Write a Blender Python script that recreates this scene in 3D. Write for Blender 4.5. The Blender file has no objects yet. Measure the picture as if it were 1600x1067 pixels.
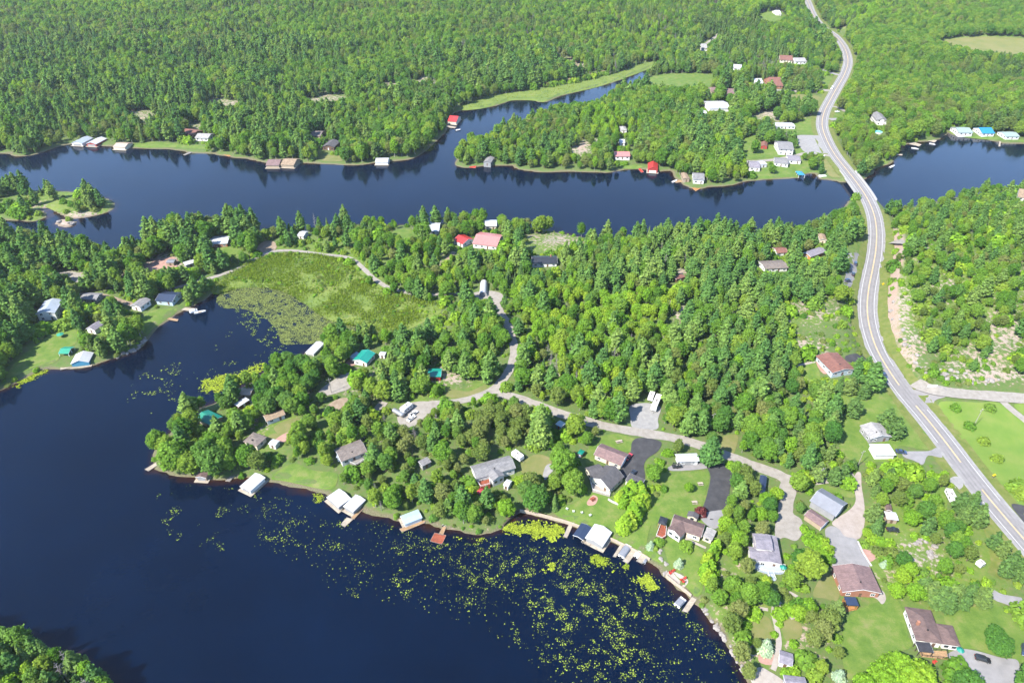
import bpy, bmesh, math, random
import numpy as np
from mathutils import Vector, Matrix
from mathutils.geometry import delaunay_2d_cdt

random.seed(7)
RS = np.random.RandomState(11)
R = math.radians
scene = bpy.context.scene
COL = scene.collection

# ------------------------------------------------------------------ camera
CAM_H, PITCH, LENS = 209.0, R(35.4), 24.0
FPX = LENS / 36.0 * 1600.0          # focal length in pixels of the 1600 px wide plan
cam = bpy.data.cameras.new('camera')
cam.lens, cam.sensor_width, cam.sensor_fit = LENS, 36.0, 'HORIZONTAL'
cam.clip_start, cam.clip_end = 1.0, 30000.0
camo = bpy.data.objects.new('camera', cam)
camo.location = (0, 0, CAM_H)
camo.rotation_euler = (math.pi / 2 - PITCH, 0, 0)
COL.objects.link(camo)
scene.camera = camo

# ------------------------------------------------------------------ sky and sun
SUN_EL, SUN_AZ = R(47), math.atan2(-0.78, -0.62)
world = bpy.data.worlds.new('World')
scene.world = world
world.use_nodes = True
wn = world.node_tree.nodes
wl = world.node_tree.links
for n in list(wn):
    wn.remove(n)
wo = wn.new('ShaderNodeOutputWorld')
wb = wn.new('ShaderNodeBackground')
sk = wn.new('ShaderNodeTexSky')
sk.sky_type = 'NISHITA'
sk.sun_disc = False
sk.sun_elevation = SUN_EL
sk.sun_rotation = SUN_AZ
sk.altitude = 300
sk.air_density, sk.dust_density, sk.ozone_density = 0.9, 0.05, 4.0
wb.inputs['Strength'].default_value = 0.15
wl.new(sk.outputs[0], wb.inputs['Color'])
wl.new(wb.outputs[0], wo.inputs['Surface'])
sun = bpy.data.lights.new('sun', 'SUN')
sun.energy, sun.angle, sun.color = 4.6, R(0.53), (1.0, 0.95, 0.86)
suno = bpy.data.objects.new('sun', sun)
sv = Vector((math.sin(SUN_AZ) * math.cos(SUN_EL), math.cos(SUN_AZ) * math.cos(SUN_EL), math.sin(SUN_EL)))
suno.rotation_euler = sv.to_track_quat('Z', 'Y').to_euler()
suno.location = (-200, -150, 400)
COL.objects.link(suno)
scene.view_settings.view_transform = 'Standard'
scene.view_settings.look = 'None'
scene.view_settings.gamma = 1.0
scene.view_settings.exposure = 1.92

# ------------------------------------------------------------------ plan coordinates
SP, CP = math.sin(PITCH), math.cos(PITCH)
def unp(px, py, z=0.0):
    """Plan reading (1600x1067 aerial survey picture) -> ground point at height z."""
    u, v = (px - 800.0) / FPX, (py - 533.5) / FPX
    t = (CAM_H - z) / (SP + v * CP)
    return u * t, t * (CP - v * SP)
def proj(x, y, z):
    zc = y * CP + (CAM_H - z) * SP
    v = ((CAM_H - z) * CP - y * SP) / zc
    return 800 + FPX * x / zc, 533.5 + FPX * v, zc
def unps(pts, z=0.0):
    return np.array([unp(a, b, z) for a, b in pts])
def catmull(pts, n=5, closed=True):
    P = np.asarray(pts, float)
    m = len(P)
    out = []
    rng = range(m) if closed else range(m - 1)
    for i in rng:
        if closed:
            p0, p1, p2, p3 = P[i - 1], P[i], P[(i + 1) % m], P[(i + 2) % m]
        else:
            p0, p1, p2, p3 = P[max(i - 1, 0)], P[i], P[i + 1], P[min(i + 2, m - 1)]
        for k in range(n):
            t = k / n
            out.append(0.5 * ((2 * p1) + (p2 - p0) * t + (2 * p0 - 5 * p1 + 4 * p2 - p3) * t * t + (3 * p1 - p0 - 3 * p2 + p3) * t ** 3))
    if not closed:
        out.append(P[-1])
    return np.array(out)
def sstep(a, b, x):
    t = np.clip((x - a) / (b - a), 0, 1)
    return t * t * (3 - 2 * t)
def vnoise(x, y, seed=0):
    x = np.asarray(x, float); y = np.asarray(y, float)
    xi, yi = np.floor(x).astype(np.int64), np.floor(y).astype(np.int64)
    fx, fy = x - xi, y - yi
    fx, fy = fx * fx * (3 - 2 * fx), fy * fy * (3 - 2 * fy)
    def h(a, b):
        n = (a * 374761393 + b * 668265263 + seed * 982451653) & 0x7fffffff
        n = ((n ^ (n >> 13)) * 1274126177) & 0x7fffffff
        return ((n ^ (n >> 16)) & 0xffff) / 65535.0
    return (h(xi, yi) * (1 - fx) + h(xi + 1, yi) * fx) * (1 - fy) + (h(xi, yi + 1) * (1 - fx) + h(xi + 1, yi + 1) * fx) * fy
def fbm(x, y, seed=0):
    return 0.55 * vnoise(x, y, seed) + 0.28 * vnoise(x * 2.1, y * 2.1, seed + 1) + 0.17 * vnoise(x * 4.3, y * 4.3, seed + 2)
def inpoly(x, y, P):
    x = np.asarray(x, float); y = np.asarray(y, float)
    r = np.zeros(x.shape, bool)
    n = len(P)
    for i in range(n):
        x0, y0 = P[i]; x1, y1 = P[(i + 1) % n]
        if y0 == y1:
            continue
        c = ((y0 > y) != (y1 > y)) & (x < (x1 - x0) * (y - y0) / (y1 - y0) + x0)
        r ^= c
    return r
def segdist(x, y, P, closed=True):
    """distance to polyline and nearest parameter"""
    best = np.full(x.shape, 1e12)
    arg = np.zeros(x.shape)
    n = len(P)
    for i in range(n if closed else n - 1):
        x0, y0 = P[i]; x1, y1 = P[(i + 1) % n]
        dx, dy = x1 - x0, y1 - y0
        l2 = dx * dx + dy * dy + 1e-9
        t = np.clip(((x - x0) * dx + (y - y0) * dy) / l2, 0, 1)
        d = (x - x0 - t * dx) ** 2 + (y - y0 - t * dy) ** 2
        m = d < best
        best = np.where(m, d, best)
        arg = np.where(m, i + t, arg)
    return np.sqrt(best), arg

# ------------------------------------------------------------------ shorelines (plan readings at water level)
S_NORTH = [(-900, 215), (-500, 232), (-200, 240), (0, 240), (25, 245), (60, 240), (105, 226), (150, 228), (190, 230), (235, 233), (275, 234), (300, 239),
    (335, 241), (360, 245), (390, 249), (415, 254), (440, 257), (480, 255), (520, 257), (560, 258), (590, 254), (612, 252), (640, 249), (662, 238), (680, 222),
    (694, 208), (700, 192), (706, 179), (720, 173), (750, 170), (780, 164), (800, 157), (830, 157), (850, 160), (868, 153), (884, 148), (926, 138), (964, 127), (1002, 112),
    (1033, 101), (1040, 103), (1014, 117), (1005, 130), (982, 140), (962, 153), (940, 165), (905, 174), (868, 181), (835, 192), (805, 204),
    (775, 214), (748, 224), (728, 236), (716, 249), (711, 256), (720, 261), (733, 262), (758, 259), (785, 259), (803, 259), (809, 264), (846, 269), (894, 268),
    (948, 270), (965, 267), (996, 264), (1029, 268), (1050, 267), (1056, 278), (1070, 289), (1088, 296), (1108, 292), (1140, 290), (1162, 284), (1178, 282), (1210, 280), (1245, 278),
    (1258, 272), (1272, 271), (1280, 279), (1294, 281), (1331, 284), (1345, 280), (1362, 272), (1368, 263), (1395, 253), (1401, 234), (1423, 224), (1463, 219), (1481, 208), (1493, 212),
    (1529, 216), (1554, 221), (1572, 224), (1600, 225), (1700, 228), (1900, 235), (2300, 230), (2600, 200), (2700, 40), (2600, -130), (800, -150), (-1000, -130), (-1100, 40)]
S_SOUTH = [(-700, 352), (-300, 360), (-100, 366), (0, 372), (60, 381), (120, 391), (168, 404), (190, 411), (206, 400), (230, 384), (252, 371), (276, 361), (300, 357), (350, 357), (400, 361),
    (440, 361), (480, 361), (520, 354), (545, 351), (566, 356), (600, 354), (650, 351), (700, 350), (750, 350), (800, 356), (840, 358), (880, 366), (930, 374), (980, 375), (1040, 372), (1100, 368),
    (1150, 372), (1200, 373), (1240, 368), (1270, 361), (1298, 350), (1312, 338), (1322, 322), (1336, 311), (1352, 309), (1366, 316), (1378, 328), (1394, 335), (1412, 331), (1435, 324), (1470, 314), (1520, 305),
    (1600, 298), (1700, 294), (1900, 290), (2300, 285), (2600, 600), (2300, 1300), (1300, 1340), (1240, 1180), (1200, 1120), (1180, 1080), (1160, 1045), (1142, 1010), (1128, 985), (1112, 966), (1092, 946), (1082, 934), (1046, 905), (1030, 886), (1004, 868), (960, 846),
    (920, 830), (892, 819), (850, 807), (814, 798), (800, 808), (790, 820), (775, 828), (750, 833), (722, 829), (692, 823), (660, 815), (630, 813), (600, 806), (560, 796), (532, 782), (506, 769), (470, 761), (430, 753), (400, 746), (375, 746),
    (345, 748), (310, 745), (280, 742), (252, 735), (241, 724), (246, 702), (265, 678), (288, 656), (310, 640), (340, 630), (365, 612), (392, 600), (410, 584), (435, 572), (455, 573), (472, 566), (478, 552),
    (498, 541), (530, 534), (570, 527), (612, 520), (604, 513), (560, 503), (520, 493), (490, 473), (462, 455), (432, 446), (400, 443), (360, 446), (338, 455), (322, 466), (300, 478), (283, 486), (262, 500), (244, 513), (230, 530),
    (216, 545), (196, 554), (162, 564), (140, 573), (96, 576), (74, 575), (38, 591), (0, 609), (-60, 630), (-200, 665), (-500, 720), (-800, 640)]
S_ISLE = [(-160, 300), (-80, 288), (0, 292), (40, 298), (80, 299), (130, 302), (168, 312), (178, 321), (168, 331), (142, 338), (114, 341), (92, 333), (80, 326), (62, 327), (72, 338), (50, 346), (0, 343), (-70, 347), (-150, 340)]
S_CORNER = [(-400, 935), (-150, 965), (0, 992), (50, 1008), (100, 1028), (145, 1050), (182, 1078), (225, 1130), (270, 1190), (100, 1300), (-500, 1250)]
S_ROCK = [(88, 347), (104, 343), (118, 348), (112, 354), (96, 354)]
LANDS = [catmull(unps(s), 4) for s in (S_NORTH, S_SOUTH, S_ISLE, S_CORNER, S_ROCK)]

# ------------------------------------------------------------------ highway centre line (plan readings), elevation by station
HWY = [(1200, -130), (1240, -45), (1256, -12), (1263, 4), (1272, 25), (1286, 42), (1305, 56), (1319, 74), (1325, 95), (1320, 115), (1309, 135), (1298, 155), (1288, 175), (1284.5, 195), (1291, 217), (1304, 241), (1321, 263), (1339, 286),
       (1355, 310), (1365.5, 335), (1369.5, 360), (1368.5, 390), (1363.5, 420), (1357.5, 450), (1355, 480), (1358.5, 510), (1370, 545), (1390, 580), (1415, 615), (1445, 650), (1477, 690), (1511, 735), (1551, 785), (1594, 835), (1642, 890), (1720, 980)]
def hwy_z(py):
    return 3.2 + max(0, 200 - py) * 0.03
HW = catmull([list(unp(a, b, hwy_z(b))) + [hwy_z(b)] for a, b in HWY], 8, closed=False)

# ------------------------------------------------------------------ terrain grid
def axis(lo, hi, step, tail):
    a = list(np.arange(lo, hi + 0.1, step))
    return np.array([lo - t for t in tail[::-1]] + a + [hi + t for t in tail])
GX = axis(-1160, 1160, 4.0, [60, 300, 1000, 3000, 8000])
ya = list(np.arange(80, 560, 3.0)); yb = list(np.arange(560, 1520, 6.0))
GY = np.array([-6000, -2000, -500, -100, 0, 40, 60] + ya + yb + [1560, 1700, 2200, 4000, 9000])
XX, YY = np.meshgrid(GX, GY)
SD = np.full(XX.shape, -1e9)
for L in LANDS:
    lo, hi = L.min(0) - 130, L.max(0) + 130
    m = (XX > lo[0]) & (XX < hi[0]) & (YY > lo[1]) & (YY < hi[1])
    xx, yy = XX[m], YY[m]
    d, _ = segdist(xx, yy, L)
    d = np.where(inpoly(xx, yy, L), d, -d)
    SD[m] = np.maximum(SD[m], d)
far = SD < -1e8
SD[far] = np.where((YY[far] > 1480) | (np.abs(XX[far]) > 1400), 200, -60)
DH, TH = segdist(XX, YY, HW[:, :2], closed=False)
ZH = np.interp(TH, np.arange(len(HW)), HW[:, 2])
def bump(px, py, rx, ry, h):
    x, y = unp(px, py)
    return h * np.exp(-((XX - x) / rx) ** 2 - ((YY - y) / ry) ** 2)
hills = bump(1010, 470, 90, 70, 5) + bump(1180, 470, 60, 60, 4) + bump(870, 375, 40, 22, 2.5) + bump(1500, 450, 75, 95, 9) + bump(1580, 380, 60, 60, 5) + bump(640, 730, 35, 20, 2)
hills = hills + bump(870, 225, 90, 50, 4) + sstep(620, 1400, YY) * 26 * (0.5 + fbm(XX / 260, YY / 260, 3)) * sstep(0, 180, SD)
hills = hills + (fbm(XX / 55, YY / 55, 9) - 0.45) * 3.0
inl = sstep(2, 45, SD)
TZ = np.where(SD > 0, 0.25 + 1.0 * sstep(0, 2.2, SD) + 0.8 * sstep(4, 30, SD) + hills * inl, np.maximum(-2.6, SD * 0.22))
# rock cut east of the highway
cutx = sstep(7.0, 10.5, DH) * 3.6 * np.exp(-((YY - unp(1395, 500)[1]) / 75) ** 4) * (XX > np.interp(YY, HW[::-1, 1], HW[::-1, 0]))
TZ = TZ + np.where(SD > 6, cutx, 0)
k = sstep(6.5, 15 + 55 * sstep(560, 900, YY), DH)
TZ = np.where(SD > -1.0, (ZH - 0.25) * (1 - k) + TZ * k, TZ)
# bare wet marsh is low
def terr(x, y):
    i = int(np.clip(np.searchsorted(GX, x) - 1, 0, len(GX) - 2)); j = int(np.clip(np.searchsorted(GY, y) - 1, 0, len(GY) - 2))
    a = (x - GX[i]) / (GX[i + 1] - GX[i]); b = (y - GY[j]) / (GY[j + 1] - GY[j])
    return float((TZ[j, i] * (1 - a) + TZ[j, i + 1] * a) * (1 - b) + (TZ[j + 1, i] * (1 - a) + TZ[j + 1, i + 1] * a) * b)
def sample(F, x, y):
    x = np.asarray(x, float); y = np.asarray(y, float)
    i = np.clip(np.searchsorted(GX, x) - 1, 0, len(GX) - 2); j = np.clip(np.searchsorted(GY, y) - 1, 0, len(GY) - 2)
    a = (x - GX[i]) / (GX[i + 1] - GX[i]); b = (y - GY[j]) / (GY[j + 1] - GY[j])
    return (F[j, i] * (1 - a) + F[j, i + 1] * a) * (1 - b) + (F[j + 1, i] * (1 - a) + F[j + 1, i + 1] * a) * b
def onland(px, py, h=0.0):
    """ground point under a plan reading taken at height h above the ground"""
    z = 2.0
    for _ in range(5):
        x, y = unp(px, py, max(z, 0) + h)
        z = terr(x, y)
    return x, y, max(z, 0.0)

# ------------------------------------------------------------------ materials
MATS = {}
def newmat(name):
    m = bpy.data.materials.new(name)
    m.use_nodes = True
    nt = m.node_tree
    for n in list(nt.nodes):
        nt.nodes.remove(n)
    o = nt.nodes.new('ShaderNodeOutputMaterial')
    MATS[name] = m
    return m, nt, o
def N(nt, t, **kw):
    n = nt.nodes.new(t)
    for k_, v_ in kw.items():
        setattr(n, k_, v_)
    return n
def ramp(nt, fac, stops, interp='LINEAR'):
    r = N(nt, 'ShaderNodeValToRGB')
    r.color_ramp.interpolation = interp
    e = r.color_ramp.elements
    while len(e) < len(stops):
        e.new(0.5)
    for q, (p, c) in zip(e, stops):
        q.position = p
        q.color = (c[0], c[1], c[2], 1)
    nt.links.new(fac, r.inputs['Fac'])
    return r.outputs['Color']
def noise(nt, scale, detail=4, rough=0.55, coord='Object', vec=None, w=None):
    n = N(nt, 'ShaderNodeTexNoise')
    n.inputs['Scale'].default_value = scale
    n.inputs['Detail'].default_value = detail
    n.inputs['Roughness'].default_value = rough
    if vec is None:
        g = N(nt, 'ShaderNodeNewGeometry') if coord == 'World' else N(nt, 'ShaderNodeTexCoord')
        vec = g.outputs['Position'] if coord == 'World' else g.outputs[coord]
    nt.links.new(vec, n.inputs['Vector'])
    return n.outputs['Fac']
def mixc(nt, f, a, b, mode='MIX'):
    m = N(nt, 'ShaderNodeMix', data_type='RGBA', blend_type=mode)
    for s, v in ((m.inputs[0], f), (m.inputs[6], a), (m.inputs[7], b)):
        if hasattr(v, 'is_linked'):
            nt.links.new(v, s)
        elif isinstance(v, (int, float)):
            s.default_value = v
        else:
            s.default_value = (v[0], v[1], v[2], 1)
    return m.outputs[2]
def math_(nt, op, a, b=0.0, clamp=False):
    m = N(nt, 'ShaderNodeMath', operation=op)
    m.use_clamp = clamp
    for s, v in ((m.inputs[0], a), (m.inputs[1], b)):
        if hasattr(v, 'is_linked'):
            nt.links.new(v, s)
        else:
            s.default_value = v
    return m.outputs[0]
def maprange(nt, v, a, b, c=0.0, d=1.0):
    m = N(nt, 'ShaderNodeMapRange')
    nt.links.new(v, m.inputs[0])
    for i_, q in enumerate((a, b, c, d)):
        m.inputs[i_ + 1].default_value = q
    return m.outputs[0]
def pbsdf(nt, out, col, rough=0.8, metal=0.0, spec=0.4, bumpv=None, bs=0.3, bd=0.05):
    b = N(nt, 'ShaderNodeBsdfPrincipled')
    if hasattr(col, 'is_linked'):
        nt.links.new(col, b.inputs['Base Color'])
    else:
        b.inputs['Base Color'].default_value = (col[0], col[1], col[2], 1)
    b.inputs['Roughness'].default_value = rough
    b.inputs['Metallic'].default_value = metal
    b.inputs['Specular IOR Level'].default_value = spec
    if bumpv is not None:
        bm_ = N(nt, 'ShaderNodeBump')
        bm_.inputs['Strength'].default_value = bs
        bm_.inputs['Distance'].default_value = bd
        nt.links.new(bumpv, bm_.inputs['Height'])
        nt.links.new(bm_.outputs[0], b.inputs['Normal'])
    nt.links.new(b.outputs[0], out.inputs['Surface'])
    return b
def plain(name, c, rough=0.7, var=0.15, scale=1.5, metal=0.0, spec=0.4):
    c = np.array(c) * (0.62 if min(c) > .6 else 0.55)
    m, nt, o = newmat(name)
    f = noise(nt, scale, 5, 0.6)
    c = np.array(c)
    col = ramp(nt, f, [(0.25, c * (1 - var * 1.6)), (0.5, c), (0.75, np.minimum(c * (1 + var), 0.95))])
    pbsdf(nt, o, col, rough, metal, spec, bumpv=noise(nt, scale * 14, 3), bs=0.15, bd=0.02)
    return m
def shingle(name, c, var=0.14):
    c = np.array(c) * 0.52
    m, nt, o = newmat(name)
    tc = N(nt, 'ShaderNodeTexCoord')
    br = N(nt, 'ShaderNodeTexBrick')
    br.inputs['Scale'].default_value = 1.0
    br.inputs['Brick Width'].default_value = 0.9
    br.inputs['Row Height'].default_value = 0.35
    br.inputs['Mortar Size'].default_value = 0.02
    c = np.array(c)
    br.inputs['Color1'].default_value = (*(c * (1 + var)), 1)
    br.inputs['Color2'].default_value = (*(c * (1 - var)), 1)
    br.inputs['Mortar'].default_value = (*(c * 0.6), 1)
    nt.links.new(tc.outputs['Object'], br.inputs['Vector'])
    f = noise(nt, 0.55, 6, 0.7)
    col = mixc(nt, 1.0, br.outputs['Color'], ramp(nt, f, [(0.28, (0.66, 0.66, 0.68)), (0.5, (0.98, 0.97, 0.96)), (0.72, (1.2, 1.17, 1.12))]), 'MULTIPLY')
    pbsdf(nt, o, col, 0.9, 0, 0.25, bumpv=br.outputs['Fac'], bs=0.4, bd=0.03)
    return m
def metalroof(name, c, rough=0.45, freq=2.2):
    c = np.array(c) * (0.42 if min(c) > .45 else 0.6)
    m, nt, o = newmat(name)
    tc = N(nt, 'ShaderNodeTexCoord')
    w = N(nt, 'ShaderNodeTexWave', wave_type='BANDS', bands_direction='X')
    w.inputs['Scale'].default_value = freq
    w.inputs['Distortion'].default_value = 0
    nt.links.new(tc.outputs['Object'], w.inputs['Vector'])
    c = np.array(c)
    f = noise(nt, 0.6, 5, 0.65)
    col = ramp(nt, f, [(0.2, c * 0.78), (0.55, c), (0.8, np.minimum(c * 1.08, 0.95))])
    pbsdf(nt, o, col, rough, 0.0, 0.5, bumpv=w.outputs['Fac'], bs=0.35, bd=0.05)
    return m
def siding(name, c):
    c = np.array(c) * (0.62 if min(c) > .4 else 0.55)
    m, nt, o = newmat(name)
    tc = N(nt, 'ShaderNodeTexCoord')
    w = N(nt, 'ShaderNodeTexWave', wave_type='BANDS', bands_direction='Z', wave_profile='SAW')
    w.inputs['Scale'].default_value = 1.4
    w.inputs['Distortion'].default_value = 0
    nt.links.new(tc.outputs['Object'], w.inputs['Vector'])
    c = np.array(c)
    f = noise(nt, 0.7, 5, 0.6)
    col = ramp(nt, f, [(0.25, c * 0.8), (0.6, c), (0.85, np.minimum(c * 1.06, 0.9))])
    pbsdf(nt, o, col, 0.7, 0, 0.3, bumpv=w.outputs['Fac'], bs=0.35, bd=0.04)
    return m
def planks(name, c):
    m, nt, o = newmat(name)
    c = np.array(c) * 0.55
    tc = N(nt, 'ShaderNodeTexCoord')
    br = N(nt, 'ShaderNodeTexBrick')
    br.inputs['Brick Width'].default_value = 3.2; br.inputs['Row Height'].default_value = 0.3; br.inputs['Mortar Size'].default_value = 0.03; br.inputs['Scale'].default_value = 1.0
    br.inputs['Color1'].default_value = (*(c * 1.15), 1); br.inputs['Color2'].default_value = (*(c * .82), 1); br.inputs['Mortar'].default_value = (*(c * .35), 1)
    nt.links.new(tc.outputs['Object'], br.inputs['Vector'])
    col = mixc(nt, 1.0, br.outputs['Color'], ramp(nt, noise(nt, 0.8, 5, .65), [(0.25, (.7, .7, .7)), (.75, (1.12, 1.1, 1.08))]), 'MULTIPLY')
    pbsdf(nt, o, col, .9, 0, .2, bumpv=br.outputs['Fac'], bs=.4, bd=.03)
for nm, c in dict(roof_brown=(0.17, 0.115, 0.105), roof_mauve=(0.235, 0.155, 0.15), roof_taupe=(0.22, 0.185, 0.165), roof_grey=(0.25, 0.245, 0.25), roof_dark=(0.05, 0.05, 0.06), roof_lav=(0.27, 0.25, 0.29),
                  roof_rust=(0.25, 0.115, 0.09), roof_pale=(0.38, 0.37, 0.36), roof_slate=(0.115, 0.11, 0.115), roof_tan=(0.34, 0.25, 0.17)).items():
    shingle(nm, c)
for nm, c in dict(metal_white=(0.72, 0.73, 0.75), metal_pale=(0.50, 0.56, 0.64), metal_grey=(0.21, 0.215, 0.235), metal_teal=(0.0, 0.20, 0.13), metal_teal2=(0.01, 0.25, 0.19), metal_red=(0.46, 0.035, 0.03), metal_pink=(0.50, 0.19, 0.17),
                  metal_black=(0.022, 0.024, 0.03), metal_navy=(0.025, 0.04, 0.08), metal_blue=(0.02, 0.22, 0.42), metal_ltblue=(0.50, 0.66, 0.74), metal_tan=(0.45, 0.34, 0.27), metal_green=(0.28, 0.36, 0.33)).items():
    metalroof(nm, c)
for nm, c in dict(wall_white=(0.74, 0.73, 0.70), wall_cream=(0.66, 0.60, 0.46), wall_grey=(0.33, 0.33, 0.33), wall_tan=(0.42, 0.33, 0.23), wall_brown=(0.17, 0.10, 0.065), wall_blue=(0.06, 0.26, 0.40), wall_red=(0.40, 0.05, 0.04),
                  wall_brick=(0.42, 0.19, 0.12), wall_orange=(0.52, 0.24, 0.07), wall_green=(0.16, 0.2, 0.14), wall_ltblue=(0.45, 0.55, 0.62)).items():
    siding(nm, c)
plain('trim_white', (0.76, 0.76, 0.74), 0.5)
plain('frame_black', (0.03, 0.03, 0.03), 0.5)
planks('wood_pale', (0.50, 0.43, 0.34))
planks('wood_tan', (0.45, 0.29, 0.16))
planks('wood_red', (0.36, 0.10, 0.055))
planks('wood_grey', (0.30, 0.28, 0.26))
planks('wood_orange', (0.50, 0.24, 0.08))
plain('wood_dark', (0.06, 0.045, 0.035), 0.85, 0.2)
plain('comp_blue', (0.36, 0.42, 0.50), 0.8, 0.1)
plain('concrete', (0.50, 0.48, 0.45), 0.9, 0.12)
plain('stone_tan', (0.46, 0.37, 0.28), 0.95, 0.25, 0.8)
plain('stone_grey', (0.36, 0.34, 0.32), 0.95, 0.3, 0.8)
plain('boulder', (0.30, 0.27, 0.245), 0.95, 0.35, 0.7)
plain('rubber', (0.02, 0.02, 0.02), 0.8)
plain('steel', (0.45, 0.46, 0.47), 0.35, 0.05, metal=0.6)
plain('canvas_grey', (0.22, 0.23, 0.26), 0.8)
plain('canvas_blue', (0.03, 0.24, 0.42), 0.75)
plain('canvas_green', (0.01, 0.26, 0.16), 0.75)
plain('canvas_red', (0.5, 0.04, 0.05), 0.75)
plain('canvas_dark', (0.03, 0.033, 0.045), 0.7)
plain('hull_white', (0.75, 0.75, 0.74), 0.3, 0.05)
plain('plastic_red', (0.5, 0.05, 0.03), 0.5, 0.1)
plain('sign_yellow', (0.75, 0.55, 0.02), 0.5, 0.08)
plain('bark', (0.12, 0.09, 0.07), 0.95, 0.3, 2.0)
plain('bark_pale', (0.36, 0.33, 0.30), 0.95, 0.3, 2.0)
plain('twig_grey', (0.26, 0.235, 0.22), 0.95, 0.25, 2.0)
plain('pole_wood', (0.30, 0.27, 0.23), 0.9)
def paintmat(name, c):
    m, nt, o = newmat(name)
    b = pbsdf(nt, o, c, 0.3, 0.0, 0.5)
    b.inputs['Coat Weight'].default_value = 0.6
    b.inputs['Coat Roughness'].default_value = 0.08
for nm, c in dict(car_black=(0.012, 0.013, 0.016), car_navy=(0.02, 0.035, 0.075), car_white=(0.75, 0.75, 0.75), car_grey=(0.15, 0.16, 0.17), car_red=(0.3, 0.02, 0.02)).items():
    paintmat(nm, c)
m, nt, o = newmat('glass')
pbsdf(nt, o, (0.02, 0.026, 0.032), 0.06, 0, 0.6)
m, nt, o = newmat('pool_water')
pbsdf(nt, o, (0.12, 0.45, 0.55), 0.08, 0, 0.5)

LEAFGAIN = np.array([1.44, 1.36, 0.92])
def leafmat(name, stops, trans=0.32, leafvar=0.35):
    stops = [(p_, np.array(c_) * LEAFGAIN) for p_, c_ in stops]
    trans = min(.5, trans + .1)
    m, nt, o = newmat(name)
    oi = N(nt, 'ShaderNodeObjectInfo')
    ge = N(nt, 'ShaderNodeNewGeometry')
    col = ramp(nt, oi.outputs['Random'], stops)
    var = ramp(nt, ge.outputs['Random Per Island'], [(0.0, (1 - leafvar,) * 3), (0.6, (1.0, 1.0, 1.0)), (1.0, (1 + leafvar * 1.2, 1 + leafvar * 1.1, 1 + leafvar * 0.4))])
    col = mixc(nt, 1.0, col, var, 'MULTIPLY')
    d = N(nt, 'ShaderNodeBsdfDiffuse'); t = N(nt, 'ShaderNodeBsdfTranslucent')
    nt.links.new(col, d.inputs[0])
    tcol = mixc(nt, 1.0, col, (1.25, 1.35, 0.6), 'MULTIPLY')
    nt.links.new(tcol, t.inputs[0])
    mx = N(nt, 'ShaderNodeMixShader')
    mx.inputs[0].default_value = trans
    nt.links.new(d.outputs[0], mx.inputs[1]); nt.links.new(t.outputs[0], mx.inputs[2])
    nt.links.new(mx.outputs[0], o.inputs['Surface'])
leafmat('leaf_green', [(0.0, (0.042, 0.105, 0.022)), (0.3, (0.068, 0.142, 0.028)), (0.55, (0.088, 0.160, 0.036)), (0.8, (0.115, 0.172, 0.036)), (1.0, (0.055, 0.122, 0.036))], 0.34, 0.3)
leafmat('leaf_lime', [(0.0, (0.085, 0.175, 0.026)), (0.5, (0.11, 0.205, 0.03)), (1.0, (0.145, 0.215, 0.034))], 0.36)
leafmat('leaf_dark', [(0.0, (0.032, 0.088, 0.026)), (0.5, (0.046, 0.108, 0.030)), (1.0, (0.06, 0.118, 0.038))], 0.3, 0.3)
leafmat('leaf_olive', [(0.0, (0.066, 0.106, 0.036)), (0.5, (0.09, 0.13, 0.046)), (1.0, (0.115, 0.138, 0.068))], 0.34, 0.3)
leafmat('needle', [(0.0, (0.046, 0.108, 0.044)), (0.4, (0.064, 0.132, 0.048)), (0.7, (0.082, 0.150, 0.052)), (1.0, (0.105, 0.162, 0.06))], 0.26, 0.35)
leafmat('needle_dark', [(0.0, (0.042, 0.088, 0.038)), (0.5, (0.056, 0.104, 0.042)), (1.0, (0.078, 0.12, 0.05))], 0.2, 0.35)
leafmat('needle_blue', [(0.0, (0.13, 0.19, 0.19)), (1.0, (0.16, 0.22, 0.20))], 0.1)
leafmat('leaf_purple', [(0.0, (0.05, 0.015, 0.025)), (1.0, (0.07, 0.02, 0.03))], 0.2)
leafmat('leaf_yellow', [(0.0, (0.15, 0.2, 0.02)), (0.5, (0.18, 0.22, 0.025)), (1.0, (0.13, 0.19, 0.025))], 0.3)
leafmat('lily_leaf', [(0.0, (0.085, 0.125, 0.026)), (1.0, (0.11, 0.145, 0.04))], 0.1, 0.75)
leafmat('lily_mat', [(0.0, (0.055, 0.075, 0.036)), (1.0, (0.075, 0.095, 0.048))], 0.1, 0.6)
leafmat('sedge', [(0.0, (0.075, 0.12, 0.022)), (0.5, (0.095, 0.14, 0.025)), (1.0, (0.12, 0.155, 0.034))], 0.25, 0.22)
leafmat('weed', [(0.0, (0.095, 0.135, 0.02)), (1.0, (0.12, 0.16, 0.026))], 0.15, 0.6)

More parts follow.
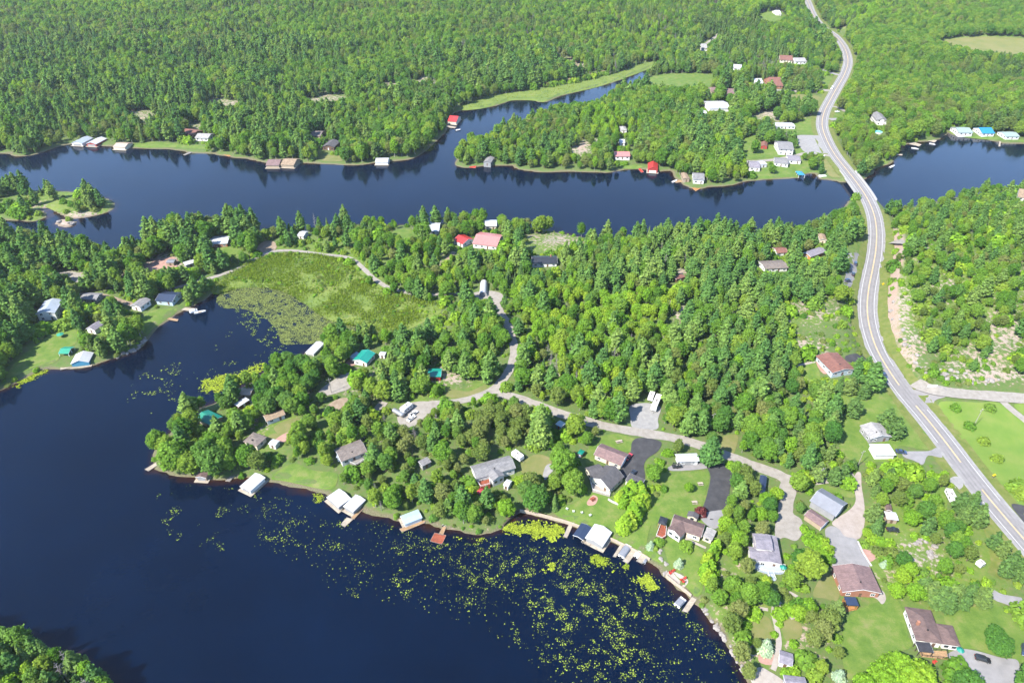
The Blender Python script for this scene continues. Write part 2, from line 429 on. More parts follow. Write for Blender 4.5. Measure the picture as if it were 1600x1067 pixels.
# ground: forest floor, rock and grassy scrub blended by survey fields and noise
m, nt, o = newmat('ground')
at = N(nt, 'ShaderNodeAttribute', attribute_name='cover')
sep = N(nt, 'ShaderNodeSeparateColor')
nt.links.new(at.outputs['Color'], sep.inputs[0])
ge = N(nt, 'ShaderNodeNewGeometry')
n1 = noise(nt, 0.08, 6, 0.6, 'World'); n2 = noise(nt, 0.5, 5, 0.65, 'World'); n3 = noise(nt, 2.5, 4, 0.6, 'World')
floor_ = ramp(nt, n2, [(0.25, (0.038, 0.066, 0.018)), (0.45, (0.058, 0.092, 0.022)), (0.6, (0.07, 0.085, 0.03)), (0.8, (0.095, 0.08, 0.045))])
grass_ = ramp(nt, n2, [(0.25, (0.05, 0.09, 0.013)), (0.5, (0.075, 0.115, 0.02)), (0.75, (0.11, 0.115, 0.035))])
rock_ = ramp(nt, n3, [(0.2, (0.11, 0.092, 0.08)), (0.5, (0.21, 0.178, 0.15)), (0.8, (0.29, 0.255, 0.22))])
rock_ = mixc(nt, maprange(nt, n1, 0.35, 0.65), rock_, mixc(nt, 1.0, rock_, (1.03, 0.9, 0.84), 'MULTIPLY'))
fr = maprange(nt, math_(nt, 'ADD', sep.outputs[0], math_(nt, 'MULTIPLY', math_(nt, 'SUBTRACT', n2, 0.5), 2.4)), 0.42, 0.66)
fg = maprange(nt, math_(nt, 'ADD', sep.outputs[1], math_(nt, 'MULTIPLY', math_(nt, 'SUBTRACT', n1, 0.5), 0.9)), 0.4, 0.62)
c1 = mixc(nt, fg, floor_, grass_)
c2 = mixc(nt, fr, c1, rock_)
nz = N(nt, 'ShaderNodeSeparateXYZ')
nt.links.new(ge.outputs['Normal'], nz.inputs[0])
steep = maprange(nt, nz.outputs[2], 0.90, 0.78)
ps = N(nt, 'ShaderNodeSeparateXYZ')
nt.links.new(ge.outputs['Position'], ps.inputs[0])
c3 = mixc(nt, steep, c2, mixc(nt, 1.0, rock_, (1.0, 0.93, 0.87), 'MULTIPLY'))
shore = math_(nt, 'MULTIPLY', maprange(nt, math_(nt, 'ADD', ps.outputs[2], math_(nt, 'MULTIPLY', math_(nt, 'SUBTRACT', n1, 0.5), 2.0)), 0.75, 0.35), 0.7)
c4 = mixc(nt, shore, c3, ramp(nt, n3, [(0.3, (0.05, 0.037, 0.025)), (0.7, (0.14, 0.11, 0.08))]))
pbsdf(nt, o, c4, 0.95, 0, 0.15, bumpv=n3, bs=0.6, bd=0.25)

GGAIN = dict(lawn=.47, lawn_dry=.44, field=.50, asphalt=.66, asphalt_worn=.68, gravel_grey=.5, asphalt_pale=.52, marsh=.6)
def groundmat(name, stops, sc=0.5, rough=0.95, bs=0.4, bd=0.08, sc2=6.0, amt=0.5):
    stops = [(p_, np.array(c_) * GGAIN.get(name, 0.44)) for p_, c_ in stops]
    m, nt, o = newmat(name)
    a = noise(nt, sc, 6, 0.65, 'World'); b = noise(nt, sc2, 4, 0.6, 'World')
    f = math_(nt, 'ADD', math_(nt, 'MULTIPLY', a, 1 - amt * 0.5), math_(nt, 'MULTIPLY', b, amt * 0.5))
    pbsdf(nt, o, ramp(nt, f, stops), rough, 0, 0.2, bumpv=b, bs=bs, bd=bd)
groundmat('lawn', [(0.32, (0.085, 0.165, 0.022)), (0.44, (0.12, 0.21, 0.03)), (0.53, (0.155, 0.235, 0.04)), (0.62, (0.215, 0.25, 0.07)), (0.74, (0.27, 0.25, 0.11))], 0.22, sc2=2.5)
groundmat('lawn_dry', [(0.3, (0.15, 0.2, 0.045)), (0.5, (0.22, 0.23, 0.075)), (0.7, (0.30, 0.26, 0.12))], 0.2)
groundmat('field', [(0.3, (0.12, 0.225, 0.03)), (0.5, (0.165, 0.26, 0.04)), (0.7, (0.23, 0.28, 0.065))], 0.1)
groundmat('meadow', [(0.3, (0.17, 0.215, 0.05)), (0.5, (0.24, 0.25, 0.075)), (0.7, (0.30, 0.27, 0.11))], 0.06)
groundmat('marsh', [(0.28, (0.08, 0.13, 0.028)), (0.42, (0.115, 0.17, 0.033)), (0.55, (0.155, 0.205, 0.04)), (0.72, (0.19, 0.19, 0.065))], 0.05)
groundmat('verge', [(0.3, (0.11, 0.17, 0.03)), (0.5, (0.18, 0.22, 0.045)), (0.7, (0.27, 0.25, 0.10))], 0.4)
groundmat('gravel', [(0.3, (0.28, 0.25, 0.215)), (0.5, (0.385, 0.35, 0.305)), (0.7, (0.47, 0.43, 0.385))], 0.5)
groundmat('gravel_pink', [(0.3, (0.35, 0.29, 0.25)), (0.5, (0.45, 0.385, 0.34)), (0.7, (0.53, 0.46, 0.41))], 0.5)
groundmat('gravel_grey', [(0.3, (0.24, 0.235, 0.23)), (0.5, (0.32, 0.31, 0.30)), (0.7, (0.40, 0.39, 0.37))], 0.5)
groundmat('dirt', [(0.3, (0.24, 0.17, 0.11)), (0.5, (0.36, 0.27, 0.19)), (0.7, (0.46, 0.37, 0.27))], 0.4)
groundmat('asphalt_dark', [(0.3, (0.045, 0.045, 0.05)), (0.5, (0.07, 0.07, 0.075)), (0.7, (0.11, 0.105, 0.11))], 0.35)
groundmat('asphalt', [(0.3, (0.175, 0.165, 0.163)), (0.5, (0.215, 0.203, 0.20)), (0.7, (0.26, 0.247, 0.243))], 0.25)
groundmat('asphalt_worn', [(0.3, (0.145, 0.137, 0.136)), (0.5, (0.185, 0.175, 0.173)), (0.7, (0.225, 0.214, 0.21))], 0.3)
groundmat('asphalt_pale', [(0.3, (0.22, 0.215, 0.215)), (0.5, (0.28, 0.27, 0.27)), (0.7, (0.34, 0.33, 0.33))], 0.3)
groundmat('patio_pink', [(0.3, (0.40, 0.22, 0.17)), (0.5, (0.50, 0.30, 0.24)), (0.7, (0.56, 0.38, 0.31))], 0.6)
groundmat('patio_pale', [(0.3, (0.36, 0.31, 0.27)), (0.5, (0.45, 0.40, 0.35)), (0.7, (0.52, 0.47, 0.42))], 0.6)
groundmat('rock_bare', [(0.25, (0.20, 0.16, 0.12)), (0.42, (0.34, 0.28, 0.21)), (0.58, (0.45, 0.39, 0.32)), (0.75, (0.30, 0.30, 0.13))], 0.25, 0.95, 0.8, 0.25, 1.8, 0.8)
plain('line_white', (0.58, 0.58, 0.57), 0.7, 0.15, 0.6)
plain('line_yellow', (0.72, 0.50, 0.22), 0.7, 0.15, 0.6)

# lake water
m, nt, o = newmat('lake_water')
at = N(nt, 'ShaderNodeAttribute', attribute_name='shallow')
wn_ = noise(nt, 0.02, 5, 0.6, 'World')
deep = ramp(nt, wn_, [(0.3, (0.0003, 0.0020, 0.0072)), (0.6, (0.0005, 0.0033, 0.0115)), (0.8, (0.0008, 0.0048, 0.0165))])
shf = math_(nt, 'ADD', at.outputs['Fac'], math_(nt, 'MULTIPLY', math_(nt, 'SUBTRACT', noise(nt, 0.35, 4, 0.6, 'World'), 0.5), 0.5))
colw = mixc(nt, maprange(nt, shf, 0.35, 0.95), deep, (0.022, 0.009, 0.003))
gw = N(nt, 'ShaderNodeNewGeometry')
mp = N(nt, 'ShaderNodeMapping')
mp.inputs['Scale'].default_value = (0.55, 1.0, 1.0)
nt.links.new(gw.outputs['Position'], mp.inputs['Vector'])
mp2 = N(nt, 'ShaderNodeMapping')
mp2.inputs['Scale'].default_value = (0.25, 1.0, 1.0)
mp2.inputs['Rotation'].default_value = (0, 0, 0.35)
nt.links.new(gw.outputs['Position'], mp2.inputs['Vector'])
rip = math_(nt, 'ADD', noise(nt, 0.9, 4, 0.6, vec=mp.outputs[0]), math_(nt, 'MULTIPLY', noise(nt, 0.12, 3, 0.5, vec=mp.outputs[0]), 1.2))
b = pbsdf(nt, o, colw, 0.07, 0, 0.26, bumpv=rip, bs=0.22, bd=0.10)
nt.links.new(maprange(nt, noise(nt, 0.03, 5, 0.65, vec=mp2.outputs[0]), 0.35, 0.68, 0.04, 0.17), b.inputs['Roughness'])
b.inputs['IOR'].default_value = 1.333
b.inputs['Specular Tint'].default_value = (0.62, 0.8, 1.0, 1)

# ------------------------------------------------------------------ mesh helpers
class MB:
    def __init__(s):
        s.v = []; s.f = []; s.m = []
    def add(s, vs, fs, mi=0):
        b0 = len(s.v)
        s.v += [tuple(q) for q in vs]
        s.f += [tuple(i + b0 for i in f) for f in fs]
        s.m += [mi] * len(fs)
    def box(s, x0, x1, y0, y1, z0, z1, mi=0):
        s.add([(x0, y0, z0), (x1, y0, z0), (x1, y1, z0), (x0, y1, z0), (x0, y0, z1), (x1, y0, z1), (x1, y1, z1), (x0, y1, z1)],
              [(3, 2, 1, 0), (4, 5, 6, 7), (0, 1, 5, 4), (1, 2, 6, 5), (2, 3, 7, 6), (3, 0, 4, 7)], mi)
    def tube(s, p0, p1, r0, r1, n=6, mi=0):
        p0, p1 = Vector(p0), Vector(p1)
        d = (p1 - p0).normalized()
        a = d.orthogonal().normalized(); b_ = d.cross(a)
        vs = []
        for p, r in ((p0, r0), (p1, r1)):
            for i in range(n):
                t = 2 * math.pi * i / n
                vs.append(p + a * (r * math.cos(t)) + b_ * (r * math.sin(t)))
        fs = [(i, (i + 1) % n, n + (i + 1) % n, n + i) for i in range(n)]
        fs += [tuple(range(n))[::-1], tuple(range(n, 2 * n))]
        s.add(vs, fs, mi)
    def prism(s, prof, y0, y1, mi=0):
        """profile of (x,z) points extruded along y"""
        n = len(prof)
        vs = [(x, y0, z) for x, z in prof] + [(x, y1, z) for x, z in prof]
        s.add(vs, [tuple(range(n)), tuple(range(n, 2 * n))[::-1]] + [(i, n + i, n + (i + 1) % n, (i + 1) % n) for i in range(n)], mi)
    def mesh(s, name, mats, smooth=False):
        me = bpy.data.meshes.new(name)
        me.from_pydata(s.v, [], s.f)
        for q in (mats if isinstance(mats, (list, tuple)) else [mats]):
            me.materials.append(MATS[q])
        if any(s.m):
            me.polygons.foreach_set('material_index', s.m)
        if smooth:
            me.polygons.foreach_set('use_smooth', [True] * len(s.f))
        bmx = bmesh.new(); bmx.from_mesh(me); bmesh.ops.recalc_face_normals(bmx, faces=bmx.faces); bmx.to_mesh(me); bmx.free()
        return me
    def build(s, name, mats, parent=None, smooth=False):
        return link(name, s.mesh(name, mats, smooth), parent)
def link(name, me, parent=None, loc=None, rz=None):
    ob = bpy.data.objects.new(name, me)
    COL.objects.link(ob)
    if parent is not None:
        ob.parent = parent
    if loc is not None:
        ob.location = loc
    if rz is not None:
        ob.rotation_euler = (0, 0, rz)
    return ob
def tag(ob, label=None, cat=None, group=None, kind=None):
    if label: ob['label'] = label
    if cat: ob['category'] = cat
    if group: ob['group'] = group
    if kind: ob['kind'] = kind
    return ob
def thing(name, label, cat, loc, rz=0.0, group=None):
    return tag(link(name, None, None, loc, rz), label, cat, group)
def pydata(name, verts, faces, mat, smooth=False):
    """fast mesh from numpy arrays of equal-sized faces"""
    me = bpy.data.meshes.new(name)
    verts = np.asarray(verts, np.float32); faces = np.asarray(faces, np.int32)
    nf, k_ = faces.shape
    me.vertices.add(len(verts)); me.vertices.foreach_set('co', verts.ravel())
    me.loops.add(nf * k_); me.loops.foreach_set('vertex_index', faces.ravel())
    me.polygons.add(nf)
    me.polygons.foreach_set('loop_start', np.arange(nf, dtype=np.int32) * k_)
    me.polygons.foreach_set('loop_total', np.full(nf, k_, np.int32))
    if smooth:
        me.polygons.foreach_set('use_smooth', np.ones(nf, bool))
    me.update(calc_edges=True)
    if mat:
        me.materials.append(MATS[mat])
    return me

# ------------------------------------------------------------------ ground and lake
def px_of(x, y, z=0):
    zc = y * CP + (CAM_H - z) * SP
    zc = np.where(zc < 5, 5, zc)
    return 800 + FPX * x / zc, 533.5 + FPX * ((CAM_H - z) * CP - y * SP) / zc
PXG, PYG = px_of(XX, YY, 2.0)
def blobs(lst):
    F = np.zeros(XX.shape)
    for (a, b, ra, rb, s_) in lst:
        F = np.maximum(F, s_ * np.exp(-(((PXG - a) / ra) ** 2 + ((PYG - b) / rb) ** 2) * 0.7))
    return F
ROCK = [(1400, 500, 22, 45, .6), (1415, 560, 25, 40, .6), (1470, 480, 40, 30, .5), (1440, 425, 35, 25, .5), (1560, 540, 50, 40, .6), (1520, 580, 60, 25, .6), (1590, 470, 30, 30, .5), (1270, 500, 45, 25, .5), (1255, 555, 40, 18, .55),
        (870, 378, 45, 18, .62), (830, 372, 25, 12, .55), (1060, 440, 12, 8, .8), (1060, 500, 14, 14, .7), (690, 400, 10, 18, .5), (780, 410, 25, 15, .5), (905, 95, 20, 15, .8), (610, 136, 30, 10, .55), (505, 156, 50, 12, .55), (658, 128, 25, 10, .55),
        (220, 182, 35, 16, .55), (348, 162, 45, 12, .55), (305, 197, 25, 8, .5), (1225, 185, 30, 8, .6), (905, 235, 20, 12, .8), (930, 230, 14, 10, .6), (1190, 190, 30, 10, .6), (1040, 130, 30, 10, .5), (1200, 180, 25, 8, .7), (1430, 870, 60, 40, .5), (1410, 900, 40, 30, .45),
        (250, 412, 35, 18, .8), (200, 430, 60, 20, .5), (120, 430, 50, 14, .5), (130, 335, 45, 8, .7), (60, 320, 60, 10, .5), (100, 349, 30, 10, 1.0), (1190, 345 + 30, 40, 8, .5), (1545, 600, 60, 10, .75), (870, 590, 30, 20, .4), (700, 560, 60, 20, .35), (700, 590, 50, 15, .6), (560, 600, 60, 30, .4),
        (1170, 1000, 30, 60, .45), (1250, 1000, 40, 40, .45), (1180, 870, 20, 30, .5), (1140, 890, 20, 20, .4), (1130, 960, 20, 30, .45), (530, 20, 60, 12, .4), (650, 25, 60, 14, .35), (1190, 20, 20, 20, .5), (1320, 40, 15, 15, .6), (1500, 75, 60, 10, .3), (395, 620, 25, 25, .5), (410, 660, 30, 20, .4), (640, 680, 60, 40, .3), (670, 830, 70, 10, .5)]
GRASS = [(1420, 470, 60, 80, .8), (1520, 480, 110, 110, .6), (1340, 380, 20, 60, .8), (1270, 510, 70, 40, .5), (640, 380, 60, 30, .6), (500, 430, 160, 70, .8), (860, 385, 70, 30, .7), (1100, 130, 120, 25, .6), (1230, 230, 110, 60, .7), (1400, 860, 120, 120, .75), (1180, 950, 90, 120, .65),
         (960, 560, 100, 50, .45), (700, 620, 150, 60, .55), (450, 680, 120, 60, .55), (100, 320, 130, 30, .8), (100, 500, 130, 60, .55), (1330, 40, 60, 40, .6), (1500, 70, 110, 30, .7), (950, 100, 120, 30, .5), (1380, 230, 40, 60, .7), (1250, 30, 60, 40, .6), (860, 760, 80, 50, .6), (1050, 780, 120, 90, .6), (1500, 900, 120, 90, .7)]
CR, CG = blobs(ROCK), blobs(GRASS)
ny, nx = XX.shape
gv = np.stack([XX.ravel(), YY.ravel(), TZ.ravel()], 1)
ii = (np.arange(ny - 1)[:, None] * nx + np.arange(nx - 1)[None, :]).ravel()
gf = np.stack([ii, ii + 1, ii + 1 + nx, ii + nx], 1)
me = pydata('ground', gv, gf, 'ground', True)
ca = me.color_attributes.new('cover', 'FLOAT_COLOR', 'POINT')
ca.data.foreach_set('color', np.stack([CR.ravel(), CG.ravel(), np.zeros(gv.shape[0]), np.ones(gv.shape[0])], 1).astype(np.float32).ravel())
tag(link('ground', me), kind='structure')
# water: same survey grid, coarser away from the shores
jx = np.arange(0, nx, 2); jy = np.arange(0, ny, 2)
wx, wy = np.meshgrid(GX[jx], GY[jy])
wv = np.stack([wx.ravel(), wy.ravel(), np.zeros(wx.size)], 1)
q = (np.arange(len(jy) - 1)[:, None] * len(jx) + np.arange(len(jx) - 1)[None, :]).ravel()
wsd = SD[np.ix_(jy, jx)].ravel()
wf = np.stack([q, q + 1, q + 1 + len(jx), q + len(jx)], 1)
me = pydata('lake', wv, wf, 'lake_water', True)
sa = me.attributes.new('shallow', 'FLOAT', 'POINT')
sa.data.foreach_set('value', np.exp(np.minimum(wsd, 0) / 3.2).astype(np.float32))
tag(link('lake', me), kind='structure')

# ------------------------------------------------------------------ raster of places that stay open (no trees)
RX0, RY0, RC = -1160.0, 80.0, 1.5
RNX, RNY = int(2320 / RC), int(1440 / RC)
KEEP = np.zeros((RNY, RNX), np.uint8)      # 1 = sheet, 2 = building, both should stay in view
def rast(P, val=1, grow=0.0):
    P = np.asarray(P)[:, :2]
    lo, hi = P.min(0) - grow - 2, P.max(0) + grow + 2
    i0, i1 = int(max(0, (lo[0] - RX0) / RC)), int(min(RNX, (hi[0] - RX0) / RC + 1))
    j0, j1 = int(max(0, (lo[1] - RY0) / RC)), int(min(RNY, (hi[1] - RY0) / RC + 1))
    if i1 <= i0 or j1 <= j0:
        return
    xs, ys = np.meshgrid(RX0 + (np.arange(i0, i1) + .5) * RC, RY0 + (np.arange(j0, j1) + .5) * RC)
    msk = inpoly(xs, ys, P)
    if grow > 0:
        d, _ = segdist(xs, ys, P)
        msk |= d < grow
    sub = KEEP[j0:j1, i0:i1]
    sub[msk] = np.maximum(sub[msk], val)
def keep_at(x, y):
    i = np.clip(((x - RX0) / RC).astype(int), 0, RNX - 1); j = np.clip(((y - RY0) / RC).astype(int), 0, RNY - 1)
    return KEEP[j, i]

# ------------------------------------------------------------------ sheets laid on the ground
def sheet(name, pts, mat, off, smooth=True, wpts=None, step=4.0, keep=True, noise_=0.0):
    W = np.array([onland(a, b)[:2] for a, b in pts]) if wpts is None else np.asarray(wpts)[:, :2]
    if smooth:
        W = catmull(W, 4)
    if noise_:
        W = W + (np.stack([vnoise(W[:, 0] / 3, W[:, 1] / 3, 5), vnoise(W[:, 0] / 3, W[:, 1] / 3, 6)], 1) - .5) * noise_
    lo, hi = W.min(0), W.max(0)
    gx, gy = np.meshgrid(np.arange(lo[0] + step / 2, hi[0], step), np.arange(lo[1] + step / 2, hi[1], step))
    gx, gy = gx.ravel(), gy.ravel()
    if len(gx):
        d, _ = segdist(gx, gy, W)
        k_ = inpoly(gx, gy, W) & (d > step * 0.35)
        gx, gy = gx[k_], gy[k_]
    n = len(W)
    vin = [Vector((a, b)) for a, b in W] + [Vector((a, b)) for a, b in zip(gx, gy)]
    vo, eo, fo, *_ = delaunay_2d_cdt(vin, [(i, (i + 1) % n) for i in range(n)], [], 1, 1e-4)
    va = np.array([(p.x, p.y) for p in vo])
    z = np.maximum(sample(TZ, va[:, 0], va[:, 1]), 0.02) + off + .09
    me = pydata(name, np.column_stack([va, z]), np.array([list(f) for f in fo if len(f) == 3]), mat, True)
    fl = np.zeros(len(me.polygons) * 3); me.polygons.foreach_get('normal', fl)
    if fl.reshape(-1, 3)[:, 2].sum() < 0:
        me.flip_normals()
    if keep:
        rast(W, 1, 1.0)
    return tag(link(name, me), kind='structure')

def ribbon(name, C, half, mat, off, parent=None, zfix=None, offc=0.0, t0=None, t1=None, drape=True):
    """strip of half-width along a centre line; C (n,2) or (n,3)"""
    C = np.asarray(C, float)
    if C.shape[1] == 2:
        half = (half * (.82 + .4 * fbm(C[:, 0] / 4, C[:, 1] / 4, 19)))[:, None]
    T = np.gradient(C[:, :2], axis=0)
    T /= np.linalg.norm(T, axis=1)[:, None] + 1e-9
    Nn = np.stack([-T[:, 1], T[:, 0]], 1)
    Lp, Rp = C[:, :2] + Nn * (offc + half), C[:, :2] + Nn * (offc - half)
    if C.shape[1] == 3:
        zl = zr = C[:, 2] + off
    else:
        zl, zr = sample(TZ, Lp[:, 0], Lp[:, 1]) + off, sample(TZ, Rp[:, 0], Rp[:, 1]) + off
        zc = sample(TZ, C[:, 0], C[:, 1]) + off
        zl, zr = np.maximum(zl, zc - .05) + .09, np.maximum(zr, zc - .05) + .09
    V = np.concatenate([np.column_stack([Lp, zl]), np.column_stack([Rp, zr])])
    n = len(C); i_ = np.arange(n - 1)
    me = pydata(name, V, np.stack([n + i_, n + i_ + 1, i_ + 1, i_], 1), mat, True)
    ob = link(name, me, parent)
    if parent is None:
        tag(ob, kind='structure')
    return ob, np.concatenate([Lp, Rp[::-1]])
def resamp(C, step=2.0):
    d = np.concatenate([[0], np.cumsum(np.linalg.norm(np.diff(C[:, :2], axis=0), axis=1))])
    t = np.arange(0, d[-1], step)
    return np.stack([np.interp(t, d, C[:, k_]) for k_ in range(C.shape[1])], 1)

# highway: gravel shoulder, asphalt, painted lines
HWR = resamp(HW, 3.0)
shl, pl = ribbon('road_shoulder', HWR, 5.5, 'gravel_grey', -0.04)
road, _ = ribbon('highway', HWR, 4.35, 'asphalt', 0.0)
rast(pl, 1, 0.5)
# junction gaps in the painted lines by station
JN = unp(1440, 606, 3.2); JD = unp(1470, 700, 3.2); JB = unp(1497, 752, 3.2)
def dash(offc, half, mat, gaps):
    C = HWR
    T = np.gradient(C[:, :2], axis=0); T /= np.linalg.norm(T, axis=1)[:, None]
    P = C[:, :2] + np.stack([-T[:, 1], T[:, 0]], 1) * offc
    ok = np.ones(len(C), bool)
    for (gx_, gy_, r_) in gaps:
        ok &= np.hypot(P[:, 0] - gx_, P[:, 1] - gy_) > r_
    s_ = 0
    while s_ < len(C):
        if not ok[s_]:
            s_ += 1; continue
        e_ = s_
        while e_ + 1 < len(C) and ok[e_ + 1]:
            e_ += 1
        if e_ - s_ > 2:
            ribbon('painted_line', C[s_:e_ + 1], half, mat, 0.035, road, offc=offc)
        s_ = e_ + 1
for o_ in (-2.6, -.95, .95, 2.6):
    ribbon('wheel_path', HWR, .38, 'asphalt_worn', 0.014, road, offc=o_)
jA = unp(1425, 598, 3.2); jB_ = unp(1418, 618, 3.2)
dash(-3.55, 0.11, 'line_white', [(*unp(1458, 708, 3.2), 7), (*unp(1500, 760, 3.2), 9)])
dash(3.55, 0.11, 'line_white', [(*unp(1437, 606, 3.2), 16), (*unp(1597, 808, 3.2), 9)])
dash(0.17, 0.10, 'line_yellow', [(*jB_, 6), (*unp(1512, 745, 3.2), 6)])
dash(-0.17, 0.10, 'line_yellow', [(*jB_, 6), (*unp(1512, 745, 3.2), 6)])

LANES = []
def lane(pts, half, mat, off=0.10, name='lane', keep=True):
    C = resamp(catmull(np.array([onland(a, b)[:2] for a, b in pts]), 6, closed=False), 2.0)
    ob, P = ribbon(name, C, half, mat, off)
    LANES.append(C)
    if keep:
        rast(P, 1, 0.8)
    return ob
def lanes():
    lane([(1428, 600), (1450, 609), (1480, 613), (1530, 618), (1600, 623), (1700, 632)], 3.4, 'gravel', .05, 'side_road')
    lane([(1567, 628), (1580, 640), (1600, 656), (1640, 690)], 1.6, 'gravel', .12)
    lane([(640, 640), (670, 632), (705, 629), (740, 622), (765, 612), (782, 598), (796, 578), (803, 555), (801, 530), (792, 505), (780, 485), (770, 468), (755, 462)], 2.1, 'gravel', .12, 'gravel_lane')
    lane([(765, 612), (800, 620), (840, 634), (880, 648), (925, 661), (960, 669), (1000, 676), (1045, 683), (1085, 693), (1120, 706), (1160, 721), (1195, 734), (1222, 745), (1233, 760), (1228, 790), (1226, 812), (1222, 832)], 2.6, 'gravel', .13, 'gravel_lane')
    lane([(1215, 742), (1250, 752), (1290, 750), (1335, 744)], 2.0, 'gravel', .11, 'gravel_lane', False)
    lane([(608, 450), (600, 446), (585, 436), (572, 424), (556, 409), (540, 402), (505, 398), (470, 393), (440, 392), (416, 396), (395, 408), (370, 421), (345, 430), (318, 438), (290, 446), (268, 452)], 1.45, 'gravel', .12, 'gravel_lane')
    lane([(755, 462), (715, 459), (680, 461), (640, 458), (606, 449)], 1.45, 'gravel', .12, 'gravel_lane', False)
    lane([(125, 459), (160, 462), (190, 471), (212, 478)], 1.6, 'dirt', .10, 'track')
    lane([(710, 394), (700, 405), (690, 414), (684, 420)], 1.5, 'dirt', .10, 'track')
    lane([(884, 424), (876, 432), (868, 445)], 1.5, 'dirt', .10, 'track')
    lane([(600, 628), (592, 638), (583, 646)], 2.2, 'gravel', .10, 'track')
    lane([(1600, 943), (1575, 938), (1553, 930), (1545, 920)], 2.2, 'asphalt_pale', .12, 'driveway')
    lane([(1530, 790), (1545, 822), (1556, 850), (1560, 880), (1552, 905)], 2.4, 'verge', .06, 'grass_track')
    lane([(1365, 442), (1380, 435), (1396, 440 - 62)], 1.0, 'gravel', .05, 'track', False) if False else None
    lane([(1384, 379), (1397, 381), (1415, 383)], 2.0, 'gravel', .10, 'track')
    lane([(1300, 142), (1275, 142), (1240, 143), (1200, 140), (1160, 136)], 3.2, 'gravel', .12, 'track')
    lane([(1312, 118), (1290, 112), (1280, 108)], 3.0, 'gravel_grey', .12, 'driveway')
    lane([(1296, 187), (1312, 187), (1322, 187)], 3.0, 'gravel_grey', .12, 'driveway')
    lane([(1296, 167), (1308, 168), (1322, 176)], 2.0, 'gravel', .12, 'driveway')
    lane([(1312, 247), (1290, 243), (1260, 240), (1230, 247), (1190, 252), (1165, 253)], 2.2, 'gravel', .12, 'driveway')
    lane([(1010, 138), (1040, 138), (1080, 138), (1110, 140)], 1.8, 'dirt', .10, 'track')
    lane([(870, 86), (888, 95), (905, 105), (916, 112)], 3.0, 'dirt', .10, 'track')
    lane([(700, 158), (740, 143), (790, 134), (850, 130), (900, 122), (950, 110)], 2.0, 'dirt', .10, 'track')
    lane([(1125, 57), (1115, 63), (1100, 72)], 2.5, 'gravel', .10, 'track')
    lane([(480, 163), (510, 160), (540, 155)], 2.5, 'dirt', .10, 'track')
    lane([(1210, 945), (1209, 960), (1214, 982), (1217, 1003), (1214, 1023), (1209, 1044), (1205, 1053)], 0.85, 'patio_pale', .14, 'path')
    lane([(1207, 921), (1212, 935), (1218, 943), (1234, 960), (1240, 968)], 0.8, 'patio_pale', .13, 'path')
    lane([(1171, 949), (1190, 951), (1208, 954)], 0.6, 'patio_pale', .12, 'path')
    lane([(1228, 923), (1240, 929), (1252, 936)], 0.6, 'patio_pale', .12, 'path')
    lane([(1071, 841), (1085, 848), (1100, 855), (1109, 859)], 0.55, 'patio_pale', .13, 'path')
    lane([(1240, 573), (1258, 569), (1276, 565)], 0.7, 'patio_pale', .13, 'path')
lanes()

